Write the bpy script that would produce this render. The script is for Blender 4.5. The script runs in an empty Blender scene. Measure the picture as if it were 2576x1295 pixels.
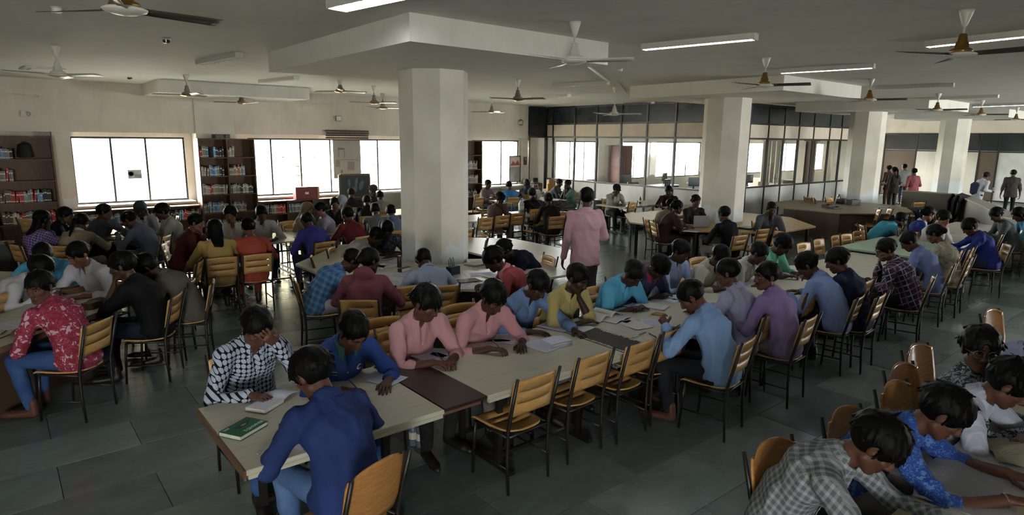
import bpy, math, random
import numpy as np
from mathutils import Vector, Matrix
rng = random.Random(7)
D = bpy.data
SC = bpy.context.scene
COL = SC.collection
PI = math.pi
# ------------------------------------------------------------------ camera
CAM_H = 2.5
F_PX, W_PX, H_PX = 1583.6, 2576, 1295
PIT, ROLL, YAW = 0.185389, 0.010764, 0.880802
_cp, _sp = math.cos(PIT), math.sin(PIT)
C_F = np.array([math.cos(YAW) * _cp, math.sin(YAW) * _cp, -_sp])
_r0 = np.array([math.sin(YAW), -math.cos(YAW), 0.0])
_u0 = np.cross(_r0, C_F)
C_R = math.cos(ROLL) * _r0 + math.sin(ROLL) * _u0
C_U = -math.sin(ROLL) * _r0 + math.cos(ROLL) * _u0
cam = D.objects.new('camera', D.cameras.new('camera'))
COL.objects.link(cam)
cam.data.sensor_width = 36.0
cam.data.lens = 36.0 * F_PX / W_PX
cam.data.clip_end = 300
cam.matrix_world = Matrix(((C_R[0], C_U[0], -C_F[0], 0), (C_R[1], C_U[1], -C_F[1], 0), (C_R[2], C_U[2], -C_F[2], CAM_H), (0, 0, 0, 1)))
SC.camera = cam

def _ray(px, py):
    return C_F + C_R * (px - W_PX / 2) / F_PX - C_U * (py - H_PX / 2) / F_PX
def at(px, py, z):
    "survey helper: the point at height z that the photograph shows at (px, py)"
    d = _ray(px, py); t = (z - CAM_H) / d[2]
    return np.array([d[0] * t, d[1] * t, z])
def at_y(px, py, y):
    d = _ray(px, py); t = y / d[1]
    return np.array([d[0] * t, y, CAM_H + d[2] * t])
def at_x(px, py, x):
    d = _ray(px, py); t = x / d[0]
    return np.array([x, d[1] * t, CAM_H + d[2] * t])

# ------------------------------------------------------------------ light
SC.view_settings.view_transform = 'Standard'
SC.view_settings.look = 'None'
SC.view_settings.gamma = 1.0
SC.view_settings.use_curve_mapping = False
SC.view_settings.exposure = 0.95
world = D.worlds.new('sky'); SC.world = world
world.use_nodes = True
_bg = world.node_tree.nodes['Background']
_bg.inputs['Color'].default_value = (1.0, 0.98, 0.95, 1)
_bg.inputs['Strength'].default_value = 45.0
SC.cycles.max_bounces = 7
SC.cycles.diffuse_bounces = 5
SC.cycles.glossy_bounces = 3
SC.cycles.transparent_max_bounces = 12
SC.cycles.use_denoising = True
SC.cycles.caustics_reflective = False
SC.cycles.caustics_refractive = False
SC.cycles.sample_clamp_indirect = 6.0

# ------------------------------------------------------------------ materials
def lin(c):
    if isinstance(c, str):
        c = c.lstrip('#'); c = tuple(int(c[i:i + 2], 16) / 255 for i in (0, 2, 4))
    return tuple((v / 12.92 if v <= 0.04045 else ((v + 0.055) / 1.055) ** 2.4) for v in c[:3]) + (1.0,)
_mats = {}
class NT:
    def __init__(s, name):
        s.m = D.materials.new(name); s.m.use_nodes = True
        s.t = s.m.node_tree; s.n = s.t.nodes; s.b = s.n['Principled BSDF']
    def new(s, kind, **kw):
        n = s.n.new(kind)
        for k, v in kw.items():
            if k in n.inputs: n.inputs[k].default_value = v
            else: setattr(n, k, v)
        return n
    def link(s, a, b): s.t.links.new(a, b)
    def obj(s): return s.new('ShaderNodeTexCoord').outputs['Object']
    def mix(s, fac, a, b, blend='MIX'):
        n = s.n.new('ShaderNodeMix'); n.data_type = 'RGBA'; n.blend_type = blend
        for sock, v in ((n.inputs[0], fac), (n.inputs[6], a), (n.inputs[7], b)):
            if hasattr(v, 'links'): s.link(v, sock)
            else: sock.default_value = v
        return n.outputs[2]
    def math(s, op, a, b=0.0, clamp=False):
        n = s.n.new('ShaderNodeMath'); n.operation = op; n.use_clamp = clamp
        for sock, v in ((n.inputs[0], a), (n.inputs[1], b)):
            if hasattr(v, 'links'): s.link(v, sock)
            else: sock.default_value = v
        return n.outputs[0]
    def noise(s, co, scale, detail=3.0, dist=0.0, rough=0.5):
        n = s.new('ShaderNodeTexNoise', Scale=scale, Detail=detail, Distortion=dist, Roughness=rough)
        if co is not None: s.link(co, n.inputs['Vector'])
        return n
    def mapping(s, co, sc=(1, 1, 1), rot=(0, 0, 0), loc=(0, 0, 0)):
        n = s.n.new('ShaderNodeMapping')
        n.inputs['Scale'].default_value = sc; n.inputs['Rotation'].default_value = rot; n.inputs['Location'].default_value = loc
        s.link(co, n.inputs['Vector']); return n.outputs[0]
    def ramp(s, fac, stops):
        n = s.n.new('ShaderNodeValToRGB')
        e = n.color_ramp.elements
        while len(e) < len(stops): e.new(0.5)
        for q, (p, c) in zip(e, stops): q.position = p; q.color = c
        s.link(fac, n.inputs[0]); return n.outputs[0]
    def bump(s, h, strength=0.2, dist=0.01):
        n = s.new('ShaderNodeBump', Strength=strength, Distance=dist)
        s.link(h, n.inputs['Height']); s.link(n.outputs[0], s.b.inputs['Normal'])
    def sepxyz(s, co):
        n = s.n.new('ShaderNodeSeparateXYZ'); s.link(co, n.inputs[0]); return n.outputs
def flat(name, col, rough=0.6, metal=0.0, var=0.0, scale=8.0, spec=0.5, bump=0.0, emit=None, estr=0.0, stretch=None):
    key = (name, col, rough, metal, var, scale, bump, estr)
    if key in _mats: return _mats[key]
    t = NT(name); b = t.b
    b.inputs['Roughness'].default_value = rough; b.inputs['Metallic'].default_value = metal
    b.inputs['Specular IOR Level'].default_value = spec
    c = lin(col)
    b.inputs['Base Color'].default_value = c
    if var or bump:
        co = t.obj()
        if stretch: co = t.mapping(co, stretch)
        n = t.noise(co, scale, 4.0)
        if var:
            dk = tuple(v * (1 - var) for v in c[:3]) + (1,)
            lt = tuple(min(1, v * (1 + var * 0.6)) for v in c[:3]) + (1,)
            t.link(t.ramp(n.outputs[0], [(0.3, dk), (0.7, lt)]), b.inputs['Base Color'])
        if bump: t.bump(n.outputs[0], bump)
    if emit is not None:
        b.inputs['Emission Color'].default_value = lin(emit); b.inputs['Emission Strength'].default_value = estr
    _mats[key] = t.m
    return t.m

# ------------------------------------------------------------------ mesh helpers
class MB:
    "collects shapes, then build() links them as ONE mesh object"
    def __init__(s): s.v = []; s.f = []; s.mi = []; s.sm = []
    def add(s, verts, faces, mi=0, smooth=False, M=None):
        o = len(s.v)
        if M is not None: verts = [tuple(M @ Vector(v)) for v in verts]
        s.v += [tuple(map(float, v)) for v in verts]
        for f in faces: s.f.append(tuple(i + o for i in f)); s.mi.append(mi); s.sm.append(smooth)
        return s
    def box(s, c, d, mi=0, rz=0.0, M=None, bev=0.0):
        x, y, z = (k / 2 for k in d)
        if bev <= 0:
            vs = [(a * x, b * y, e * z) for a in (-1, 1) for b in (-1, 1) for e in (-1, 1)]
            fs = [(0, 1, 3, 2), (4, 6, 7, 5), (0, 4, 5, 1), (2, 3, 7, 6), (0, 2, 6, 4), (1, 5, 7, 3)]
        else:
            w = bev; vs = []; ring = [(-x, -y), (x, -y), (x, y), (-x, y)]
            def rr(ins, zz):
                return [(-x + ins, -y + ins, zz), (x - ins, -y + ins, zz), (x - ins, y - ins, zz), (-x + ins, y - ins, zz)]
            vs = rr(w, -z) + rr(0, -z + w) + rr(0, z - w) + rr(w, z)
            fs = [(3, 2, 1, 0), (12, 13, 14, 15)]
            for k in range(3):
                for q in range(4): fs.append((k * 4 + q, k * 4 + (q + 1) % 4, k * 4 + 4 + (q + 1) % 4, k * 4 + 4 + q))
        cr, sr = math.cos(rz), math.sin(rz)
        vs = [(c[0] + a * cr - b * sr, c[1] + a * sr + b * cr, c[2] + e) for a, b, e in vs]
        return s.add(vs, fs, mi, False, M)
    def tube(s, pts, r, n=8, mi=0, M=None, flat_y=1.0, closed=True):
        pts = [Vector(p) for p in pts]; vs = []; fs = []
        rs = r if isinstance(r, (list, tuple)) else [r] * len(pts)
        up0 = None
        for i, p in enumerate(pts):
            a = pts[max(0, i - 1)]; b = pts[min(len(pts) - 1, i + 1)]
            d = (b - a).normalized()
            if up0 is None:
                up0 = Vector((0, 0, 1)) if abs(d.z) < 0.9 else Vector((0, 1, 0))
            u = d.cross(up0)
            if u.length < 1e-4: u = d.cross(Vector((1, 0, 0)))
            u.normalize(); w = u.cross(d).normalized(); up0 = w
            for k in range(n):
                t = 2 * PI * (k + 0.5) / n
                vs.append(p + u * math.cos(t) * rs[i] + w * math.sin(t) * rs[i] * flat_y)
        for i in range(len(pts) - 1):
            for k in range(n):
                fs.append((i * n + k, i * n + (k + 1) % n, (i + 1) * n + (k + 1) % n, (i + 1) * n + k))
        if closed:
            fs.append(tuple(range(n - 1, -1, -1))); fs.append(tuple((len(pts) - 1) * n + k for k in range(n)))
        return s.add(vs, fs, mi, n > 4, M)
    def lathe(s, prof, n=20, c=(0, 0, 0), mi=0, M=None):
        vs = []; fs = []
        for (r, z) in prof:
            for k in range(n):
                t = 2 * PI * k / n
                vs.append((c[0] + r * math.cos(t), c[1] + r * math.sin(t), c[2] + z))
        for i in range(len(prof) - 1):
            for k in range(n):
                fs.append((i * n + k, i * n + (k + 1) % n, (i + 1) * n + (k + 1) % n, (i + 1) * n + k))
        fs.append(tuple(range(n - 1, -1, -1))); fs.append(tuple((len(prof) - 1) * n + k for k in range(n)))
        return s.add(vs, fs, mi, True, M)
    def prism(s, poly, z0, z1, mi=0, M=None):
        n = len(poly)
        a = sum(poly[i][0] * poly[(i + 1) % n][1] - poly[(i + 1) % n][0] * poly[i][1] for i in range(n))
        if a < 0: poly = poly[::-1]
        vs = [(p[0], p[1], z0) for p in poly] + [(p[0], p[1], z1) for p in poly]
        fs = [tuple(range(n - 1, -1, -1)), tuple(range(n, 2 * n))] + [(i, (i + 1) % n, n + (i + 1) % n, n + i) for i in range(n)]
        return s.add(vs, fs, mi, False, M)
    def mesh(s, name, mats):
        me = D.meshes.new(name)
        me.from_pydata(s.v, [], s.f)
        for m in (mats if isinstance(mats, (list, tuple)) else [mats]): me.materials.append(m)
        me.polygons.foreach_set('material_index', s.mi)
        me.polygons.foreach_set('use_smooth', s.sm)
        me.update(); return me
    def build(s, name, mats, parent=None, loc=None, rz=None, sharp=True):
        me = s.mesh(name, mats)
        if any(s.sm):
            try: me.set_sharp_from_angle(angle=math.radians(42))
            except Exception: pass
        return link(name, me, parent, loc, rz)
def link(name, me, parent=None, loc=None, rz=None):
    o = D.objects.new(name, me); COL.objects.link(o)
    if parent is not None: o.parent = parent
    if loc is not None: o.location = tuple(map(float, loc))
    if rz is not None: o.rotation_euler = (0, 0, rz)
    return o
def tag(o, label=None, cat=None, group=None, kind=None):
    for k, v in (('label', label), ('category', cat), ('group', group), ('kind', kind)):
        if v: o[k] = v
    return o
def empty(name, loc=(0, 0, 0), rz=0.0, label=None, cat=None, group=None, kind=None):
    o = D.objects.new(name, None); COL.objects.link(o)
    o.location = tuple(map(float, loc)); o.rotation_euler = (0, 0, rz); o.empty_display_size = 0.1
    return tag(o, label, cat, group, kind)
_kids = {}
def copy_tree(o, parent=None):
    c = o.copy(); COL.objects.link(c)
    if parent is not None: c.parent = parent; c.matrix_parent_inverse = o.matrix_parent_inverse
    for ch in o.children: copy_tree(ch, c)
    return c
# ------------------------------------------------------------------ the room
HC = 3.7                     # ceiling
YB = 18.0                    # window wall
XG, YG = 16.1, 10.7          # corner of the glass room
def plaster(name, col, dirty=0.10, scale=1.3):
    t = NT(name); co = t.obj(); c = lin(col)
    n = t.noise(co, scale, 5, 0.4); n2 = t.noise(t.mapping(co, (1, 1, .25)), 5, 4, 1.0)
    f = t.math('ADD', t.math('MULTIPLY', n.outputs[0], .6), t.math('MULTIPLY', n2.outputs[0], .4))
    t.link(t.ramp(f, [(.30, tuple(v * (1 - dirty * 1.6) for v in c[:3]) + (1,)), (.55, c), (.8, tuple(min(1, v * (1 + dirty * .4)) for v in c[:3]) + (1,))]), t.b.inputs['Base Color'])
    t.b.inputs['Roughness'].default_value = .75; t.b.inputs['Specular IOR Level'].default_value = .25
    t.bump(t.noise(co, 30, 4).outputs[0], .08, .01)
    return t.m
M_WALL = plaster('wall_plaster', '#d3cabd')
M_CEIL = plaster('ceiling_plaster', '#d6d2c8', .06)
def column_paint():
    t = NT('column_paint'); co = t.obj(); x, y, z = t.sepxyz(co); n = t.noise(t.mapping(co, (1.6, 1.6, .5)), 3.0, 5, .8); n2 = t.noise(co, 1.6, 4)
    base = t.ramp(n2.outputs[0], [(.3, lin('#c3bfb2')), (.7, lin('#d6d2c6'))])
    edge = t.math('ADD', z, t.math('MULTIPLY', n.outputs[0], -.9)); f = t.math('LESS_THAN', edge, .62)
    t.link(t.mix(t.math('MULTIPLY', f, .8), base, lin('#cfd6da')), t.b.inputs['Base Color'])
    t.b.inputs['Roughness'].default_value = .7; t.b.inputs['Specular IOR Level'].default_value = .25; t.bump(n.outputs[0], .12, .02); return t.m
M_COLM = column_paint()
M_DARK = flat('painted_steel_black', '#17120f', .45, bump=.05)
M_CREAM = flat('cream_board', '#cdbfae', .6, var=.10, scale=3)
M_LOWP = flat('pale_board', '#bdbdb9', .5, var=.16, scale=2.2)
M_SMOKE = flat('tinted_board', '#22262a', .22, var=.25, scale=1.5)
M_STEEL = flat('painted_steel_black', '#17120f', .45, bump=.05)
def glass_mat():
    t = NT('window_glass'); t.n.remove(t.b); o = t.n['Material Output']
    tr = t.new('ShaderNodeBsdfTransparent'); tr.inputs[0].default_value = (.93, .95, .95, 1)
    gl = t.new('ShaderNodeBsdfGlossy', Roughness=.03); gl.inputs[0].default_value = (.9, .9, .9, 1)
    fr = t.new('ShaderNodeFresnel', IOR=1.5); mx = t.new('ShaderNodeMixShader')
    ge = t.n.new('ShaderNodeNewGeometry'); front = t.math('SUBTRACT', 1.0, ge.outputs['Backfacing']); t.link(t.math('MULTIPLY', fr.outputs[0], front), mx.inputs[0]); t.link(tr.outputs[0], mx.inputs[1]); t.link(gl.outputs[0], mx.inputs[2]); t.link(mx.outputs[0], o.inputs[0])
    return t.m
M_GLASS = glass_mat()
def structure(o): o['kind'] = 'structure'; return o

# floor: large polished stone slabs
def tile_mat(i, col):
    t = NT('polished_stone'); co = t.obj(); c = lin(col)
    n = t.noise(t.mapping(co, (1, 1.7, 1), loc=(i * 3.1, i, 0)), 2.2, 6, 1.2, .6); n2 = t.noise(co, 26, 3)
    f = t.math('ADD', t.math('MULTIPLY', n.outputs[0], .75), t.math('MULTIPLY', n2.outputs[0], .25))
    t.link(t.ramp(f, [(.25, tuple(v * .72 for v in c[:3]) + (1,)), (.75, tuple(v * 1.22 for v in c[:3]) + (1,))]), t.b.inputs['Base Color'])
    r = t.ramp(n2.outputs[0], [(.3, (.20, .20, .20, 1)), (.75, (.25, .25, .25, 1))]); t.link(r, t.b.inputs['Roughness'])
    t.b.inputs['Specular IOR Level'].default_value = .55
    return t.m
M_TILE = [tile_mat(i, c) for i, c in enumerate(('#626d6b', '#6b7774', '#586361', '#737f7a', '#5f6b69'))]
floor = MB().box((17, 5, -.06), (48, 30, .10)).build('floor', flat('mortar', '#2f3836', .8))
structure(floor)
TX, TY, JG = 1.14, .57, .004
trng = random.Random(3)
tiles = []
for j in range(-5, 34):
    for i in range(-7, 36):
        x = i * TX + (TX / 2 if j % 2 else 0) + .15; y = j * TY + .22
        if y > 17.9: continue
        v = np.array([x, y, -CAM_H]); dz = v @ C_F
        vis = dz > .3 and abs((v @ C_R) / dz * F_PX) < W_PX / 2 + 120 and -(v @ C_U) / dz * F_PX < H_PX / 2 + 150
        tiles.append((not vis, math.hypot(x, y), x, y))
tiles.sort()
tmesh = []
for m in M_TILE:
    b = MB().box((0, 0, -.009), (TX - JG, TY - JG, .02), bev=.0015); tmesh.append(b.mesh('tile', m))
rest = MB()
for k, (hid, dd, x, y) in enumerate(tiles):
    q = trng.randrange(5)
    if k < 300:
        link('tile', tmesh[q], floor, (x, y, trng.uniform(-.0008, .0008)))
    else: rest.box((x, y, -.009), (TX - JG, TY - JG, .02), q)
r_ = rest.build('stone_tiles', M_TILE, floor); r_['kind'] = 'stuff'

ceil_ = MB().box((17, 6.2, HC + .10), (48, 26, .20)).build('ceiling', M_CEIL); structure(ceil_)
# window wall with a deep projecting band above the openings
WIN = [(1.50, 3.93), (5.50, 10.6), (13.0, 15.12), (17.0, 19.4), (20.9, 22.5), (23.2, 26.6), (28.2, 39.5)]
ZS, ZH = .87, 2.46
wb = MB()
xs = [-6.5] + [v for w in WIN for v in w] + [40.5]
for i in range(0, len(xs), 2):
    wb.box(((xs[i] + xs[i + 1]) / 2, YB + .14, HC / 2), (xs[i + 1] - xs[i], .28, HC))
for a, b in WIN:
    wb.box(((a + b) / 2, YB + .14, ZS / 2), (b - a, .28, ZS)); wb.box(((a + b) / 2, YB + .14, (ZH + HC) / 2), (b - a, .28, HC - ZH))
wall_back = structure(wb.build('wall_back', M_WALL))
MB().box((4.8, YB - .2, (2.56 + HC) / 2), (22.6, .399, HC - 2.56)).build('ledge_band', M_WALL, wall_back)
MB().box((4.58, YB - .22, 1.85), (.93, .44, 3.70)).build('pilaster', M_COLM, wall_back)
MB().box((4.7, YB - 1.2, 3.565), (3.4, 2.0, .27)).build('drop_panel', M_CEIL, wall_back)
for a, b in WIN[:3]:
    MB().box(((a + b) / 2, YB - .20, ZS - .03), (b - a + .16, .46, .06), bev=.008).build('sill', flat('sill_paint', '#d8d3c8', .5), wall_back)
for x, w_ in ((1.32, .34),):
    MB().box((x, YB - .2, 1.28), (w_, .4, 2.56)).build('pier', M_COLM, wall_back)
wl = structure(MB().box((-6.4, 7, HC / 2), (.2, 22.4, HC)).build('wall_left', M_WALL))
# unseen wall behind the visitor; its windows are added to light the foreground
WF = [(-4.5, -2.5), (17, 20), (26, 30)]
wf = MB(); xs = [-6.5] + [v for w in WF for v in w] + [40.5]
for i in range(0, len(xs), 2): wf.box(((xs[i] + xs[i + 1]) / 2, -4.6, HC / 2), (xs[i + 1] - xs[i], .24, HC))
for a, b in WF:
    wf.box(((a + b) / 2, -4.6, .5), (b - a, .24, 1.0)); wf.box(((a + b) / 2, -4.6, (2.5 + HC) / 2), (b - a, .24, HC - 2.5))
wall_front = structure(wf.build('wall_front', M_WALL))
wr = structure(MB().box((40.4, 7, HC / 2), (.2, 23, HC)).build('wall_right', M_WALL))

def window(n, a, b, y, mull, z0=ZS, z1=ZH, grille=None):
    w = structure(empty('window_%d' % n))
    fr = MB(); t = .045
    for x in (a + t / 2, b - t / 2): fr.box((x, y, (z0 + z1) / 2), (t, .05, z1 - z0))
    for z in (z0 + t / 2, z1 - t / 2): fr.box(((a + b) / 2, y, z), (b - a - 2 * t, .05, t))
    fr.build('window_frame', M_DARK, w)
    e = [a] + mull + [b]
    for x in mull: MB().box((x, y, (z0 + z1) / 2), (t, .045, z1 - z0 - 2 * t)).build('mullion', M_DARK, w)
    for p, q in zip(e[:-1], e[1:]):
        MB().box(((p + q) / 2, y, (z0 + z1) / 2), (q - p - t, .006, z1 - z0 - 2 * t)).build('pane', M_GLASS, w)
        if grille:
            for k in range(1, grille): MB().box(((p + q) / 2, y + .09, z0 + (z1 - z0) * k / grille), (q - p, .016, .016)).build('grille_bar', M_DARK, w)
    return w
window(1, 1.50, 3.93, YB + .05, [2.31, 3.05])
window(2, 5.50, 10.6, YB + .05, [6.12, 6.95, 7.85, 8.80, 9.40], grille=6)
window(3, 13.0, 15.12, YB + .05, [13.30, 14.32], grille=6)
window(4, 17.0, 19.4, YB + .05, [17.8, 18.6])
window(5, 20.9, 22.5, YB + .05, [21.7], grille=6)
window(6, 23.2, 26.6, YB + .05, [24.5, 25.5], grille=5)
window(7, 28.2, 39.5, YB + .05, [30.4, 32.6, 34.9, 37.2])
for i, (a, b) in enumerate(WF): window(8 + i, a, b, -4.6, [a + (b - a) / 3, a + (b - a) * 2 / 3], 1.0, 2.5)  # added windows out of view, sized for the fill they give
# daylight is gathered through the openings (portals only steer sampling, they add no light)
for a, b, y, z0, z1, s in [(w[0], w[1], YB + .3, ZS, ZH, 1) for w in WIN] + [(w[0], w[1], -4.75, 1.0, 2.5, -1) for w in WF]:
    L = D.lights.new('window_portal', 'AREA'); L.shape = 'RECTANGLE'; L.size = b - a; L.size_y = z1 - z0; L.cycles.is_portal = True
    o = link('window_portal', L); o.location = ((a + b) / 2, y, (z0 + z1) / 2); o.rotation_euler = (-PI / 2 if s > 0 else PI / 2, 0, 0)

# columns: square with chamfered corners, under drop panels
def column(n, x, y, w, top):
    c = w * .29; h = w / 2
    poly = [(x - h + c, y - h), (x + h - c, y - h), (x + h, y - h + c), (x + h, y + h - c), (x + h - c, y + h), (x - h + c, y + h), (x - h, y + h - c), (x - h, y - h + c)]
    o = structure(MB().prism(poly, 0, top).build('trim_column', M_COLM)); return o
PAN = [((3.3, 5.6), (6.15, 9.6)), ((11.3, 6.0), (14.6, 9.6)), ((19.3, 6.2), (22.6, 9.8)), ((27.3, 6.3), (30.6, 9.9)), ((35.0, 6.4), (38.2, 10))]
CXY = [(5.02, 7.88), (12.72, 8.0), (20.9, 8.3), (28.6, 8.2), (35.2, 7.9)]
for i, (a, b) in enumerate(PAN):
    MB().box(((a[0] + b[0]) / 2, (a[1] + b[1]) / 2, 3.565), (b[0] - a[0], b[1] - a[1], .27)).build('drop_panel', M_CEIL, ceil_)
    column(i, CXY[i][0], CXY[i][1], .92, 3.43)

# ---- glass room: black steel grid with clear, cream, smoked and pale panels
def grid(name, fixed, ps, along, rows, bars, top=3.66, over={}):
    "fixed: the constant coordinate, ps: mullion positions, rows: (z0, z1, kind)"
    g = structure(empty(name)); t = .055
    def bx(nm, p0, p1, z0, z1, th, m, off=0.0):
        c = (p0 + p1) / 2; d = p1 - p0
        if along == 'y': MB().box((fixed + off, c, (z0 + z1) / 2), (th, d, z1 - z0)).build(nm, m, g)
        else: MB().box((c, fixed + off, (z0 + z1) / 2), (d, th, z1 - z0)).build(nm, m, g)
    for p in ps: bx('mullion', p - t / 2, p + t / 2, 0, top, .07, M_DARK)
    lo, hi = min(ps), max(ps); q = sorted(ps)
    for n_, (a, b) in enumerate(zip(q[:-1], q[1:])):
        for z in bars: bx('rail', a + t / 2, b - t / 2, z - .028, z + .028, .06, M_DARK)
        for z0, z1, k in rows:
            if z0 < 1 and n_ in over: k = over[n_]
            m = {'glass': M_GLASS, 'cream': M_CREAM, 'smoke': M_SMOKE, 'low': M_LOWP, 'brown': flat('brown_door', '#4e4034', .5)}[k]
            bx('pane' if k == 'glass' else 'panel', a + t / 2, b - t / 2, z0, z1, .008 if k == 'glass' else .02, m)
    return g
ROWS = [(.08, 1.05, 'low'), (1.11, 2.57, 'glass'), (2.63, 3.03, 'cream'), (3.09, 3.62, 'smoke')]
BARS = [.05, 1.08, 2.60, 3.06, 3.65]
grid('wall_glass_side', XG, [17.55, 17.20, 16.09, 15.03, 13.95, 12.89, 11.82, 10.72], 'y', ROWS, BARS)
grid('wall_glass_front', YG, [16.12, 17.2, 18.3, 19.43, 20.45, 21.45, 22.5, 23.73, 24.69, 25.84, 26.9], 'x', ROWS, BARS)
g_ = grid('wall_glass_return', YB - .42, [15.25, 16.06], 'x', [(2.63, 3.62, 'smoke')], [2.60, 3.65])
WI = [(11.9, 12.9), (13.5, 14.4), (15.0, 16.6)]
wi = MB(); ys = [10.7] + [v for w in WI for v in w] + [18.0]
for i in range(0, len(ys), 2): wi.box((26.95, (ys[i] + ys[i + 1]) / 2, HC / 2), (.12, ys[i + 1] - ys[i], HC))
for a, b in WI: wi.box((26.95, (a + b) / 2, .45), (.12, b - a, .9)); wi.box((26.95, (a + b) / 2, (2.45 + HC) / 2), (.12, b - a, HC - 2.45))
structure(wi.build('wall_inner', M_WALL))
def curtain(y0, y1, col, label):
    o = tag(empty('curtain', (26.84, (y0 + y1) / 2, 0)), label, 'curtain'); n = 25
    m = MB(); vs = []; fs = []
    for k in range(n):
        u = k / (n - 1); x = -.05 * math.sin(u * 26) - .03; vs += [(x, (u - .5) * (y1 - y0), .75), (x, (u - .5) * (y1 - y0), 2.55), (x + .012, (u - .5) * (y1 - y0), .75), (x + .012, (u - .5) * (y1 - y0), 2.55)]
    for k in range(n - 1):
        a = 4 * k; b = a + 4; fs += [(a, a + 1, b + 1, b), (a + 2, b + 2, b + 3, a + 3)]
    m.add(vs, fs, 0, True); m.build('cloth_fall', flat('curtain_' + col[1:], col, .8), o); MB().tube([(-.02, -(y1 - y0) / 2 - .1, 2.57), (-.02, (y1 - y0) / 2 + .1, 2.57)], .012, 8).build('rod', M_DARK, o)
curtain(12.55, 13.0, '#6a5747', 'brown curtain deep inside the glass room, nearest the third column')
curtain(14.0, 14.9, '#8d857a', 'pale grey curtain deep inside the glass room')
curtain(15.9, 16.8, '#6a5747', 'brown curtain deep inside the glass room behind the computers')
# far end: dark framed screen with doors
grid('wall_far_screen', 34.0, [4.0, 6.4, 8.0, 8.7, 9.9, 11.2, 12.6, 14.0], 'y', [(.08, 2.15, 'glass'), (2.22, 2.93, 'smoke')], [.05, 2.18, 2.96], top=2.98, over={1: 'low', 2: 'brown', 5: 'brown'})
structure(MB().box((37.2, 9, HC / 2), (.2, 12, HC)).build('wall_corridor', M_WALL))
structure(MB().box((34.1, 9, 3.35), (.14, 12, .72)).build('wall_far', M_WALL))
structure(MB().box((34.05, -.2, HC / 2), (.2, 8.4, HC)).build('wall_far_end', M_WALL))

# ---- outside, seen bleached through the windows
yard = structure(MB().box((17, 60, -.12), (160, 84, .1)).build('ground_outside', flat('sunlit_ground', '#b3b0a8', .9, var=.1, scale=.4)))
bl = empty('building', (9.5, 30, 0), 0, 'pale building wall with window openings seen outside through the windows', 'building')
MB().box((0, 0, 3.2), (16, 6, 6.4)).build('outer_wall', flat('sunlit_wall', '#d8cdb6', .85, var=.08, scale=.6), bl)
for i in range(6):
    MB().box((-6.6 + i * 2.6, -3.02, 2.0), (1.3, .1, 1.3)).build('shuttered_opening', flat('shade_glass', '#7e8688', .4), bl)
def leaf_ball(nm, c, r, n, lab):
    o = empty(nm, c, 0, lab, 'tree'); m = MB(); r_ = random.Random(int(c[0] * 10))
    for i in range(n):
        d = Vector((r_.gauss(0, 1), r_.gauss(0, 1), r_.gauss(0, .8))).normalized() * r * r_.uniform(.45, 1)
        p = d + Vector((0, 0, 2.0)); u = Vector((r_.gauss(0, 1), r_.gauss(0, 1), r_.gauss(0, 1))).normalized() * .16; w = u.orthogonal().normalized() * .07
        m.add([p - u, p + w, p + u, p - w], [(0, 1, 2, 3)])
    f = m.build('foliage', flat('pale_leaves', '#9a9f70', .7, var=.3, scale=3), o); f['kind'] = 'stuff'
    MB().tube([(0, 0, 0), (.05, 0, 1.0), (0, .03, 2.1)], [.11, .09, .05], 8).build('trunk', flat('bark', '#5b4a3a', .9), o)
    return o
leaf_ball('leafy_tree', (8.2, 21.6, 0), 1.1, 170, 'yellow-green tree outside the second window of the back wall')
leaf_ball('leafy_tree', (11.6, 22.6, 0), 1.0, 150, 'yellow-green tree outside beside the hanging chart window')
# ------------------------------------------------------------------ furniture
def wood(name, a, b, rough=.4, sc=(1.5, 22, 22), spec=.5, scale=3.0):
    t = NT(name); co = t.obj(); n = t.noise(t.mapping(co, sc), scale, 5, 1.2, .55); n2 = t.noise(co, 5, 3)
    f = t.math('ADD', t.math('MULTIPLY', n.outputs[0], .8), t.math('MULTIPLY', n2.outputs[0], .2))
    t.link(t.ramp(f, [(.32, lin(a)), (.68, lin(b))]), t.b.inputs['Base Color'])
    t.b.inputs['Roughness'].default_value = rough; t.b.inputs['Specular IOR Level'].default_value = spec
    t.bump(n.outputs[0], .08, .004); return t.m
M_PLY = wood('chair_plywood', '#a07845', '#c29a60', .36)
M_PLYG = wood('varnished_plywood', '#96683a', '#b4824a', .18)
M_TOP = wood('grey_beige_laminate', '#a9a795', '#bdbaa8', .42, (1.2, 14, 14))
M_TOPD = flat('dark_brown_laminate', '#2c1d18', .35, var=.12, scale=6)
M_EDGE = wood('edge_wood', '#4c3627', '#6b5240', .55)
M_BROWN = wood('brown_panel', '#4a3a2d', '#5f4c3b', .5)
M_SHELF = wood('bookcase_wood', '#3c2414', '#62411f', .5, (20, 20, 1.6))
M_PINE = wood('pine_board', '#9d7d4f', '#bd9c68', .5)
M_BOLT = flat('bolt_steel', '#1c1a19', .35, .7)

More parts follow.
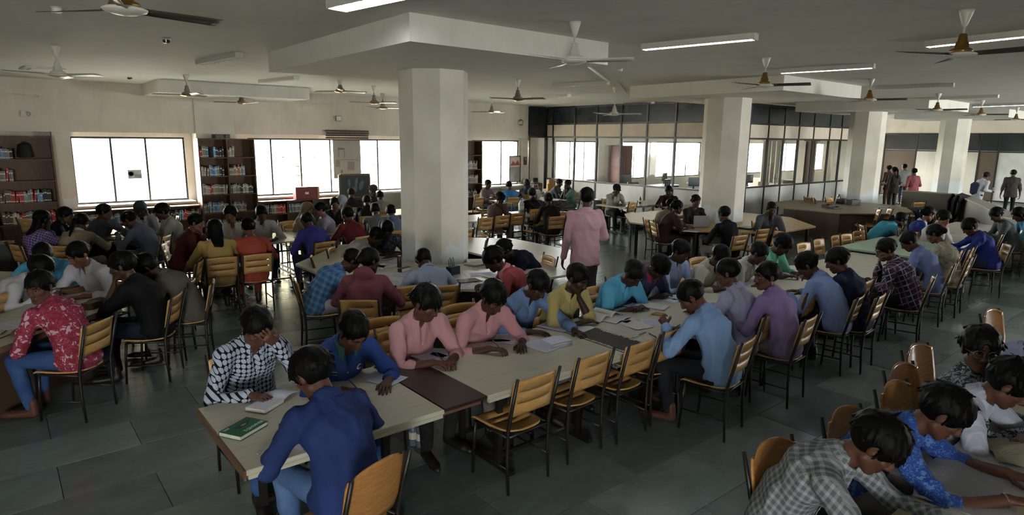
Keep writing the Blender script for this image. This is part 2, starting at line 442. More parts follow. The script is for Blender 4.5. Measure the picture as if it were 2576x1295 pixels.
def plate(P, keep, th, smoothed=True):
    "curved plate from a grid of points with cells left out for slots; returns MB"
    P = np.asarray(P, float); nu, nv = P.shape[:2]
    du = np.gradient(P, axis=0); dv = np.gradient(P, axis=1); N = np.cross(du, dv); N /= np.linalg.norm(N, axis=2, keepdims=True) + 1e-9
    A = P + N * th / 2; Bq = P - N * th / 2; m = MB()
    vs = [tuple(p) for p in A.reshape(-1, 3)] + [tuple(p) for p in Bq.reshape(-1, 3)]; o = nu * nv; fs = []
    ix = lambda i, j: i * nv + j
    for i in range(nu - 1):
        for j in range(nv - 1):
            if not keep[i][j]: continue
            a, b, c, d = ix(i, j), ix(i + 1, j), ix(i + 1, j + 1), ix(i, j + 1)
            fs += [(a, b, c, d), (o + d, o + c, o + b, o + a)]
            for (p, q, ni, nj) in ((a, b, i, j - 1), (b, c, i + 1, j), (c, d, i, j + 1), (d, a, i - 1, j)):
                if not (0 <= ni < nu - 1 and 0 <= nj < nv - 1 and keep[ni][nj]): fs.append((q, p, o + p, o + q))
    m.add(vs, fs, 0, True); return m
def slot_keep(us, vs, slots, u0, u1):
    k = np.ones((len(us) - 1, len(vs) - 1), bool)
    for i in range(len(us) - 1):
        for j in range(len(vs) - 1):
            cu = (us[i] + us[i + 1]) / 2; cv = (vs[j] + vs[j + 1]) / 2
            for n_, (a, b) in enumerate(slots):
                if a < cv < b and u0[n_] < cu < u1[n_]: k[i, j] = False
    return k
def chair_parts(style):
    root = []
    us = [0, .06, .12, .2, .3, .4, .5, .6, .7, .8, .88, .94, 1]
    if style == 'slat3': slots = [(.31, .35), (.64, .68)]; u0 = [.12, .12]; u1 = [.88, .88]
    elif style == 'slat2': slots = [(.30, .335), (.66, .695)]; u0 = [.2, .3]; u1 = [.8, .9]
    else: slots = []; u0 = u1 = []
    vs = sorted(set([0, .08, .5, .92, 1] + [x for s in slots for x in s]))
    if style == 'gloss': vs = [0, .06, .14, .26, .5, .74, .86, .94, 1]
    P = []
    for u in us:
        row = []
        for v in vs:
            w = .205
            if style == 'gloss': w = .205 - .05 * max(0, (v - .72) / .28) ** 2.2 - .03 * max(0, (.2 - v) / .2) ** 2
            x = (u - .5) * 2 * w; z = (.605 + .272 * v if style != 'gloss' else .525 + .36 * v) - (.012 * (2 * u - 1) ** 2 if v > .9 else 0) - (.02 * (2 * u - 1) ** 2 if v < .05 else 0)
            if style == 'gloss' and v > .9: z -= .03 * abs(2 * u - 1) ** 3
            y = -.193 - (z - .47) * .20 + .030 * (2 * u - 1) ** 2 - .012
            row.append((x, y, z))
        P.append(row)
    back = plate(P, slot_keep(us, vs, slots, u0, u1), .011)
    # seat: broad in front, rounded at the rear, three slots
    us2 = [0, .04, .12, .25, .4, .5, .6, .75, .88, .96, 1]; vs2 = [0, .05, .12, .20, .34, .362, .52, .542, .70, .722, .88, .95, 1]
    P = []
    for u in us2:
        row = []
        for v in vs2:
            w = .165 + .045 * v if v > .2 else (.174 * math.sqrt(max(.05, 1 - ((.2 - v) / .235) ** 2)))
            x = (u - .5) * 2 * w; y = -.19 + .41 * v
            z = .452 + .010 * (2 * u - 1) ** 2 - .012 * math.sin(PI * min(1, v * 1.1)) - (.012 if v > .96 else 0)
            row.append((x, y, z))
        P.append(row)
    seat = plate(P, slot_keep(us2, vs2, [(.34, .362), (.52, .542), (.70, .722)], [.2, .08, .14], [.86, .8, .9]), .012)
    parts = [('seat', seat, 0), ('backrest', back, 0)]
    for s in (-1, 1):
        m = MB(); m.tube([(s * .197, .215, 0), (s * .197, .195, .30), (s * .196, .180, .435)], [.011, .013, .014], 6); parts.append(('leg', m, 1))
        m = MB(); m.tube([(s * .20, -.200, 0), (s * .20, -.185, .25), (s * .20, -.190, .47), (s * .204, -.235, .66), (s * .205, -.292, .900 if style != 'gloss' else .86)], [.011, .013, .014, .014, .0125], 6); parts.append(('leg', m, 1))
        m = MB(); m.tube([(s * .198, .205, .19), (s * .198, -.186, .19)], .008, 6); parts.append(('stretcher', m, 1))
    m = MB(); m.tube([(-.196, .178, .432), (-.198, -.183, .432)], .011, 6); m.tube([(.196, .178, .432), (.198, -.183, .432)], .011, 6)
    m.tube([(-.197, -.183, .430), (.197, -.183, .430)], .011, 6); m.tube([(-.197, .178, .430), (.197, .178, .430)], .011, 6); parts.append(('seat_frame', m, 1))
    return parts
CHAIR = {}
for st in ('slat3', 'slat2', 'gloss'):
    wm = M_PLYG if st == 'gloss' else M_PLY
    CHAIR[st] = [(n, m.mesh(n, wm if k == 0 else M_STEEL), k) for n, m, k in chair_parts(st)]
BOLTM = MB().lathe([(.0075, -.008), (.0095, -.0075), (.0095, -.0045), (.0001, -.0035)], 8, M=Matrix.Rotation(PI / 2, 4, 'X')).mesh('bolt', M_BOLT)
chairs = []
crng = random.Random(11)
def chair(x, y, face, label, group, style=None, bolts=False, jig=True):
    style = style or crng.choice(['slat3', 'slat2'])
    o = empty('chair', (x, y, 0), math.radians(face - 90) + (crng.uniform(-.05, .05) if jig else 0), label, 'chair', group)
    for n, me, k in CHAIR[style]:
        p = link(n, me, o)
        if n == 'backrest' and bolts:
            for sx in (-1, 1):
                for z in (.655, .81): link('bolt', BOLTM, p, (sx * .178, -.193 - (z - .47) * .2 + .022 - .015, z))
    chairs.append((x, y)); return o
def chair_at(px, py, face, label, group, zb=.745, **kw):
    "an empty chair whose backrest middle is seen at (px, py)"
    p = at(px, py, zb); f = math.radians(face)
    return chair(p[0] + math.cos(f) * .245, p[1] + math.sin(f) * .245, face, label, group, **kw)

def trestle(root, x0, x1, y0, y1, foot=True):
    "black steel T legs with feet, cross braces and a rail"
    for x in (x0, x1):
        for y in (y0, y1): MB().box((x, y, .37), (.045, .045, .68)).build('leg', M_STEEL, root)
        MB().box((x, (y0 + y1) / 2, .02), (.05, y1 - y0 + .34, .04)).build('foot_bar', M_STEEL, root)
        MB().box((x, (y0 + y1) / 2, .69), (.04, y1 - y0 + .2, .04)).build('top_bar', M_STEEL, root)
    for y in (y0, y1): MB().box(((x0 + x1) / 2, y, .10), (x1 - x0, .03, .03)).build('rail', M_STEEL, root)
    MB().tube([(x0, (y0 + y1) / 2, .66), (x1, (y0 + y1) / 2, .12)], .006, 6).build('brace', M_STEEL, root)
    MB().tube([(x1, (y0 + y1) / 2, .66), (x0, (y0 + y1) / 2, .12)], .006, 6).build('brace', M_STEEL, root)
def desk(x0, x1, y0, y1, label, group=None, z=.75, top=None, ends=False, inset=.30, legs=True, th=.032):
    o = empty('table', ((x0 + x1) / 2, (y0 + y1) / 2, 0), 0, label, 'table', group)
    w, d = x1 - x0, y1 - y0
    MB().box((0, 0, z - th / 2), (w, d, th), bev=.004).build('tabletop', top or M_TOP, o)
    MB().box((0, -d / 2 + .015, z - th - .012), (w - .02, .028, .024)).build('edge_strip', M_TOP, o)
    if ends: MB().box((-w / 2 - .006, 0, z - .028), (.012, d, .055)).build('edge_strip', M_EDGE, o)
    if legs: trestle(o, -w / 2 + inset, w / 2 - inset, -d / 2 + .26, d / 2 - .26)
    return o
Y0, Y1 = 3.27, 4.28
G_ROW = 'tables joined into the long middle row'
SEG = [(.88, 2.14, 'near end'), (2.50, 3.95, 'between the two dark boards'), (4.30, 5.7, ''), (5.7, 7.1, ''), (7.1, 8.5, ''), (8.5, 9.75, ''), (9.75, 10.75, '')]
LB = ['grey laminate table at the near end of the long row with dark wood end edge', 'grey laminate table between the two dark boards of the long row', 'grey laminate table just past the torn dark board of the long row', 'grey laminate table where the man in lavender shirt studies', 'grey laminate table in front of the man in pale blue shirt', 'grey laminate table by the man in dark navy shirt holding a phone', 'grey laminate table just before the green topped one']
for i, (a, b, _) in enumerate(SEG):
    desk(a, b - .004, Y0, Y1, LB[i], G_ROW, ends=(i == 0))
for a, b, lb in ((2.145, 2.495, 'plain dark brown board bridging two tables of the long row'), (3.955, 4.295, 'dark brown board with torn white lace edges on the long row')):
    o = empty('filler_board', ((a + b) / 2, (Y0 + Y1) / 2, 0), 0, lb, 'board')
    MB().box((0, 0, .739), (b - a, Y1 - Y0 - .01, .022), bev=.002).build('board_top', M_TOPD, o)
    for s in (-1, 1): MB().box((0, s * .42, .70), (b - a - .02, .04, .05)).build('batten', M_EDGE, o)
    if 'torn' in lb:
        for s in (-1, 1):
            m = MB(); n = 26
            for k in range(n):
                y = -.46 + .92 * k / n; w_ = .012 + .028 * trng.random()
                m.box((s * (b - a) / 2 - s * w_ / 2, y, .7512), (w_, .92 / n * (.55 + .4 * trng.random()), .0016))
            t_ = m.build('torn_laminate', M_TOP, o); t_['kind'] = 'stuff'
o = desk(10.78, 12.62, 3.45, 4.55, 'table with a raised pale green top toward the far end of the long row', G_ROW, z=.80, top=flat('green_laminate', '#8fae96', .4, var=.06))
for i, (a, b, lb) in enumerate([(12.66, 14.2, 'paper covered table of the long row beside the woman in cream printed top'), (14.2, 15.6, 'paper covered table of the long row before the man in royal blue shirt'), (15.6, 17.0, 'last table of the long row in front of the low counter')]):
    desk(a, b - .004, 3.40, 4.60, lb, G_ROW)

def ring(cx, cy, ap, inner, label, panel=None, z=.75, segs=range(8), top=None, edge=None):
    "octagonal table of eight wedge tops on panel legs"
    o = empty('octagonal_table', (cx, cy, 0), 0, label, 'table', None)
    R, r = ap / math.cos(PI / 8), inner / math.cos(PI / 8)
    def pt(rad, k): a = PI / 8 + k * PI / 4; return (rad * math.cos(a), rad * math.sin(a))
    for k in segs:
        g = .003
        p = [pt(R, k), pt(R, k + 1), pt(r, k + 1), pt(r, k)]
        c = np.mean(p, 0); p = [tuple(c + (np.array(q) - c) * (1 - g)) for q in p]
        t = MB().prism(p, z - .03, z).build('tabletop', top or M_TOP, o)
        if edge:
            a0, a1 = np.array(pt(R, k)), np.array(pt(R, k + 1)); n_ = (a0 + a1) / 2; n_ /= np.linalg.norm(n_)
            MB().prism([tuple(a0), tuple(a1), tuple(a1 + n_ * .012), tuple(a0 + n_ * .012)], z - .05, z + .001).build('edge_strip', edge, o)
        if panel:
            rr = R - .42
            a0, a1 = np.array(pt(rr, k)), np.array(pt(rr, k + 1)); n_ = (a0 + a1) / 2; n_ /= np.linalg.norm(n_)
            MB().prism([tuple(a0 * .998), tuple(a1 * .998), tuple(a1 - n_ * .022), tuple(a0 - n_ * .022)], .0, z - .032).build('front_panel', panel, o)
        else:
            MB().box((*pt(R - .16, k), (z - .03) / 2), (.05, .05, z - .03)).build('leg', M_STEEL, o)
    return o
ring(5.15, 7.80, 1.98, .56, 'octagonal table built around the big column in the middle, strewn with papers', M_BROWN)
ring(-1.0, 8.5, 2.0, 1.12, 'brown panelled octagonal table where the youth in red floral shirt sits', M_BROWN, edge=M_EDGE)
ring(12.65, 8.1, 1.95, .58, 'pine octagonal table around the second column', None, top=M_PINE)
ring(1.62, 13.35, .95, .02, 'small octagonal table under the first window', None)
ring(18.35, 7.75, 1.75, .05, 'worn brown octagonal table with black boxes on it, before the third column', M_BROWN, top=wood('worn_top', '#6f614e', '#8c7c66', .45))
# tables with a barred under-shelf
def bar_table(x0, x1, y0, y1, label, group=None, rz=0, top=None):
    o = empty('table', ((x0 + x1) / 2, (y0 + y1) / 2, 0), rz, label, 'table', group); w, d = x1 - x0, y1 - y0
    MB().box((0, 0, .736), (w, d, .028), bev=.003).build('tabletop', top or M_TOP, o)
    for sx in (-1, 1):
        for sy in (-1, 1): MB().box((sx * (w / 2 - .05), sy * (d / 2 - .06), .361), (.035, .035, .722)).build('leg', M_STEEL, o)
        MB().box((sx * (w / 2 - .05), 0, .10), (.028, d - .16, .028)).build('foot_bar', M_STEEL, o)
    for sy in (-1, 1):
        MB().box((0, sy * (d / 2 - .06), .58), (w - .14, .022, .022)).build('rail', M_STEEL, o)
        MB().box((0, sy * (d / 2 - .06), .10), (w - .14, .022, .022)).build('rail', M_STEEL, o)
        n = int(w / .16)
        for k in range(1, n): MB().box((-w / 2 + w * k / n, sy * (d / 2 - .06), .652), (.014, .014, .125)).build('bar', M_STEEL, o)
    return o
bar_table(2.40, 4.02, 10.62, 11.72, 'grey table shared by the people in yellow and orange shirts')
bar_table(4.06, 6.3, 11.05, 12.1, 'sunlit table with barred under-shelf before the man in indigo shirt')
bar_table(6.5, 8.6, 12.9, 14.0, 'crowded table in the dark group behind the man in dark red shirt')
bar_table(7.5, 9.0, 10.95, 11.95, 'sunlit white table behind the row of empty chairs right of the big column', top=flat('white_laminate', '#cfccc4', .3))
bar_table(9.05, 10.9, 10.95, 11.95, 'dark table beside the sunlit white one, people in black around it', top=wood('dark_top', '#5c5042', '#75685a', .4))
bar_table(11.2, 13.2, 13.6, 14.6, 'table by the window with paper bags and folders', top=wood('mid_top', '#6c6152', '#85796a', .4))
desk(12.9, 15.4, 11.05, 12.0, 'pale desk along the glass room where the man in black hat writes', legs=True)
bar_table(14.0, 15.8, 9.6, 10.5, 'brown fronted desk near the corner of the glass room', top=wood('mid_top', '#6c6152', '#85796a', .4))
MB_ = empty('desk_front', (14.9, 9.62, 0), 0, 'brown wooden front board leaning under the glass room desk', 'board')
MB().box((0, -.05, .35), (1.7, .02, .70)).build('board_face', M_BROWN, MB_)
MB().box((0, -.04, .02), (1.7, .04, .04)).build('base_rail', M_EDGE, MB_)
bar_table(14.0, 16.0, 15.9, 17.0, 'table by the corner of the glass room piled with bags', top=wood('mid_top', '#6c6152', '#85796a', .4))
# covered table in the corner of the picture
nt = empty('table', (4.6, .30, 0), 0, 'table draped in cream plastic sheet where three bent men sit', 'table')
MB().box((0, 0, .735), (3.6, 1.30, .03)).build('tabletop', M_TOP, nt)
for sx in (-1, 1):
    for sy in (-1, 1): MB().box((sx * 1.6, sy * .5, .36), (.045, .045, .72)).build('leg', M_STEEL, nt)
nx, ny = 60, 34; P = []
for i in range(nx):
    row = []
    for j in range(ny):
        u = i / (nx - 1); v = j / (ny - 1); x = -1.88 + 3.76 * u; y = -.73 + 1.46 * v
        ov = max(0, abs(x) - 1.80, abs(y) - .65) ; z = .757 - ov * 2.2
        z += .006 * math.sin(x * 9 + 2 * math.sin(y * 7)) + .005 * math.sin(y * 15 + x * 4) + .004 * math.sin(x * 23 - y * 11)
        row.append((x, y, z + .006))
    P.append(row)
plate(P, np.ones((nx - 1, ny - 1), bool), .003).build('sheet_cover', flat('cream_plastic', '#b9b196', .38, var=.07, scale=3), nt)

# low counter at the far side
cn = empty('counter', (0, 0, 0), 0, 'long low plywood counter wall with a dark jacket hung over it', 'counter')
pl = [(23.7, 8.0), (23.4, 6.3), (20.2, 4.85), (17.1, 3.62), (15.5, 2.0), (15.4, .8)]
for a, b in zip(pl[:-1], pl[1:]):
    a, b = Vector((*a, 0)), Vector((*b, 0)); d = (b - a); n_ = Vector((-d.y, d.x, 0)).normalized() * .12
    MB().prism([tuple((a + n_)[:2]), tuple((b + n_)[:2]), tuple((b - n_)[:2]), tuple((a - n_)[:2])], 0, .93).build('counter_front', flat('drab_board', '#6d675a', .6, var=.12, scale=1.2), cn)
    MB().prism([tuple((a + n_ * 1.5)[:2]), tuple((b + n_ * 1.5)[:2]), tuple((b - n_ * 1.5)[:2]), tuple((a - n_ * 1.5)[:2])], .931, .96).build('counter_top', flat('drab_top', '#857f70', .5), cn)

# ---- bookcases and books
BOOKC = {'red': ('#a51f22', '#8d1a1e', '#b8322c'), 'pale': ('#8f8777', '#7b7568', '#a39b89', '#6f6b62'), 'brown': ('#5b4230', '#6c5140', '#4a3a2c'), 'blue': ('#6f8fb0', '#4a6d96', '#8aa6bd'), 'black': ('#1a1b1e', '#26282b'), 'grey': ('#6e7074', '#575a5c', '#83868a'), 'orange': ('#a3502e', '#b5663d')}
brng = random.Random(5); n_books = 0
_bookmesh = {}
def book_mesh(col, w, h, d):
    key = (col, round(w, 3), round(h, 2), round(d, 2))
    if key in _bookmesh: return _bookmesh[key]
    m = MB(); c = .0025
    # cover: spine towards -y, two boards; page block recessed
    m.box((-w / 2 + c / 2, 0, h / 2), (c, d, h), 0); m.box((w / 2 - c / 2, 0, h / 2), (c, d, h), 0); m.box((0, -d / 2 + c / 2, h / 2), (w - 2 * c, c, h), 0)
    m.box((0, .002, h / 2), (w - 2 * c, d - 2 * c - .004, h - .008), 1); m.box((0, -d / 2 - .0006, h * .72), (w * .86, .0012, h * .10), 2); m.box((0, -d / 2 - .0006, h * .14), (w * .86, .0012, h * .07), 2)
    me = m.mesh('book', [flat('book_cloth', col, .6), flat('book_pages', '#b9b09b', .8), flat('spine_label', '#c9c3b3' if col != '#b3aa98' else '#4a4a4c', .6)])
    _bookmesh[key] = me; return me
ORD = 'first second third fourth fifth sixth seventh eighth ninth tenth eleventh twelfth thirteenth fourteenth fifteenth sixteenth seventeenth eighteenth nineteenth twentieth'.split()
ORD += ['twenty-' + w for w in ORD[:9]] + ['thirtieth']
def shelf_books(x0, x1, yf, z, spec, case, tier, hmax=.33, d=.17):
    "spec: list of (kind, share); stands books from x0 to x1 with their spines at y = yf; case: (short name, the end they are counted from)"
    global n_books
    x = x0; k_ = 0
    for kind, upto in spec:
        e = x0 + (x1 - x0) * upto
        if kind is None: x = e; continue
        while x < e - .02:
            w = brng.uniform(.022, .055); h = brng.choice((.20, .22, .24, .26, .28)); h = min(h, hmax)
            k = kind if isinstance(kind, str) else brng.choice(kind)
            col = brng.choice(BOOKC[k])
            o = link('book', book_mesh(col, round(w / .006) * .006, h, d)); o.location = (x + w / 2, yf + d / 2, z + .0005); n_books += 1
            if brng.random() < .08: o.rotation_euler = (0, brng.uniform(.05, .12), 0); x += .02
            tag(o, '%s book, %s from the %s, %s of the %s' % (k, ORD[min(k_, 29)], case[1], tier, case[0]), 'book', 'books on the %s of the %s' % (tier, case[0]))
            x += w + .0015; k_ += 1
def bookcase(x0, x1, yf, label, bays, h=2.45, rows=5, d=.34):
    o = empty('bookcase', ((x0 + x1) / 2, yf + d / 2, 0), 0, label, 'bookcase'); w = x1 - x0
    for k in range(bays + 1): MB().box((-w / 2 + .015 + (w - .03) * k / bays, 0, h / 2), (.03, d, h)).build('upright', M_SHELF, o)
    zs = [.09 + (h - .11) * k / (rows) for k in range(rows + 1)]
    for k in range(bays):
        xa = -w / 2 + .03 + (w - .03) * k / bays; xb = xa + (w - .03) / bays - .03
        for z in zs: MB().box(((xa + xb) / 2, 0, z), (xb - xa, d - .02, .024)).build('shelf', M_SHELF, o)
        MB().box(((xa + xb) / 2, d / 2 - .006, h / 2), (xb - xa, .012, h - .02)).build('back_panel', M_SHELF, o)
    MB().box((0, -d / 2 + .01, .04), (w - .06, .016, .07)).build('plinth', M_SHELF, o)
    return [z + .012 for z in zs]
TIER = ['bottom shelf', 'second shelf', 'third shelf', 'fourth shelf', 'top shelf']
YS = 17.19
cA = 'bookcase at the frame edge'
zs = bookcase(-1.10, 1.12, YS, 'dark wood bookcase before the first window, half filled, with red volumes', 2)
cA = ('half filled dark bookcase', 'middle upright')
x0, x1 = .10, 1.08
shelf_books(x0, x1, YS + .04, zs[4], [('pale', .12), ('blue', .18), ('pale', .26), ('black', .30)], cA, 'top shelf')
shelf_books(x0, x1, YS + .04, zs[3], [('pale', .14), ('red', .22), ('grey', .28)], cA, 'fourth shelf')
shelf_books(x0, x1, YS + .04, zs[2], [('brown', .2), ('red', .42), ('grey', .58), ('red', .64), ('blue', .76), ('black', .92)], cA, 'third shelf')
shelf_books(x0, x1, YS + .04, zs[1], [('brown', .18), ('pale', .3), ('red', .42), ('grey', .6), ('pale', .74), ('black', .8), ('red', .93)], cA, 'second shelf')
shelf_books(-1.0, -.05, YS + .04, zs[2], [(None, .6), ('pale', .95)], (cA[0], 'far upright'), 'outer bay')
zs = bookcase(4.05, 5.42, YS, 'brown two-bay bookcase between the first and second windows, full of books', 2)
sp = {4: ([('red', .1), ('pale', .22), ('blue', .32), (None, .52), ('blue', .58), ('black', .9)], [('pale', .3), (None, 1)]),
      3: ([('pale', .28), ('grey', .4), ('blue', .6), ('pale', .72), ('black', .9)], [('pale', .32), ('orange', .42), ('pale', .55), ('blue', .64)]),
      2: ([('pale', .3), ('red', .38), ('pale', .7), ('brown', .82), ('grey', 1)], [('pale', .4), ('black', .48), ('pale', .72), ('black', .9)]),
      1: ([('grey', .24), ('brown', .36), ('blue', .62), (('pale', 'brown'), .95)], [('grey', .3), ('pale', .5), ('grey', .62)]),
      0: ([('grey', .3), ('pale', .6), ('grey', .98)], [('grey', .2), ('black', .6), ('blue', .75)])}
for r_, (l, rr) in sp.items():
    shelf_books(4.09, 4.71, YS + .04, zs[r_], l, ('full two-bay bookcase', 'window upright'), TIER[r_]); shelf_books(4.76, 5.38, YS + .04, zs[r_], rr, ('full two-bay bookcase', 'divider'), TIER[r_])
zs = bookcase(1.15, 4.0, YS, 'low dark bookcase under the sill of the first window', 4, h=.80, rows=2)
for k in range(4): shelf_books(1.2 + .71 * k, 1.85 + .71 * k, YS + .04, zs[1] if k > 1 else zs[1], [(('grey', 'black', 'blue'), .45), ('red' if k == 3 else 'grey', .62), (('grey', 'pale', 'brown'), .98)], ('low case under the first window', 'upright'), '%s bay' % ORD[k], .25)
zs = bookcase(5.46, 8.4, YS, 'low bookcase under the second window with a red box file pile', 4, h=.80, rows=2)
for k in range(2): shelf_books(5.52 + .73 * k, 6.18 + .73 * k, YS + .04, zs[1], [('grey', .4), ('pale', .6), ('red' if k == 0 else 'orange', .95)], ('low case under the second window', 'upright'), '%s bay' % ORD[k], .25)
zs = bookcase(12.1, 12.85, YS, 'narrow brown bookcase beyond the big column, beside the third window', 1)
for r_ in (1, 2, 3): shelf_books(12.15, 12.8, YS + .04, zs[r_], [('grey', .4), ('pale', .8)], ('narrow bookcase behind the column', 'upright'), TIER[r_])
# ------------------------------------------------------------------ ceiling fans, tube lights and small fittings
M_FANW = flat('fan_enamel', '#cfcbc0', .35); M_BRASS = flat('antique_brass', '#8c6c3a', .35, .75); M_FANS = flat('fan_steel', '#8a857a', .35, .6); M_FAND = flat('fan_dark', '#4c463e', .4, .3)
M_TUBE = flat('lamp_tube_lit', '#ffffff', .5, emit='#f4f6ff', estr=26.0); M_TUBEOFF = flat('lamp_tube', '#c9c8c2', .4); M_FIX = flat('fixture_enamel', '#c4c0b6', .4)
def fan_meshes(style):
    mot, trim = {'white': (M_FANW, M_FANW), 'brass': (M_BRASS, M_FANW), 'steel': (M_FANS, M_BRASS)}[style]
    bl = {'white': M_FANW, 'brass': M_FAND, 'steel': M_FANS}[style]
    out = []
    out.append(('canopy', MB().lathe([(.012, -.15), (.022, -.13), (.055, -.03), (.062, 0)], 20).mesh('canopy', M_FANW)))
    out.append(('rod', MB().tube([(0, 0, -.12), (0, 0, -.30)], .011, 8).mesh('rod', M_FANW if style != 'steel' else M_FANS)))
    out.append(('motor', MB().lathe([(.020, -.205), (.032, -.215), (.040, -.27), (.052, -.285), (.056, -.33), (.088, -.345), (.10, -.375)], 24).mesh('motor', mot)))
    out.append(('bottom_cap', MB().lathe([(.0005, -.432), (.012, -.425), (.070, -.418), (.128, -.400), (.136, -.386), (.110, -.374)], 24).mesh('bottom_cap', trim)))
    us = np.linspace(0, 1, 7); P = [[(.10 + .52 * u, (v - .5) * (.07 + .075 * u), -.386 - (v - .5) * .028) for v in (0, .5, 1)] for u in us]
    m = plate(P, np.ones((6, 2), bool), .004); m.box((.12, 0, -.384), (.10, .03, .010))
    out.append(('blade', m.mesh('blade', bl)))
    return out
FANM = {k: fan_meshes(k) for k in ('white', 'brass', 'steel')}
def fan(px, py, style, rot, label, drop=0.0, xy=None):
    p = at(px, py, HC) if xy is None else np.array([*xy, HC])
    o = empty('ceiling_fan', (p[0], p[1], HC), 0, label, 'ceiling fan', 'ceiling fans hanging from the slab')
    for n, me in FANM[style]:
        if n == 'blade':
            for k in range(3): b = link('blade', me, o, (0, 0, -drop), math.radians(rot) + k * 2 * PI / 3)
        elif n == 'rod':
            r = link(n, me, o); r.scale.z = 1.0
            if drop: r.location.z = -.12 * 0; r.scale.z = (.30 + drop) / .30
        else: link(n, me, o, (0, 0, 0 if n == 'canopy' else -drop))
    return o
for a in [(299, -135, 'brass', 10, 'brass ceiling fan cut by the top picture edge, seen from below'),
          (138, 115, 'white', 75, 'cream ceiling fan beside the square ceiling vent'),
          (90, 198, 'white', 20, 'small white ceiling fan above the dark half filled bookcase'),
          (467, 188, 'steel', 40, 'steel ceiling fan in front of the wall drop panel'),
          (605, 217, 'steel', 45, 'small steel ceiling fan at the end of the wall drop panel'),
          (855, 203, 'steel', 5, 'dark bladed ceiling fan close under the slab near the chart window', -.17),
          (940, 216, 'steel', 60, 'ceiling fan with conical motor just before the big column'),
          (962, 235, 'steel', 85, 'brass hubbed ceiling fan touching the edge of the big column in view'),
          (1447, 55, 'white', 65, 'white conical ceiling fan at the corner of the big drop panel'),
          (1237, 248, 'steel', 15, 'far ceiling fan above the narrow bookcase'),
          (1303, 200, 'steel', 50, 'steel ceiling fan over the sunlit white table'),
          (1928, 145, 'brass', 52, 'brass ceiling fan hanging before the second drop panel'),
          (2432, 25, 'brass', 30, 'large brass ceiling fan with wide white cap over the near aisle'),
          (2192, 198, 'brass', 52, 'brass ceiling fan at the far edge of the second drop panel'),
          (2362, 235, 'brass', 35, 'brass ceiling fan before the third drop panel'),
          (2472, 252, 'brass', 52, 'small far brass ceiling fan beyond the third drop panel'),
          (2560, 270, 'brass', 80, 'farthest brass ceiling fan in the corner of the view'),
          (1548, 218, 'white', 60, 'white ceiling fan on a long rod before the glass room', .22)]:
    fan(*a[:5], drop=a[5] if len(a) > 5 else 0)

def tube_light(p0, p1, lit, label, w=.13):
    A = at(*p0, HC - .05); B = at(*p1, HC - .05); c = (A + B) / 2; d = B - A; L = min(1.5, max(1.3, float(np.hypot(d[0], d[1]))))
    o = empty('tube_light', (c[0], c[1], HC), math.atan2(d[1], d[0]), label, 'ceiling light', 'tube lights under the slab')
    m = MB(); h = w / 2
    m.add([(-L / 2, -h, 0), (-L / 2, h, 0), (-L / 2, h * 1.0, -.035), (-L / 2, -h, -.035), (L / 2, -h, 0), (L / 2, h, 0), (L / 2, h, -.035), (L / 2, -h, -.035)],
          [(0, 1, 2, 3), (7, 6, 5, 4), (0, 4, 5, 1), (1, 5, 6, 2), (2, 6, 7, 3), (3, 7, 4, 0)])
    m.build('housing', M_FIX, o)
    for s in (-1, 1):
        MB().box((0, s * (h - .004), -.052), (L, .008, .036)).build('reflector_side', M_FIX, o)
        MB().box((s * (L / 2 - .012), 0, -.055), (.024, w - .02, .04)).build('end_cap', M_FIX, o)
        MB().tube([(-L / 2 + .03, s * .028, -.055), (L / 2 - .03, s * .028, -.055)], .014, 10).build('tube', M_TUBE if lit else M_TUBEOFF, o)
    for k in range(9):
        MB().box((-L / 2 + .08 + (L - .16) * k / 8, 0, -.069), (.006, w - .018, .010)).build('louvre', M_FIX, o)
    return o
for a in [((885, 12), (1040, -22), True, 'lit tube light cut by the top picture edge above the big drop panel', .22),
          ((1618, 122), (1903, 95), True, 'lit tube light alone between the two nearest drop panels'),
          ((1964, 182), (2200, 168), True, 'lit tube light beside the second drop panel'),
          ((2360, 112), (2640, 82), True, 'lit tube light behind the large brass fan'),
          ((500, 160), (605, 140), False, 'unlit tube light left of the big drop panel, nearest of that row'),
          ((655, 208), (748, 198), False, 'unlit tube light below the corner of the big drop panel'),
          ((343, 220), (410, 212), False, 'unlit tube light at the end of the wall drop panel'),
          ((1392, 217), (1530, 210), False, 'unlit tube light behind the corner of the big drop panel'),
          ((2205, 223), (2400, 215), False, 'unlit tube light past the second drop panel'),
          ((2330, 250), (2520, 243), False, 'unlit tube light over the third drop panel edge'),
          ((2440, 268), (2600, 262), True, 'lit far tube light near the farthest fans'),
          ((1330, 248), (1445, 240), False, 'unlit tube light above the paper bag table'),
          ((1560, 265), (1665, 258), False, 'unlit tube light close to the top of the glass room')]:
    tube_light(*a)
def smoke(px, py, label, big=True):
    p = at(px, py, HC); o = empty('smoke_detector', p, 0, label, 'detector')
    MB().lathe([(.045, -.012), (.058, 0)], 18).build('base', M_FIX, o)
    MB().lathe([(.030, -.052), (.040, -.045), (.044, -.012)], 18).build('sensor_head', M_FANW if not big else flat('dark_dome', '#3a3937', .15), o)
smoke(418, 98, 'round domed camera on the ceiling between two near fans')
smoke(326, 194, 'small domed camera near the square ceiling vent')
smoke(142, 18, 'plain white disc fitting on the ceiling near the brass fan', False)
smoke(1560, 172, 'white disc fitting on the ceiling past the big drop panel', False)
p = at(107, 172, HC); v = empty('ceiling_vent', p, .12, 'square white ceiling vent beside the cream fan', 'vent')
MB().box((0, 0, -.012), (.62, .62, .024), bev=.006).build('frame', M_FIX, v); MB().box((0, 0, -.03), (.40, .40, .014), bev=.004).build('center_panel', M_FANW, v)
for s in (-1, 1):
    MB().box((0, s * .245, -.027), (.44, .05, .010)).build('louvre', M_FIX, v); MB().box((s * .245, 0, -.027), (.05, .44, .010)).build('louvre', M_FIX, v)
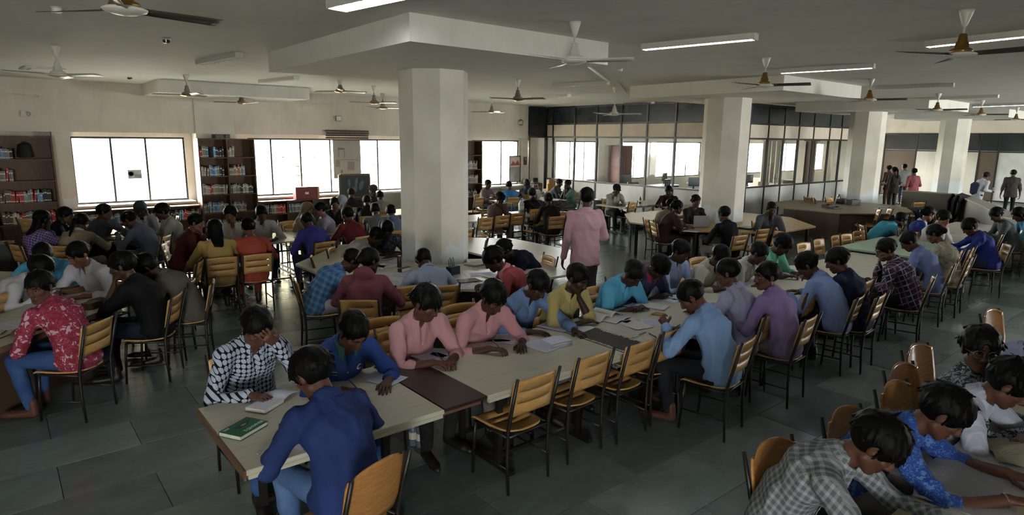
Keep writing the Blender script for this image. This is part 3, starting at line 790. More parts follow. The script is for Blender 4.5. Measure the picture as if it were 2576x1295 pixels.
p = at_y(70, 286, YB - .4); v = empty('wall_speaker', p, 0, 'square white speaker plate high on the window wall band', 'speaker')
MB().box((0, -.02, 0), (.24, .04, .14), bev=.006).build('plate', M_FIX, v)
MB().lathe([(.05, 0), (.05, .006), (.036, .008), (.030, .002)], 18, M=Matrix.Translation((0, -.04, 0)) @ Matrix.Rotation(PI / 2, 4, 'X')).build('cone', M_FANS, v)
p = at_y(850, 298, YB - .4); v = empty('wall_speaker', p, 0, 'grey box speaker high on the wall above the hanging chart', 'speaker')
MB().box((0, -.04, 0), (.17, .08, .15), bev=.008).build('cabinet', M_FANS, v); MB().box((0, -.083, 0), (.13, .006, .11)).build('front_grille', M_FIX, v)
p = at_y(1310, 308, YB - .4); v = empty('wall_clock', p, 0, 'round grey disc on the band beside the glass room', 'disc')
MB().lathe([(.10, 0), (.11, .02), (.09, .03), (.0005, .03)], 22, M=Matrix.Rotation(PI / 2, 4, 'X')).build('disc_body', M_FANS, v)
MB().lathe([(.07, .030), (.07, .034), (.0005, .035)], 22, M=Matrix.Rotation(PI / 2, 4, 'X')).build('disc_face', M_FIX, v)
# ------------------------------------------------------------------ people: bodies grown as one smooth implicit surface
def _n(v):
    v = np.asarray(v, float); l = np.linalg.norm(v)
    return v / l if l > 1e-9 else v
class SDF:
    def __init__(s, lo, hi, vox):
        s.v = vox; s.lo = np.asarray(lo, float)
        s.dim = np.maximum(4, np.ceil((np.asarray(hi, float) - s.lo) / vox).astype(int) + 1)
        s.D = np.full(tuple(s.dim), 0.5, np.float32)
        s.ax = [(s.lo[i] + vox * np.arange(s.dim[i])).astype(np.float32) for i in range(3)]
    def _win(s, lo, hi, pad):
        a = np.clip(np.floor((np.asarray(lo) - pad - s.lo) / s.v).astype(int), 0, s.dim)
        b = np.clip(np.ceil((np.asarray(hi) + pad - s.lo) / s.v).astype(int) + 1, 0, s.dim)
        if np.any(b - a < 1): return None, None
        sl = tuple(slice(a[i], b[i]) for i in range(3))
        X = s.ax[0][sl[0]][:, None, None]; Y = s.ax[1][sl[1]][None, :, None]; Z = s.ax[2][sl[2]][None, None, :]
        return sl, (X, Y, Z)
    def _comb(s, sl, d, k, op):
        a = s.D[sl]
        if op == 'sub':
            d = -d
            if k > 0:
                h = np.clip(0.5 - 0.5 * (a - d) / k, 0, 1); s.D[sl] = a * (1 - h) + d * h + k * h * (1 - h)
            else: s.D[sl] = np.maximum(a, d)
        else:
            if k > 0:
                h = np.clip(0.5 + 0.5 * (a - d) / k, 0, 1); s.D[sl] = a * (1 - h) + d * h - k * h * (1 - h)
            else: s.D[sl] = np.minimum(a, d)
    def cap(s, a, b, ra, rb, k=0.02, op='add'):
        a = np.asarray(a, float); b = np.asarray(b, float); R = max(ra, rb)
        sl, g = s._win(np.minimum(a, b) - R, np.maximum(a, b) + R, k + 2.6 * s.v)
        if sl is None: return
        X, Y, Z = g; ab = b - a; L2 = float(ab @ ab) + 1e-12
        px, py, pz = X - np.float32(a[0]), Y - np.float32(a[1]), Z - np.float32(a[2])
        t = np.clip((px * np.float32(ab[0]) + py * np.float32(ab[1]) + pz * np.float32(ab[2])) / np.float32(L2), 0, 1)
        d = np.sqrt((px - t * np.float32(ab[0])) ** 2 + (py - t * np.float32(ab[1])) ** 2 + (pz - t * np.float32(ab[2])) ** 2) - (np.float32(ra) + t * np.float32(rb - ra))
        s._comb(sl, d, k, op)
    def ell(s, c, r, B=None, k=0.02, op='add'):
        "ellipsoid: centre, radii along the rows of B"
        c = np.asarray(c, float); r = np.asarray(r, float); B = np.eye(3) if B is None else np.asarray(B, float)
        R = float(max(r)); sl, g = s._win(c - R, c + R, k + 2.6 * s.v)
        if sl is None: return
        X, Y, Z = g; x, y, z = X - np.float32(c[0]), Y - np.float32(c[1]), Z - np.float32(c[2])
        q = [(x * np.float32(B[i][0]) + y * np.float32(B[i][1]) + z * np.float32(B[i][2])) / np.float32(r[i]) for i in range(3)]
        k0 = np.sqrt(q[0] ** 2 + q[1] ** 2 + q[2] ** 2)
        k1 = np.sqrt((q[0] / np.float32(r[0])) ** 2 + (q[1] / np.float32(r[1])) ** 2 + (q[2] / np.float32(r[2])) ** 2) + 1e-6
        s._comb(sl, k0 * (k0 - 1) / k1, k, op)
    def ecap(s, a, b, ra, rb, lat, k=0.02, op='add'):
        "capsule of elliptic section: radii (lateral, depth) at each end"
        a = np.asarray(a, float); b = np.asarray(b, float); L = np.linalg.norm(b - a) + 1e-9; d = (b - a) / L
        u = _n(np.asarray(lat, float) - d * (np.asarray(lat, float) @ d)); w = np.cross(d, u)
        R = max(ra + rb); sl, g = s._win(np.minimum(a, b) - R, np.maximum(a, b) + R, k + 2.6 * s.v)
        if sl is None: return
        X, Y, Z = g; x, y, z = X - np.float32(a[0]), Y - np.float32(a[1]), Z - np.float32(a[2])
        f = np.float32
        t = x * f(d[0]) + y * f(d[1]) + z * f(d[2]); tc = np.clip(t, 0, f(L)); e = t - tc; tt = tc / f(L)
        pu = x * f(u[0]) + y * f(u[1]) + z * f(u[2]); pw = x * f(w[0]) + y * f(w[1]) + z * f(w[2])
        r1 = f(ra[0]) + tt * f(rb[0] - ra[0]); r2 = f(ra[1]) + tt * f(rb[1] - ra[1]); m = np.minimum(r1, r2)
        q = np.sqrt((pu / r1) ** 2 + (pw / r2) ** 2 + (e / m) ** 2)
        gq = np.sqrt((pu / r1 ** 2) ** 2 + (pw / r2 ** 2) ** 2 + (e / m ** 2) ** 2) + 1e-6
        s._comb(sl, q * (q - 1) / gq, k, op)
    def half(s, p, nrm):
        "keep only the side the normal points away from"
        p = np.asarray(p, float); nrm = _n(nrm); f = np.float32
        d = (s.ax[0][:, None, None] - f(p[0])) * f(nrm[0]) + (s.ax[1][None, :, None] - f(p[1])) * f(nrm[1]) + (s.ax[2][None, None, :] - f(p[2])) * f(nrm[2])
        s.D = np.maximum(s.D, d)
    def nets(s):
        Dg = s.D; S = Dg < 0; nx, ny, nz = Dg.shape
        cs = [(i, j, k) for i in (0, 1) for j in (0, 1) for k in (0, 1)]
        cnt = np.zeros((nx - 1, ny - 1, nz - 1), np.int8)
        for (i, j, k) in cs: cnt += S[i:nx - 1 + i, j:ny - 1 + j, k:nz - 1 + k]
        act = (cnt > 0) & (cnt < 8); idx = np.argwhere(act)
        if len(idx) == 0: return np.zeros((0, 3)), np.zeros((0, 4), int)
        vid = np.full(act.shape, -1, np.int32); vid[act] = np.arange(len(idx))
        C = np.stack([Dg[idx[:, 0] + i, idx[:, 1] + j, idx[:, 2] + k] for (i, j, k) in cs], 1)
        acc = np.zeros((len(idx), 3)); n = np.zeros(len(idx)); P = np.array(cs, float)
        for a in range(8):
            for b in range(a + 1, 8):
                if np.abs(P[a] - P[b]).sum() != 1: continue
                m = (C[:, a] < 0) != (C[:, b] < 0)
                t = C[m, a] / (C[m, a] - C[m, b])
                acc[m] += P[a] + t[:, None] * (P[b] - P[a]); n[m] += 1
        V = s.lo + s.v * (idx + acc / n[:, None])
        Q = []
        for ax in range(3):
            sh = [slice(1, None)] * 3
            A = [slice(1, -1)] * 3; B = [slice(1, -1)] * 3
            A[ax] = slice(0, -1); B[ax] = slice(1, None)
            s0 = S[tuple(A)]; s1 = S[tuple(B)]
            for flip in (False, True):
                m = (s0 & ~s1) if not flip else (~s0 & s1)
                e = np.argwhere(m)
                if len(e) == 0: continue
                off = np.ones(3, int); off[ax] = 0
                e = e + off
                u, w = [(1, 2), (2, 0), (0, 1)][ax]
                q = []
                for du, dw in ((1, 1), (0, 1), (0, 0), (1, 0)):
                    c = e.copy(); c[:, u] -= du; c[:, w] -= dw; q.append(vid[c[:, 0], c[:, 1], c[:, 2]])
                q = np.stack(q, 1)
                Q.append(q[:, ::-1] if flip else q)
        Q = np.concatenate(Q); Q = Q[(Q >= 0).all(1)]
        return V, Q
def vnormals(V, Q):
    N = np.zeros_like(V)
    fn = np.cross(V[Q[:, 2]] - V[Q[:, 0]], V[Q[:, 3]] - V[Q[:, 1]])
    for i in range(4): np.add.at(N, Q[:, i], fn)
    return N / (np.linalg.norm(N, axis=1, keepdims=True) + 1e-12)
def smooth(V, Q, it=1, lam=0.5):
    for _ in range(it):
        A = np.zeros_like(V); n = np.zeros(len(V))
        for i in range(4):
            np.add.at(A, Q[:, i], V[Q[:, (i + 1) % 4]] + V[Q[:, (i + 3) % 4]]); np.add.at(n, Q[:, i], 2)
        V = V + lam * (A / np.maximum(n, 1)[:, None] - V)
    return V
def waves(P, seed, f0, n=6):
    r = np.random.RandomState(seed); o = np.zeros(len(P))
    for i in range(n):
        k = r.normal(size=3); k = k / np.linalg.norm(k) * f0 * (0.7 + 0.9 * r.rand())
        o += np.sin(P @ k + r.rand() * 6.28 + 1.3 * np.sin(P @ (r.normal(size=3) * f0 * 0.4)))
    return o / n
def np_mesh(name, V, Q, mats, mi=None):
    me = D.meshes.new(name); n = len(Q)
    me.vertices.add(len(V)); me.vertices.foreach_set('co', np.ascontiguousarray(V, np.float32).ravel())
    me.loops.add(n * 4); me.loops.foreach_set('vertex_index', np.ascontiguousarray(Q, np.int32).ravel())
    me.polygons.add(n); me.polygons.foreach_set('loop_start', np.arange(0, n * 4, 4, dtype=np.int32))
    me.polygons.foreach_set('use_smooth', np.ones(n, bool))
    for m in mats: me.materials.append(m)
    if mi is not None: me.polygons.foreach_set('material_index', np.ascontiguousarray(mi, np.int32))
    me.update(calc_edges=True); me.validate(); return me
def rot_axis(ax, a):
    ax = _n(ax); K = np.array([[0, -ax[2], ax[1]], [ax[2], 0, -ax[0]], [-ax[1], ax[0], 0]])
    return np.eye(3) + math.sin(a) * K + (1 - math.cos(a)) * (K @ K)
def ik(S, T, pole, l1, l2):
    S = np.asarray(S, float); T = np.asarray(T, float); d = T - S; L = np.linalg.norm(d)
    m = (l1 + l2) * 0.985
    if L > m: T = S + d / L * m; d = T - S; L = m
    L = max(L, abs(l1 - l2) + 0.03); dn = d / np.linalg.norm(d)
    a = (l1 * l1 - l2 * l2 + L * L) / (2 * L); h = math.sqrt(max(1e-6, l1 * l1 - a * a))
    p = np.asarray(pole, float); p = _n(p - dn * (p @ dn))
    return S + dn * a + p * h, S + dn * L

VOX = {'hero': (0.0063, 0.0098, 0.018), 'near': (0.0088, 0.0138, 0.022), 'mid': (0.0126, 0.0180, 0.028), 'far': (0.0170, 0.022, 0.032)}
SKIN_HEX = ['#4f3227', '#40281e', '#53362a', '#352119', '#765040', '#2b1b15']
def skin_mat(i):
    key = ('skin', i)
    if key in _mats: return _mats[key]
    t = NT('skin_tone'); c = lin(SKIN_HEX[i]); co = t.obj(); n = t.noise(co, 14, 3)
    dk = tuple(v * 0.82 for v in c[:3]) + (1,); lt = tuple(min(1, v * 1.12) for v in c[:3]) + (1,)
    t.link(t.ramp(n.outputs[0], [(0.3, dk), (0.7, lt)]), t.b.inputs['Base Color'])
    t.b.inputs['Roughness'].default_value = 0.52; t.b.inputs['Specular IOR Level'].default_value = 0.28
    t.b.inputs['Subsurface Weight'].default_value = 0.0
    n2 = t.noise(co, 160, 2); t.bump(n2.outputs[0], 0.12, 0.002)
    _mats[key] = t.m; return t.m
def lip_mat(i):
    c = SKIN_HEX[i].lstrip('#'); v = [int(c[k:k + 2], 16) for k in (0, 2, 4)]
    return flat('lip_tone', '#%02x%02x%02x' % (min(255, int(v[0] * 0.95)), int(v[1] * 0.72), int(v[2] * 0.75)), 0.4)
def hair_mat(hexc='#070606'):
    key = ('hair', hexc)
    if key in _mats: return _mats[key]
    t = NT('hair_strands'); c = lin(hexc); co = t.obj()
    w = t.noise(t.mapping(co, (60, 60, 9)), 4, 3, 0.6)
    t.link(t.ramp(w.outputs[0], [(0.35, tuple(v * 0.45 for v in c[:3]) + (1,)), (0.75, tuple(v * 1.25 for v in c[:3]) + (1,))]), t.b.inputs['Base Color'])
    t.b.inputs['Roughness'].default_value = 0.55; t.b.inputs['Specular IOR Level'].default_value = 0.12
    t.bump(w.outputs[0], 0.35, 0.004)
    _mats[key] = t.m; return t.m
def cloth(col, pat='plain', col2='#ffffff', col3=None):
    key = ('cloth', col, pat, col2, col3)
    if key in _mats: return _mats[key]
    t = NT('cloth_' + pat); a, b2 = lin(col), lin(col2)
    def dull(c): g_ = .3 * c[0] + .5 * c[1] + .2 * c[2]; return tuple((v * .80 + g_ * .20) * .86 for v in c[:3]) + (1,)
    a, b2 = dull(a), dull(b2); co = t.obj(); B = t.b
    wr = t.noise(t.mapping(co, (1, 1, 0.7)), 16, 4, 1.5)
    if pat == 'plain':
        n = t.noise(co, 5, 3); out = t.mix(n.outputs[0], tuple(v * 0.86 for v in a[:3]) + (1,), tuple(min(1, v * 1.1) for v in a[:3]) + (1,))
    elif pat == 'denim':
        n = t.noise(co, 6, 4); n2 = t.noise(t.mapping(co, (300, 300, 40)), 1.0, 1)
        f = t.math('ADD', t.math('MULTIPLY', n.outputs[0], 0.75), t.math('MULTIPLY', n2.outputs[0], 0.25))
        out = t.ramp(f, [(0.35, a), (0.65, b2)])
    elif pat in ('plaid', 'check', 'madras'):
        x, y, z = t.sepxyz(co); s = {'plaid': 105.0, 'check': 190.0, 'madras': 95.0}[pat]
        nx = t.sepxyz(t.new('ShaderNodeTexCoord').outputs['Normal'])[0]; sd = t.math('GREATER_THAN', t.math('ABSOLUTE', nx), .68)
        u = t.math('ADD', t.math('MULTIPLY', x, t.math('SUBTRACT', 1.0, sd)), t.math('MULTIPLY', t.math('SUBTRACT', y, t.math('MULTIPLY', z, .45)), sd)); z = t.math('ADD', t.math('MULTIPLY', z, .87), t.math('MULTIPLY', y, .5))
        def band(v, sc, wd): return t.math('GREATER_THAN', t.math('SINE', t.math('MULTIPLY', v, sc)), wd)
        h = band(u, s, 0.86 if pat == 'plaid' else 0.2); v = band(z, s, 0.86 if pat == 'plaid' else 0.2)
        if pat == 'plaid':
            f = t.math('MULTIPLY', t.math('ADD', h, v), 0.5); out = t.mix(t.math('MINIMUM', t.math('ADD', h, v), 0.8), a, b2)
            if col3:
                h2 = band(u, s / 2, 0.1); out = t.mix(t.math('MULTIPLY', h2, 0.55), out, lin(col3))
        else:
            out = t.mix(t.math('MULTIPLY', t.math('ADD', h, v), 0.5), a, b2)
    elif pat == 'stripe':
        x, y, z = t.sepxyz(co); u = t.math('ADD', x, t.math('MULTIPLY', y, 0.5))
        out = t.mix(t.math('GREATER_THAN', t.math('SINE', t.math('MULTIPLY', u, 260.0)), 0.55), a, b2)
    elif pat == 'dots':
        x, y, z = t.sepxyz(co); sc = 205.0
        u = t.math('ADD', x, t.math('MULTIPLY', y, 0.25))
        w = t.noise(co, 9, 2)
        u = t.math('ADD', u, t.math('MULTIPLY', w.outputs[0], 0.02))
        zz = t.math('ADD', t.math('MULTIPLY', z, .9), t.math('MULTIPLY', y, 0.45))
        fu = t.math('SUBTRACT', t.math('FRACT', t.math('MULTIPLY', u, 34.0)), .5); fv = t.math('SUBTRACT', t.math('FRACT', t.math('MULTIPLY', zz, 34.0)), .5)
        p = t.math('SUBTRACT', .205, t.math('ADD', t.math('MULTIPLY', fu, fu), t.math('MULTIPLY', fv, fv)))
        n = t.noise(co, 90, 3)
        pale = t.mix(n.outputs[0], b2, lin(col3) if col3 else a)
        out = t.mix(t.math('GREATER_THAN', p, 0.0), a, pale)
    elif pat in ('floral', 'lace', 'block'):
        vo = t.new('ShaderNodeTexVoronoi', Scale={'floral': 24.0, 'lace': 46.0, 'block': 34.0}[pat])
        nz = t.noise(co, 22, 3); off = t.mix(0.12, co, nz.outputs[1]); t.link(off, vo.inputs['Vector'])
        f = t.math('ADD', vo.outputs['Distance'], t.math('MULTIPLY', t.math('SUBTRACT', nz.outputs[0], 0.5), 0.9))
        out = t.ramp(f, [(0.28, b2), (0.36, a), (0.52, a), (0.6, lin(col3) if col3 else b2), (0.66, a)])
        if pat == 'lace': out = t.ramp(f, [(0.30, b2), (0.46, b2), (0.5, a)])
    else:
        out = a
    B.inputs['Roughness'].default_value = 0.82; B.inputs['Specular IOR Level'].default_value = 0.18
    if pat != 'satin' and hasattr(out, 'links'): t.link(out, B.inputs['Base Color'])
    else: B.inputs['Base Color'].default_value = a
    if 'Sheen Weight' in B.inputs: B.inputs['Sheen Weight'].default_value = 0.0
    t.bump(wr.outputs[0], 0.45, 0.012)
    _mats[key] = t.m; return t.m

def head_skin(g, c, R, lod, female=False, beard=False):
    "head in its own frame: x right, y front, z up"
    T = lambda p: np.asarray(c) + R.T @ np.asarray(p, float)
    B = R
    g.ell(T((0, -.012, .034)), (.074, .093, .082), B, .02)
    g.ell(T((0, .030, -.030)), (.060, .062, .086), B, .02)
    for s in (-1, 1):
        g.cap(T((s * .050, .004, -.058)), T((s * .020, .058, -.098)), .022, .019, .018)
        g.ell(T((s * .040, .060, -.022)), (.024, .022, .020), B, .015)
    g.cap(T((-.010, .066, -.100)), T((.010, .066, -.100)), .018, .018, .014)
    if lod != 'far':
        for s in (-1, 1):
            g.cap(T((s * .046, .072, .022)), T((s * .012, .088, .024)), .011, .011, .010)
            g.ell(T((s * .031, .098, .003)), (.017, .016, .012), B, .010, 'sub')
            g.ell(T((s * .031, .076, .002)), (.014, .014, .013), B, .004)
            g.cap(T((s * .012, .098, -.040)), T((s * .013, .092, -.042)), .010, .008, .006)
        g.cap(T((0, .089, .012)), T((0, .109, -.034)), .010, .0135, .010)
        g.cap(T((-.021, .083, -.067)), T((.021, .083, -.067)), .0065, .0065, .005)
        g.cap(T((-.011, .089, -.066)), T((.011, .089, -.066)), .0075, .0075, .004)
        g.cap(T((-.014, .085, -.079)), T((.014, .085, -.079)), .0085, .0085, .004)
    else:
        g.cap(T((0, .089, .012)), T((0, .108, -.034)), .011, .015, .010)
    er = .010 if lod in ('hero', 'near') else .013
    for s in (-1, 1):
        g.ell(T((s * .079, -.006, -.004)), (er, .020, .033), B @ rot_axis((0, 0, 1), s * .35), .006)
        if lod in ('hero', 'near'): g.ell(T((s * .089, .002, .002)), (.006, .010, .017), B, .006, 'sub')

def hand(g, w, d, nrm, side, lod, curl=0.5):
    "w wrist, d finger direction, nrm out of the back of the hand"
    d = _n(d); nrm = _n(np.asarray(nrm, float) - d * (np.asarray(nrm, float) @ d)); lat = np.cross(d, nrm) * side   # lat: towards the thumb
    lat = -lat
    k = .004 if lod in ('hero', 'near') else .008
    mr = g.v * 0.78
    kn = w + d * .092
    g.ecap(w - d * .01, kn - d * .012, (.024, .019), (.036, .014), lat, .010)
    L = [(.030, .072), (.0105, .083), (-.0095, .077), (-.029, .060)]
    for i, (o, ln) in enumerate(L):
        p = kn + lat * o - d * (.004 * abs(i - 1)); a = 0.15; fd = _n(d + lat * o * 2.6)
        r = .0092 - .0006 * i
        for j, fr in enumerate((.45, .32, .27)):
            a += curl * (0.42, 0.75, 0.5)[j]
            q = p + (fd * math.cos(a) - nrm * math.sin(a)) * ln * fr
            g.cap(p, q, max(r, mr), max(r * .9, mr), k); p = q; r *= .9
    p = w + d * .022 + lat * .026 - nrm * .006
    q = p + _n(d * .7 + lat * .75 - nrm * .25) * .040; g.cap(p, q, max(.0125, mr), max(.0105, mr), .010)
    e = q + _n(d * .95 + lat * .12 - nrm * .42 * (0.5 + curl)) * .034; g.cap(q, e, max(.0103, mr), max(.0085, mr), k)

def pose(sp):
    "joint positions in the person's own frame (x right, y forward, z up, hips over the origin)"
    J = {}; st = sp.get('stand', False); k = sp.get('size', 1.0)
    L = math.radians(sp.get('lean', 15)); side = math.radians(sp.get('side', 0)); tw = math.radians(sp.get('twist', 0))
    hz = .93 if st else .550 / sp.get('k', 1.0)
    H = np.array([0, 0, hz])
    def dirn(a, b=0.0): return _n(np.array([math.sin(side) * math.cos(a), math.sin(a), math.cos(a)]))
    J['H'] = H
    J['W'] = H + dirn(L * .55) * .17
    J['C'] = J['W'] + dirn(L * .95) * .16
    J['N'] = J['C'] + dirn(L * 1.35) * .155
    up = _n(J['N'] - J['C']); J['up'] = up
    lat = _n(np.array([math.cos(tw), math.sin(tw), 0.0])); lat = _n(lat - up * (lat @ up)); J['lat'] = lat; fwd = np.cross(up, lat); J['fwd'] = fwd
    sw = sp.get('sw', .168)
    J['S'] = {s: J['N'] + lat * s * sw - up * .062 + fwd * (.012 + sp.get('hunch', .02)) for s in (-1, 1)}
    hy = math.radians(sp.get('hy', 0)) + tw * .6; hp = math.radians(sp.get('hp', 30)); hr = math.radians(sp.get('hr', 0))
    y = np.array([-math.sin(hy) * math.cos(hp), math.cos(hy) * math.cos(hp), -math.sin(hp)])
    x = _n(np.cross(y, [0, 0, 1])); z = np.cross(x, y)
    if hr: R0 = rot_axis(y, hr); x, z = R0 @ x, R0 @ z
    J['R'] = np.stack([x, y, z])
    J['nk'] = J['N'] + _n(up * .8 + np.array([0, .25, .35])) * .052
    J['hd'] = J['nk'] + z * .086 + y * .026
    return J

def head_local(sp): return pose(sp)['hd']

def make_person(sp):
    lod = sp.get('lod', 'mid'); vb, vs, vt = VOX[lod]
    J = pose(sp); st = sp.get('stand', False); fem = sp.get('fem', False)
    H, Wp, Cc, N, up, lat, fwd = J['H'], J['W'], J['C'], J['N'], J['up'], J['lat'], J['fwd']
    # arms
    arms = {}
    for s, pr in ((1, sp.get('ra', 'write')), (-1, sp.get('la', 'table'))):
        S = J['S'][s]; pole = np.array([s * .75, -.25, -.75]); tgt = None; hd_d = None; nrm = np.array([0, 0, 1.0]); curl = .45
        kk = sp.get('k', 1.0); tz = sp.get('tz', .778) / kk
        if isinstance(pr, (tuple, list)):
            pr, ofs = pr[0], np.asarray(pr[1], float)
        else: ofs = np.zeros(3)
        if pr == 'write': tgt = np.array([s * .12, .42, tz + .012]); curl = .85; hd_d = np.array([-s * .45, .85, -.10])
        elif pr == 'table': tgt = np.array([s * .17, .42, tz]); curl = .25; hd_d = np.array([-s * .5, .85, -.08])
        elif pr == 'fold': tgt = np.array([s * .06, .40, tz]); curl = .3; hd_d = np.array([-s * .95, .30, -.05])
        elif pr == 'reach': tgt = np.array([s * .14, .62, tz]); curl = .25; hd_d = np.array([-s * .1, 1, -.06])
        elif pr == 'hold': tgt = np.array([s * .13, .42, tz + .10]); curl = .8; hd_d = np.array([-s * .5, .8, .25]); nrm = np.array([s * .8, 0, .4])
        elif pr == 'lap': tgt = np.array([s * .11, .30, .66 / kk]); curl = .4; hd_d = np.array([-s * .3, .9, -.3])
        elif pr == 'side': tgt = H + np.array([s * .27, .04, -.13]); curl = .5; hd_d = np.array([0, .12, -1.0]); nrm = np.array([s, 0, 0]); pole = np.array([s * .3, -1, 0])
        elif pr == 'bent': tgt = H + np.array([s * .20, .26, .12]); curl = .7; hd_d = np.array([-s * .4, .9, .1]); pole = np.array([s * .4, -1, -.5])
        elif pr in ('chin', 'brow', 'ear', 'mouth'):
            R = J['R']; p = {'chin': (s * .030, .085, -.165), 'brow': (s * .075, .135, -.035), 'ear': (s * .125, .01, -.09), 'mouth': (s * .02, .115, -.15)}[pr]
            tgt = J['hd'] + R.T @ np.array(p); curl = {'chin': .8, 'brow': .25, 'ear': .6, 'mouth': .9}[pr]
            hd_d = R.T @ {'chin': np.array([-s * .35, -.15, .9]), 'brow': np.array([-s * .75, -.05, .62]), 'ear': np.array([0, -.1, 1]), 'mouth': np.array([-s * .5, 0, .85])}[pr]
            nrm = R.T @ {'chin': np.array([s * .6, .8, 0]), 'brow': np.array([s * .25, 1, 0]), 'ear': np.array([s, .2, 0]), 'mouth': np.array([s * .3, 1, 0])}[pr]
            pole = np.array([s * .5, .25, -1.0])
        tgt = tgt + ofs
        E_, Wr = ik(S, tgt, pole, .285, .255)
        if hd_d is None: hd_d = Wr - E_
        arms[s] = (S, E_, Wr, _n(hd_d * .75 + _n(Wr - E_) * .5), nrm, curl)
    J['arms'] = arms
    # legs
    legs = {}
    for s in (-1, 1):
        if st:
            hp_ = H + np.array([s * .088, 0, -.02]); stg = sp.get('stride', .0) * s
            kn = np.array([s * .095, .02 + stg * .5, .50]); an = np.array([s * .10, -.02 + stg, .085]); ft = an + np.array([s * .03, .15, -.05])
        else:
            hp_ = H + np.array([s * .088, .01, -.01]); kx = sp.get('knee', .13)
            fy = sp.get('feet', .40) + (.05 if s > 0 else -.04)
            kn = np.array([s * kx, .43, .545 / sp.get('k', 1.0)]); an = np.array([s * (kx - .01), fy, .085]); ft = an + np.array([s * .03, .15, -.05])
        legs[s] = (hp_, kn, an, ft)
    pts = [J['hd'], N, H] + [q for a in arms.values() for q in a[:3]]
    # ---- skin: head, neck, shoulders, arms and hands in one surface
    hands_p = [a[2] + a[3] * .2 for a in arms.values()]
    P = np.array([J['hd'] + .16, J['hd'] - .16, N + .1, N - .2] + [a[k] for a in arms.values() for k in (0, 1, 2)] + hands_p)
    lo = P.min(0) - .07; hi = P.max(0) + .07
    g = SDF(lo, hi, vb)
    R = J['R']; hdc = J['hd']
    slv = sp.get('sleeve', 'long')
    for s, (S, E_, Wr, hd_d, nrm, curl) in arms.items():
        # limbs that cloth hides are kept slim; where skin shows they have their full girth
        hid = max(.017, vb * 1.6); F = lambda t: E_ + (Wr - E_) * t
        g.cap(N - up * .06, S, .034, hid, .02)
        if slv == 'short': g.cap(S, S + (E_ - S) * .5, hid, .044, .02); g.cap(S + (E_ - S) * .5, E_, .045, .036, .02)
        else: g.cap(S, E_, hid, hid if slv == 'long' else .030, .02)
        if slv == 'long': g.cap(E_, F(.72), hid, hid, .02); g.cap(F(.72), Wr, .027, .0245, .02)
        else: g.cap(E_, F(.35), .036, .0365, .02); g.cap(F(.35), Wr, .036, .0245, .015)
    g.ecap(N - up * .13, N - up * .035, (.095, .085), (.090, .060), lat, .03)
    nb = N - up * .02 + fwd * .008
    g.cap(nb, hdc + R.T @ np.array((0, -.018, -.05)), .054 if not fem else .047, .050 if not fem else .044, .02)
    for s, (S, E_, Wr, hd_d, nrm, curl) in arms.items(): hand(g, Wr, hd_d, nrm, s, lod, curl)
    head_skin(g, hdc, R, lod, fem)
    V, Q = g.nets()
    if lod != 'hero': V = smooth(V, Q, 1, .35)
    si = sp.get('skin', 0)
    mi = np.zeros(len(Q), int)
    if lod in ('hero', 'near'):
        fc = (V[Q].mean(1) - hdc) @ R.T
        lips = (np.abs(fc[:, 0]) < .0235 - np.abs(fc[:, 2] + .072) * .9) & (np.abs(fc[:, 2] + .073) < .0135) & (fc[:, 1] > .080)
        mi[lips] = 1
    body = link('person', np_mesh('person', V, Q, [skin_mat(si), lip_mat(si)], mi))
    # ---- shirt
    e = .012
    shirt_m = sp['mat']; P2 = [a[k] for a in arms.values() for k in (0, 1, 2)] + [H - .22, H + .22, N + .1, Cc + .2, Cc - .2]
    P2 = np.array(P2); g = SDF(P2.min(0) - .09 - (np.array([0, 0, .12]) if st else 0), P2.max(0) + .09, vs)
    wd = sp.get('wide', 1.0)
    hemz = .10 if not st else .17
    pel = _n(Wp - H)
    g.ecap(H - pel * (hemz + .10 if st else .02), H + pel * .05, ((.198 if st else .170) * wd, .158 if st else .128), (.166 * wd, .122), (1, 0, 0), .03)
    g.ecap(H + pel * .05, Wp, (.164 * wd, .118), (.150 * wd, .108), lat, .04)
    g.ecap(Wp, Cc, (.152 * wd, .108), (.172 * wd, .118), lat, .05)
    g.ecap(Cc, N - up * .07, (.168 * wd, .112), (.120 * wd, .075), lat, .05)
    if not st:
        g.ell(H + np.array([0, .03, -.01]), (.182 * wd, .155, .085), None, .04)
        if fem: g.ecap(H + np.array([0, .06, .0]), H + np.array([0, .26, .0]), (.17, .085), (.16, .07), (1, 0, 0), .04)
    for s, (S, E_, Wr, hd_d, nrm, curl) in arms.items():
        g.cap(N - up * .040 + lat * s * .045 - fwd * .008, S, .044, .056, .05)
        if slv == 'long': g.cap(S, E_, .058, .047, .03); g.cap(E_, Wr - _n(Wr - E_) * .03, .048, .036, .02); g.cap(Wr - _n(Wr - E_) * .055, Wr - _n(Wr - E_) * .02, .040, .040, .004)
        elif slv == 'roll':
            m = E_ + (Wr - E_) * sp.get('cuff', .30)
            g.cap(S, E_, .061, .050, .03); g.cap(E_, m, .050, .046, .015); g.cap(m - _n(Wr - E_) * .018, m + _n(Wr - E_) * .012, .050, .050, .004)
        elif slv == 'short':
            m = S + (E_ - S) * .72
            g.cap(S, m, .063, .060, .03)
    nk_ = sp.get('neck', 'v')
    if nk_ == 'hood': g.ell(N - fwd * .085 - up * .02, (.10, .055, .075), None, .04)
    if nk_ in ('v', 'stand'): g.ecap(N - up * .05 + fwd * .004, N + up * .000 - fwd * .002, (.080, .070), (.068, .062), lat, .012)
    if nk_ == 'v': g.ecap(N + fwd * .060 + up * .03, N + fwd * .175 - up * .155, (.036, .05), (.006, .05), lat, .006, 'sub')
    if st: g.half(H - np.array([0, 0, hemz + .01]), (0, 0, -1))
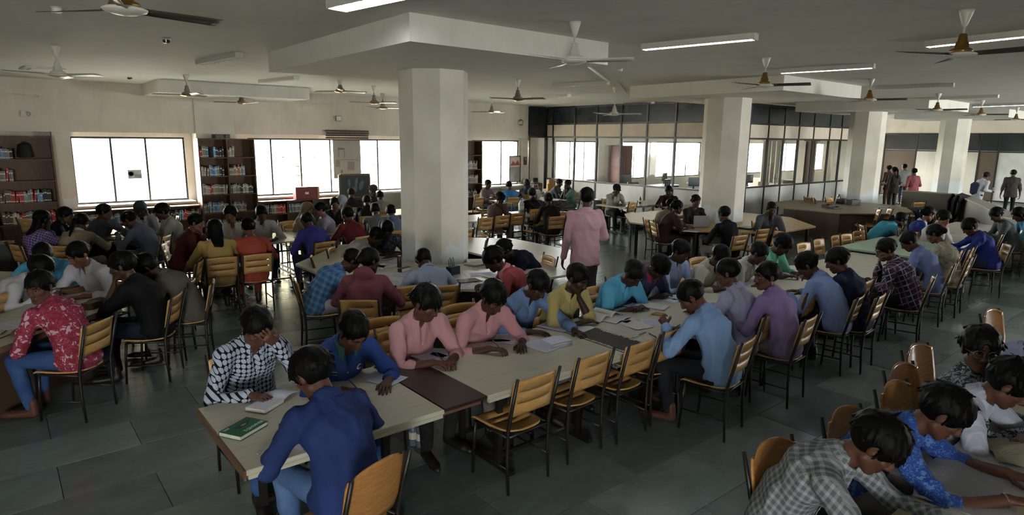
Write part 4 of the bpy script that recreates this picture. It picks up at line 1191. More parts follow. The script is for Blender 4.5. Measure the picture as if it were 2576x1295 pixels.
    # cloth is hollow where the neck comes out
    g.cap(N + up * .005 + fwd * .01, N + up * .12 + fwd * .03, .052, .05, .006, 'sub')
    if sp.get('open'):   # jacket or placket line
        pass
    V, Q = g.nets(); V = smooth(V, Q, 1, .4)
    Nn = vnormals(V, Q); sd = sp['seed']
    amp = {'hero': .0068, 'near': .0068, 'mid': .007, 'far': .006}[lod]
    fold = 1 - np.abs(waves(V * np.array([1, 1, .65]), sd + 5, 30, 4)) * 2.6      # narrow ridges: folds of loose cloth
    V = V + Nn * (amp * waves(V * np.array([1, 1, .8]), sd, 42, 7) + amp * 1.15 * np.clip(fold, -.4, 1) - amp * .2)[:, None]
    part = link('shirt', np_mesh('shirt', V, Q, [shirt_m]), body)
    sp['shirt'] = (V, Nn)
    if nk_ in ('v', 'stand') and lod != 'far':
        P = []; c0 = N + fwd * .006 - up * .004
        a0 = .42 if nk_ == 'v' else .12                                 # half gap at the throat
        th = np.linspace(a0, 2 * PI - a0, 23)
        for t in th:
            f_ = abs(t - PI) / (PI - a0)                                # 1 at the front tips
            d_ = fwd * math.cos(t) + lat * math.sin(t)
            el = lambda rx, ry: lat * math.sin(t) * rx + fwd * math.cos(t) * ry
            tip = max(0, (f_ - .72) / .28)
            P.append([c0 + el(.070, .066) - up * .012, c0 + el(.064, .061) + up * (.030 - .012 * f_), c0 + el(.070, .067) + up * (.032 - .014 * f_),
                      c0 + el(.080, .078) + up * (.008 - .010 * f_), c0 + el(.088 + .006 * tip, .088 + .026 * tip) - up * (.012 + .010 * f_ + .036 * tip)])
        cm = plate(P, np.ones((22, 4), bool), .004)
        cm.build('collar', sp.get('cmat') or shirt_m, body, sharp=False)
    if lod in ('hero', 'near') and nk_ == 'v':
        sel = np.abs((V - N) @ lat) < .016; Vs, Ns = V[sel], Nn[sel]; ok = (Ns @ fwd) > .1; Vs, Ns = Vs[ok], Ns[ok]
        hs_ = (Vs - N) @ up; rows = []
        for h in np.arange(-.16, -.50, -.03):
            k = np.abs(hs_ - h) < .02
            if k.sum() < 3: continue
            rows.append((Vs[k].mean(0), _n(Ns[k].mean(0))))
        if len(rows) > 3:
            P = [[q + lat * o + n_ * .0035 for o in (-.014, 0, .014)] for q, n_ in rows]
            plate(P, np.ones((len(rows) - 1, 2), bool), .003).build('placket', shirt_m, body, sharp=False)
            if lod == 'hero':
                for q, n_ in rows[::3]:
                    Mx = Matrix.Translation(q + n_ * .006) @ Vector(n_).to_track_quat('Z', 'Y').to_matrix().to_4x4()
                    MB().lathe([(.0055, -.001), (.0055, .001), (.0005, .0014)], 8, M=Mx).build('button', flat('button', '#c8c4bd', .3), body)
    # ---- trousers and feet
    tm = sp.get('tmat') or cloth('#1b1d24', 'denim', '#2a2e38')
    allp = np.array([q for l in legs.values() for q in l] + [H + .16, H - .16])
    g = SDF(allp.min(0) - .09, allp.max(0) + .09, vt)
    feet = {}
    g.ell(H + np.array([0, .0, -.035 if not st else -.02]), (.165, .125, .10 if not st else .13), None, .04)
    for s, (hp_, kn, an, ft) in legs.items():
        g.cap(hp_, kn, .086, .060, .03); g.cap(kn, kn * .55 + an * .45, .061, .055, .02); g.cap(kn * .55 + an * .45, an + np.array([0, 0, .02]), .055, .045, .02)
        f_ = feet[s] = SDF(np.minimum(an, ft) - .12, np.array([max(an[0], ft[0]) + .10, max(an[1], ft[1]) + .14, .17]), max(vt * .72, .012))
        f_.cap(an + np.array([0, -.02, .05]), an + np.array([0, -.03, -.04]), .036, .034, .015)
        f_.ecap(an + np.array([0, -.01, -.045]), ft, (.036, .036), (.042, .026), (1, 0, 0), .02)
        f_.cap(ft, ft + np.array([s * .01, .06, -.006]), .030, .022, .02)
    V, Q = g.nets(); V = smooth(V, Q, 1, .4); Nn = vnormals(V, Q)
    V = V + Nn * (.005 * waves(V, sd + 9, 34, 6))[:, None]
    link('trousers', np_mesh('trousers', V, Q, [tm]), body)
    bare = sp.get('feetkind', 'shoe')
    for s in (-1, 1):
        V, Q = feet[s].nets(); V[:, 2] = np.maximum(V[:, 2], .003)
        link('foot' if bare == 'bare' else 'shoe', np_mesh('foot', V, Q, [skin_mat(si) if bare == 'bare' else flat('shoe_leather', '#17130f', .5)]), body)
    # ---- hair
    hs = sp.get('hair', 'short')
    hv = {'hero': .0066, 'near': .0088, 'mid': .0120, 'far': .0150}[lod]
    T = lambda p: hdc + R.T @ np.asarray(p, float)
    ext = .13 if hs in ('short', 'messy', 'cap', 'buzz', 'bald') else .36
    g = SDF(hdc - ext - .03, hdc + .16, hv)
    vol = {'short': .014, 'messy': .020, 'buzz': .008, 'long': .018, 'bun': .014, 'tail': .015, 'cap': .016, 'scarf': .022, 'mop': .024}[hs]
    g.ell(T((0, -.014, .038)), (.076 + vol, .094 + vol, .083 + vol), R, .01)
    locks = []
    if hs in ('short', 'messy', 'mop', 'long', 'tail', 'bun') and lod != 'far':
        r = np.random.RandomState(sd); cr = np.array([r.normal() * .02, -.055, .125])       # locks flow away from the crown
        nl = {'hero': 150, 'near': 90, 'mid': 36}[lod]; lift = {'messy': .014, 'mop': .010, 'short': .005}.get(hs, .002)
        ln = {'messy': .042, 'mop': .052, 'short': .030}.get(hs, .04)
        for i in range(nl):
            a = r.rand() * 6.28; b = math.asin(min(1, r.rand() * 1.05 - .02)) if i % 3 else r.rand() * .5
            q = np.array([math.cos(a) * math.cos(b), math.sin(a) * math.cos(b), math.sin(b)])
            p = np.array([0, -.014, .038]) + q * (np.array([.076, .094, .083]) + vol - .007)
            fl = p - cr; fl = fl - q * (fl @ q); fl = _n(fl + r.normal(size=3) * .012 + np.array([.02 * r.normal(), .012 if q[1] > 0 else 0, -.004]))
            e = p + fl * ln * (.7 + .6 * r.rand()) + q * lift * r.rand() - q * (.012 if q[2] > .3 else .0)
            locks.append((p, e))
        for p, e in locks[::2]:
            if not (e[2] < .012 and abs(e[0]) > .05 and e[1] > -.05): g.cap(T(p), T(e), .0105, max(.0035, hv * .55), .006)
    # carve the face opening and the nape
    low = {'mop': -.01}.get(hs, .0)
    g.ell(T((0, .105, -.048 + low)), (.082, .088, .098), R, .010, 'sub')
    for s in (-1, 1): g.ell(T((s * .10, .018, -.055)), (.045, .060, .070), R, .010, 'sub'); g.ell(T((s * .100, .002, -.012)), (.030, .030, .038), R, .008, 'sub')
    g.ell(T((0, .02, -.19)), (.16, .13, .115), R, .012, 'sub')
    for p, e in locks[1::2]:
        if not (e[2] < .012 and abs(e[0]) > .05 and e[1] > -.05): g.cap(T(p), T(e), .0095, max(.0035, hv * .55), .005)
    if hs in ('short', 'messy', 'mop', 'cap'):
        for s in (-1, 1): g.cap(T((s * .081, .022, .02)), T((s * .079, .018, -.028)), .011, .007, .008)
    if hs in ('long', 'scarf'):
        g.ecap(T((0, -.06, .02)), T((0, -.075, -.10)), (.085, .05), (.085, .045), R[0], .02)
        g.ecap(T((0, -.075, -.10)), N - fwd * .105 - up * .10, (.085, .042), (.060, .028), lat, .02)
        for s in (-1, 1): g.cap(T((s * .078, .005, .0)), T((s * .085, -.01, -.12)), .018, .016, .012)
    if hs == 'bun': g.ell(T((0, -.115, .005)), (.042, .038, .042), R, .010)
    if hs == 'tail':
        g.cap(T((0, -.10, .03)), T((0, -.15, -.02)), .030, .034, .01); g.cap(T((0, -.15, -.02)), N - fwd * .14 - up * .14, .034, .014, .01)
    if hs == 'cap':
        g.ecap(T((0, .07, .052)), T((0, .155, .040)), (.075, .008), (.062, .006), R[0], .008)
        g.ell(T((0, -.01, .05)), (.096, .112, .082), R, .01)
    V, Q = g.nets()
    if len(Q):
        V = smooth(V, Q, 1, .3); Nn = vnormals(V, Q); Lc = (V - hdc) @ R.T
        V = V + Nn * ((.0035 if hs not in ('cap', 'scarf') else .001) * waves(Lc * np.array([1.0, 1.0, .35]), sd + 3, 120, 5))[:, None]
        link('hair' if hs not in ('cap', 'scarf') else ('cap' if hs == 'cap' else 'head_scarf'), np_mesh('hair', V, Q, [sp.get('hmat') or hair_mat()]), body)
    # ---- face details
    if lod in ('hero', 'near') or sp.get('face'):
        for s in (-1, 1):
            m = MB()
            c = Vector(T((s * .031, .0800, .0020))); M = Matrix.Translation(c) @ Matrix([list(R[0]), list(R[1]), list(R[2])]).transposed().to_4x4() @ Matrix.Rotation(-PI / 2 - (.25 if sp.get('hp', 30) > 12 else 0), 4, 'X')
            m.lathe([(.0001, -.0115), (.006, -.010), (.0105, -.005), (.0118, 0), (.0105, .005), (.006, .010), (.0001, .0115)], 10, mi=0, M=M)
            m.lathe([(.0062, .0098), (.0052, .0112), (.0001, .0120)], 10, mi=1, M=M)
            m.tube([T((s * (.031 + q * .0150), .0900 - abs(q) ** 2 * .010, .0085 - abs(q) ** 2 * .006)) for q in (-1, -.5, 0, .5, 1)], .0042, 6, mi=2)
            m.build('eye', [flat('eye_white', '#8f867e', .25), flat('iris', '#0c0806', .15), skin_mat(si)], body)
            m = MB()
            m.tube([T((s * .013, .1005, .020)), T((s * .030, .0975, .0260)), T((s * .049, .083, .020))], [.0040, .0046, .0022], 6, flat_y=.7)
            m.build('eyebrow', hair_mat('#0a0808'), body)
        if sp.get('mustache'):
            m = MB(); m.tube([T((-.025, .084, -.066)), T((-.012, .0965, -.059)), T((0, .099, -.0575)), T((.012, .0965, -.059)), T((.025, .084, -.066))], [.002, .0045, .004, .0045, .002], 6)
            m.build('mustache', hair_mat('#0a0808'), body)
    sp['J'] = J
    return body
# ------------------------------------------------------------------ who sits where
people = []
JEAN = cloth('#1d3f7a', 'denim', '#35609c'); DARKT = cloth('#14161c', 'denim', '#22262f'); GREYT = cloth('#6f6a62', 'denim', '#857f75'); KHAKI = cloth('#6e6454', 'denim', '#83796a')
TRS = [DARKT, cloth('#1b2233', 'denim', '#2a3550'), cloth('#1a1a1c', 'denim', '#2b2a2a'), GREYT]
G_CH = 'slat backed wooden chairs with black steel legs'
def P(px, py, face, who, where, mat, lod='mid', seat='auto', scale=None, off=(0, 0), **kw):
    "px, py: where the photograph shows the middle of the head"
    i = len(people); sp = dict(kw); sp['lod'] = lod; sp['mat'] = mat; sp['seed'] = i * 7 + 3
    sp.setdefault('lean', 22); sp.setdefault('hp', 30); sp.setdefault('hair', ('short', 'messy', 'short')[i % 3]); sp.setdefault('skin', (0, 1, 3, 0, 1, 2)[i % 6])
    sp.setdefault('sleeve', 'long'); sp.setdefault('tmat', TRS[i % 4])
    if scale is None: scale = 1.0 if sp.get('stand') else {'hero': 1.13, 'near': 1.13, 'mid': 1.11, 'far': 1.06}[lod]
    if not sp.get('stand'): sp['k'] = scale
    h = head_local(sp) * scale; f = math.radians(face)
    w = at(px, py, h[2])
    rx = h[0] * math.sin(f) + h[1] * math.cos(f); ry = -h[0] * math.cos(f) + h[1] * math.sin(f)   # local x is to the right of the facing direction
    bx, by = w[0] - rx + off[0], w[1] - ry + off[1]
    b = make_person(sp)
    b.location = (bx, by, 0); b.rotation_euler = (0, 0, f - PI / 2); b.scale = (scale,) * 3
    tag(b, ('%s %s' % (who, where)).strip(), 'person')
    if seat == 'auto' and not sp.get('stand'):
        chair(bx + math.cos(f) * .055, by + math.sin(f) * .055, face, 'wooden slat chair of the %s' % who, G_CH, bolts=lod in ('hero',), jig=False)
    people.append((who, b, sp)); sp['base'] = (bx, by, f, scale)
    return b, sp
c_ = cloth
# ---- long middle row, far side
B_check = P(645, 822, -88, 'youth in black and white dotted shirt', 'resting his brow on his hand', c_('#0d1018', 'dots', '#c3cbdb', '#8793ad'), 'hero', lean=17, hp=34, hy=4, ra='write', la=('brow', (0, .01, 0)), hair='short', skin=2, neck='v', tmat=JEAN)
B_blue = P(888, 832, -90, 'student in royal blue jacket with green collar', 'writing on a sheet', c_('#1c4496'), 'hero', lean=24, hp=42, hy=8, ra='write', la='table', hair='short', skin=0, neck='v', sleeve='roll', cuff=.55, cmat=c_('#2c6f66'), fem=True, tmat=JEAN)
P(1072, 762, -92, 'youth in salmon pink shirt with tousled hair', 'beside the dark brown board', c_('#c48a90'), 'hero', lean=18, hp=24, hy=20, ra=('write', (-.06, .02, 0)), la=('write', (.04, .04, 0)), sleeve='roll', cuff=.35, hair='mop', skin=0, neck='v')
P(1240, 748, -95, 'youth in rose pink shirt with wavy hair', 'writing beside a paper stack', c_('#bd8189'), 'hero', lean=22, hp=34, hy=6, ra='write', la='table', sleeve='roll', cuff=.30, hair='messy', skin=1, neck='v')
P(1350, 716, -90, 'man in steel blue shirt looking down', 'at his open papers', c_('#5b79a8'), 'near', lean=24, hp=38, hy=10, ra='table', la='reach', hair='short', skin=3, neck='v', sleeve='roll', cuff=.7)
P(1452, 700, -90, 'man in mustard yellow shirt', 'propping his chin on his hand', c_('#b0a158'), 'near', lean=24, hp=24, hy=12, ra='fold', la='chin', hair='short', skin=3, neck='v', sleeve='roll', cuff=.25, mustache=True)
P(1592, 688, -95, 'man in bright cyan shirt with hands clasped', 'over blue papers', c_('#2f9cc4'), 'near', lean=28, hp=46, hy=4, ra='fold', la='fold', hair='short', skin=3, neck='v', sleeve='roll', cuff=.1)
P(1658, 672, -92, 'man in navy jacket with crimson collar', 'bent over his forearms', c_('#2b3352', 'plain'), 'near', lean=32, hp=52, hy=-6, ra='fold', la='fold', hair='messy', skin=3, cmat=c_('#8e1730'), neck='v', sleeve='roll', cuff=.2)
P(1712, 632, -92, 'man in pale blue striped shirt', 'sitting upright behind the row', c_('#8fa6d6', 'stripe', '#a9bbe2'), 'mid', lean=14, hp=26, hy=10, ra='fold', la='fold', hair='short', skin=3, neck='v')
P(1812, 645, -95, 'man in cream shirt with head lowered', 'behind the man in lavender', c_('#b9b5a4'), 'mid', lean=24, hp=40, hy=6, ra='write', la='chin', hair='short', skin=1, neck='v', sleeve='roll', cuff=.5)
P(1908, 637, -92, 'man in off white shirt leaning on forearms', 'next to the mint shirt', c_('#b5b4a6'), 'mid', lean=28, hp=30, hy=18, ra='fold', la='fold', hair='short', skin=1, neck='v', sleeve='roll', cuff=.4)
P(1967, 615, -90, 'youth in mint green shirt', 'writing on white sheets', c_('#56b796'), 'near', lean=22, hp=38, hy=16, ra='write', la='table', hair='mop', skin=1, neck='v', sleeve='roll', cuff=.3)
# ---- near side
P(786, 940, 98, 'man in deep blue shirt with his back turned', 'at the near table end', c_('#142a60', 'denim', '#1b3474'), 'hero', seat=None, lean=24, hp=34, hy=14, ra='table', la='write', hair='mop', skin=0, neck='stand', sleeve='long', tmat=c_('#34598f', 'denim', '#5278ab'), wide=1.06)
P(1740, 745, 100, 'man in sky blue shirt with bare feet', 'writing with his back turned', c_('#7099cf'), 'hero', lean=22, hp=40, hy=22, ra='write', la='hold', hair='short', skin=0, neck='stand', feetkind='bare', tmat=DARKT)
P(1831, 686, 100, 'man in pale lavender shirt with a black strap', 'behind the sky blue shirt', c_('#a5a4cc'), 'near', lean=18, hp=16, hy=12, ra='table', la='table', hair='short', skin=0, neck='stand')
P(1929, 694, 96, 'man in violet shirt looking back over his shoulder', 'on the near side', c_('#8a74ae'), 'near', lean=20, hp=4, hy=52, ra='fold', la='table', hair='short', skin=0, neck='v', mustache=True)
P(2031, 667, 98, 'man in cornflower blue shirt leaning far in', 'over the row', c_('#7690cb'), 'near', lean=28, hp=40, hy=14, ra='table', la='write', hair='messy', skin=1, neck='stand')
P(2106, 655, 96, 'man in dark navy shirt looking at a phone', 'near the plaid shirt', c_('#151c3d'), 'near', lean=20, hp=24, hy=20, ra=('hold', (0, .06, 0)), la='fold', hair='messy', skin=0, neck='stand')
P(2229, 628, 104, 'man in purple and white plaid shirt', 'hand on mouth, sitting sideways', c_('#241f33', 'plaid', '#a5a0bd', '#4a2a3a'), 'near', lean=26, hp=24, hy=22, ra='mouth', la='table', hair='short', skin=0, neck='stand')
P(2287, 607, 100, 'man in dusty blue shirt bent over a book', 'beside the plaid shirt', c_('#5f71a3'), 'mid', lean=28, hp=38, hy=16, ra='write', la='table', hair='short', skin=1, neck='stand')
P(2352, 588, 96, 'woman in cream printed top', 'seated with her back turned', c_('#8f8870', 'block', '#6f6a58', '#a39c84'), 'mid', lean=20, hp=26, fem=True, hair='bun', skin=0, neck='round', tmat=KHAKI)
P(2440, 571, 118, 'person in royal blue jacket stretching an arm', 'across the papers', c_('#172a86'), 'mid', lean=28, hp=36, hy=8, ra='reach', la='reach', hair='mop', skin=0, neck='stand')
P(2507, 540, 120, 'man in dark grey sweater', 'reading at the far row end', c_('#4a5255'), 'mid', lean=24, hp=34, hy=12, ra='fold', la='fold', hair='messy', skin=0, neck='round')
P(2538, 540, 120, 'person in teal shirt with long dark hair', 'at the last chair', c_('#1f88ab'), 'mid', off=(.25, -.1), lean=26, hp=34, ra='fold', la='fold', hair='long', skin=0, neck='stand', fem=True)
P(2266, 552, -50, 'man in turquoise shirt leaning far forward', 'beside the green topped table', c_('#1aa3bd'), 'mid', lean=50, hp=22, hy=0, ra='reach', la='table', hair='short', skin=1, neck='stand')
P(2335, 538, -75, 'girl in royal blue blazer and white collar', 'whispering to the child', c_('#1a2f86'), 'mid', lean=18, hp=18, hy=34, ra='fold', la='hold', hair='bun', skin=4, neck='v', cmat=c_('#c9c9cc'), fem=True)
P(2372, 549, -112, 'child in white top with hands at the mouth', 'at the far row', c_('#b5b2ab'), 'mid', lean=18, hp=22, hy=6, ra='mouth', la='chin', hair='mop', skin=4, neck='round')
# ---- ring table by the frame
B_red = P(100, 722, 138, 'youth in red floral shirt looking at the camera', 'from the brown panelled table', c_('#8e1733', 'floral', '#c9a3b4', '#b04a6a'), 'hero', lean=26, side=0, hp=8, hy=94, ra='fold', la='fold', hair='short', skin=2, neck='v', tmat=JEAN, feetkind='bare', hunch=.03)
P(102, 676, -32, 'man in white shirt leaning over', 'inside the brown panelled ring table', c_('#b9b9c0'), 'mid', lean=40, hp=34, ra='table', la='table', hair='mop', skin=1, neck='stand')
P(108, 640, -100, 'man in turquoise blue shirt hiding his face', 'behind the white shirt', c_('#2797c4'), 'mid', lean=26, hp=46, ra=('reach', (.25, -.15, 0)), la='table', hair='short', skin=0, neck='stand')
P(197, 640, -138, 'woman in white shirt with hair tied back', 'writing at the ring table', c_('#bcbac4'), 'near', lean=20, hp=24, hy=-6, ra='write', la='table', hair='bun', skin=4, neck='v', fem=True, sleeve='roll', cuff=.55, tmat=DARKT)
P(308, 668, 150, 'man in black shirt raising a hand to his face', 'at the ring table', c_('#101114'), 'near', lean=22, hp=14, hy=6, ra='table', la='mouth', hair='messy', skin=1, neck='stand', sleeve='roll', cuff=.1, tmat=c_('#141b28', 'denim', '#1f2a3d'))
P(372, 672, 160, 'man in taupe shirt bent low', 'behind the black shirt', c_('#5c564d'), 'mid', lean=36, hp=46, ra='fold', la='fold', hair='mop', skin=1, neck='stand', tmat=GREYT)
# ---- small octagonal table under the window
P(108, 552, 22, 'woman in purple checked flower shirt', 'seen from behind by the bookcase', c_('#3d2a66', 'check', '#8f79ad'), 'mid', lean=16, hp=10, hair='long', skin=1, fem=True, ra='chin', la='table', neck='round')
P(166, 541, -12, 'man in black jacket resting a hand on his cheek', 'before the half filled bookcase', c_('#15161b'), 'mid', lean=24, hp=14, hy=-10, la='chin', ra='fold', hair='short', skin=1, neck='stand')
P(206, 560, 52, 'person in beige jacket with white collar', 'seen from behind at the octagonal table', c_('#8f826a'), 'mid', lean=26, hp=28, hair='tail', skin=1, ra='reach', la='table', cmat=c_('#b8b6b6'), neck='stand', tmat=GREYT)
P(263, 533, -62, 'man in slate blue shirt looking sideways', 'under the first window', c_('#474c5c'), 'mid', lean=18, hp=8, hy=44, ra='table', la='reach', hair='short', skin=2, neck='v', tmat=DARKT)
P(325, 553, 146, 'man in grey blue shirt with short cropped hair', 'reading at the octagonal table', c_('#55617a'), 'mid', lean=28, hp=32, hair='short', skin=2, ra='fold', la='hold', neck='stand', tmat=KHAKI)
P(353, 526, -112, 'man in white shirt with dark face covering', 'against the first window', c_('#a09fae'), 'mid', lean=20, hp=26, hair='scarf', hmat=c_('#34404a'), skin=3, ra='fold', la='fold', neck='v')
P(408, 532, 178, 'bearded man in pale grey shirt', 'seen in profile before the window sill', c_('#8f8b84'), 'mid', lean=18, hp=16, hair='mop', skin=1, ra='table', la='fold', neck='stand')
# ---- tables of the yellow and orange shirts
P(494, 560, -18, 'man in maroon red shirt leaning on his hand', 'at the end of the shared table', c_('#54201d'), 'mid', lean=22, hp=12, hy=-14, ra='fold', la='chin', hair='short', skin=4, neck='v', tmat=KHAKI)
P(541, 577, 84, 'woman in yellow blouse', 'seen from behind at the shared table', c_('#a8893c'), 'mid', lean=14, hp=18, hair='long', skin=0, fem=True, ra='table', la='table', neck='round', tmat=DARKT)
P(580, 540, -98, 'youth in white shirt with lanyard', 'across from the yellow blouse', c_('#b2afa8'), 'mid', lean=12, hp=6, hy=-22, hair='mop', skin=4, ra='table', la='table', neck='v')
P(625, 572, 86, 'woman in orange kurta', 'seen from behind at the shared table', c_('#a83a1c'), 'mid', lean=16, hp=20, hair='bun', skin=0, fem=True, ra='table', la='table', neck='round', tmat=c_('#7c2c1c'))
P(658, 537, -100, 'man in white shirt wearing glasses', 'across from the orange kurta', c_('#adabab'), 'mid', lean=16, hp=24, hy=4, hair='short', skin=2, ra='write', la='table', neck='v')
P(773, 556, 98, 'man in indigo blue shirt', 'leaning in at the sunlit table', c_('#2e2a80'), 'mid', lean=24, hp=34, hair='short', skin=1, ra='table', la='fold', neck='stand')
P(874, 540, 100, 'man in dark red shirt', 'seen from behind beside the indigo shirt', c_('#5f1018'), 'mid', lean=18, hp=14, hy=16, hair='short', skin=1, ra='table', la='table', neck='stand')
P(774, 527, -60, 'person with brown headscarf and pale wrap', 'behind the indigo shirt', c_('#6d5a48'), 'far', lean=18, hp=14, hair='scarf', hmat=c_('#6b543c'), skin=4, ra='chin', la='fold', neck='round', fem=True)
P(806, 527, 168, 'girl in lilac white blouse', 'in profile behind the indigo shirt', c_('#9d9bb0'), 'far', lean=14, hp=14, hair='bun', skin=4, ra='fold', la='fold', neck='v', fem=True)
P(842, 513, -105, 'man in black track jacket', 'facing the room near the second window', c_('#14151a'), 'far', lean=14, hp=6, hair='short', skin=0, ra='fold', la='fold', neck='v')
# ---- dark group before the chart
P(884, 487, 62, 'man in charcoal coat', 'seated before the dark easel board', c_('#22262d'), 'far', lean=18, hp=22, hair='short', hmat=hair_mat('#2a1a14'), skin=0, ra='fold', la='fold', neck='stand')
P(860, 507, 10, 'person in pale hooded wrap', 'beside the charcoal coat', c_('#8a93a3'), 'far', lean=18, hp=22, hair='scarf', hmat=c_('#9aa2b0'), skin=4, ra='fold', la='fold', neck='round', fem=True)
P(938, 478, 120, 'man in dark coat and cap', 'standing out against the bright window', c_('#2d2a2a'), 'far', lean=4, hp=8, hair='cap', hmat=c_('#3a2c24'), skin=1, ra='lap', la='lap', neck='stand')
P(956, 494, 72, 'man in cream shirt at the back', 'close to the big column', c_('#8f8a80'), 'far', lean=20, hp=26, hair='buzz', skin=1, ra='fold', la='fold', neck='stand')
P(923, 506, 66, 'person in black coat', 'behind the dark red shirt', c_('#17181d'), 'far', lean=22, hp=26, hair='short', skin=1, ra='fold', la='fold', neck='stand')
P(944, 529, 70, 'person in grey striped shirt', 'seen from behind near the big column', c_('#5d6066', 'stripe', '#82858b'), 'far', lean=22, hp=30, hair='short', skin=1, ra='fold', la='fold', neck='stand')
P(983, 533, 76, 'person in faded blue hooded top', 'half hidden by the big column', c_('#5b6a86'), 'far', lean=18, hp=24, hair='short', skin=3, ra='fold', la='fold', neck='hood')
# ---- ring table round the big column
P(974, 577, -104, 'man in dark leaf print shirt wearing earphones', 'against the big column', c_('#161a2a', 'floral', '#6b7184'), 'mid', lean=26, hp=40, hair='short', skin=3, ra='fold', la='table', neck='stand', sleeve='short')
P(945, 595, -36, 'youth in white shirt craning forward', 'beside the leaf print shirt', c_('#aeaaa2'), 'mid', lean=42, hp=40, hair='short', skin=1, ra='reach', la='reach', neck='v', sleeve='roll', cuff=.1)
P(884, 655, -14, 'man in blue madras shirt and white trousers', 'bent over the column table', c_('#2c5f99', 'madras', '#5b8cbc'), 'mid', lean=40, hp=46, hair='short', skin=1, ra='table', la='fold', neck='stand', tmat=c_('#9c9aa0'))
P(930, 656, 52, 'woman in dusty rose hooded top with an earring', 'at the column table', c_('#7d3d4c'), 'mid', lean=20, hp=12, hy=-46, hair='bun', skin=3, ra='table', la='table', neck='hood', fem=True)
P(1066, 655, 76, 'man in very pale blue shirt', 'slumped over the column table', c_('#93a6c2'), 'mid', lean=40, hp=50, hair='short', skin=1, ra=('reach', (.12, -.1, 0)), la='table', neck='stand')
P(1242, 652, 148, 'youth in coral red shirt with pink collar', 'writing at the column table', c_('#a33a42'), 'near', lean=32, hp=34, hair='mop', skin=1, ra='write', la='write', neck='v', cmat=c_('#c77d88'))
P(1270, 628, 166, 'person in navy jacket lying over the table', 'behind the coral shirt', c_('#161c30'), 'mid', lean=46, hp=46, hair='mop', skin=1, ra='fold', la='fold', neck='stand')
# ---- tables between the column and the glass room
P(1228, 463, -75, 'pale youth with a white bag on the shoulder', 'by the third window', c_('#7a6a70'), 'far', lean=10, hp=14, hair='short', skin=1, ra='table', la='table', neck='round')
P(1280, 467, 70, 'man in bright azure t-shirt', 'before the third window', c_('#0f6fae'), 'far', lean=16, hp=18, hair='short', skin=1, ra='fold', la='fold', neck='round', wide=1.1)
P(1325, 462, 64, 'person in navy coat', 'between azure shirt and paper bags', c_('#1a2238'), 'far', lean=16, hp=20, hair='long', skin=1, ra='fold', la='fold', neck='hood')
P(1258, 500, -96, 'youth in dusty pink t-shirt drinking', 'behind the sunlit table', c_('#75605f'), 'mid', lean=20, hp=24, hair='mop', skin=1, ra='fold', la='mouth', neck='round', sleeve='short')
P(1338, 488, 68, 'man in black shirt and black trousers', 'at the dark table', c_('#0f1014'), 'mid', lean=18, hp=22, hair='messy', skin=1, ra='table', la='fold', neck='stand')
P(1379, 502, 74, 'woman in dark brown kurta', 'beside the man in black', c_('#241812'), 'mid', lean=16, hp=20, hair='bun', hmat=hair_mat('#1d0f0a'), skin=1, fem=True, ra='fold', la='fold', neck='round')
P(1407, 460, -60, 'person in dark grey top', 'behind the leaning glass sheet', c_('#3a3d42'), 'far', lean=16, hp=20, hair='short', skin=1, ra='fold', la='fold', neck='round')
P(1428, 463, 168, 'man in pale aqua shirt raising an arm', 'near the glass room corner', c_('#5d7f78'), 'far', lean=10, hp=10, hair='short', skin=1, ra='chin', la='mouth', neck='stand', sleeve='short')
P(1551, 476, -112, 'person in white shirt and black cap', 'writing by the glass room', c_('#9a9892'), 'mid', lean=18, hp=26, hair='cap', hmat=c_('#0c0c0e'), skin=1, ra='chin', la='fold', neck='v')
P(1682, 480, -150, 'man in dark maroon shirt stretching an arm', 'along the desk', c_('#33191c'), 'mid', lean=26, hp=16, hair='short', skin=3, ra='reach', la='reach', neck='stand')
# ---- pine table at the second column
P(1690, 520, -20, 'person in khaki shirt', 'hidden behind the maroon dress', c_('#6e6a58'), 'mid', lean=26, hp=20, hair='short', skin=3, ra='table', la='table', neck='stand', off=(.25, .2))
P(1704, 521, -32, 'woman in maroon dress with a pearl earring', 'at the pine table', c_('#3d2124'), 'mid', lean=24, hp=12, hair='bun', skin=3, ra='table', la='fold', neck='round', fem=True, sleeve='short', tmat=c_('#4a2a2a'))
P(1750, 506, -112, 'woman in dark top with a white headband', 'smiling across the pine table', c_('#231d1b'), 'mid', lean=12, hp=8, hair='bun', skin=0, ra='fold', la='fold', neck='round', fem=True)
P(1821, 538, 82, 'man in black shirt with combed hair', 'seen from behind at the pine table', c_('#0d0f14'), 'mid', lean=14, hp=12, hair='short', skin=0, ra='table', la='table', neck='stand', tmat=GREYT)
P(1940, 525, -132, 'boy in grey school shirt with striped tie', 'reading at the pine table', c_('#53555c'), 'mid', lean=16, hp=18, hair='buzz', skin=1, ra='fold', la='fold', neck='v', sleeve='short')
# ---- standing figures
P(1476, 498, 62, 'tall man in pink shirt', 'standing in the aisle with his back turned', c_('#c191a3'), 'near', stand=True, scale=1.12, lean=0, hp=0, hy=-24, ra='bent', la='side', hair='short', skin=1, neck='stand', tmat=c_('#5a4a52'))
P(2299, 432, 58, 'person in coral shirt with a bag strap', 'standing at the far counter', c_('#8f444a'), 'mid', stand=True, lean=2, hp=8, ra='bent', la='bent', hair='bun', skin=1, neck='round', tmat=c_('#0d0d10'), scale=1.0)
P(2275, 420, 60, 'man in white t-shirt', 'standing at the far screen', c_('#8e9094'), 'mid', stand=True, lean=0, hp=6, ra='bent', la='bent', hair='short', skin=0, neck='round', sleeve='short')
P(2250, 429, 64, 'person in olive brown shirt', 'next to the white t-shirt', c_('#3d362c'), 'mid', stand=True, lean=0, hp=10, ra='bent', la='bent', hair='tail', skin=0, neck='round', tmat=c_('#3d362c'))
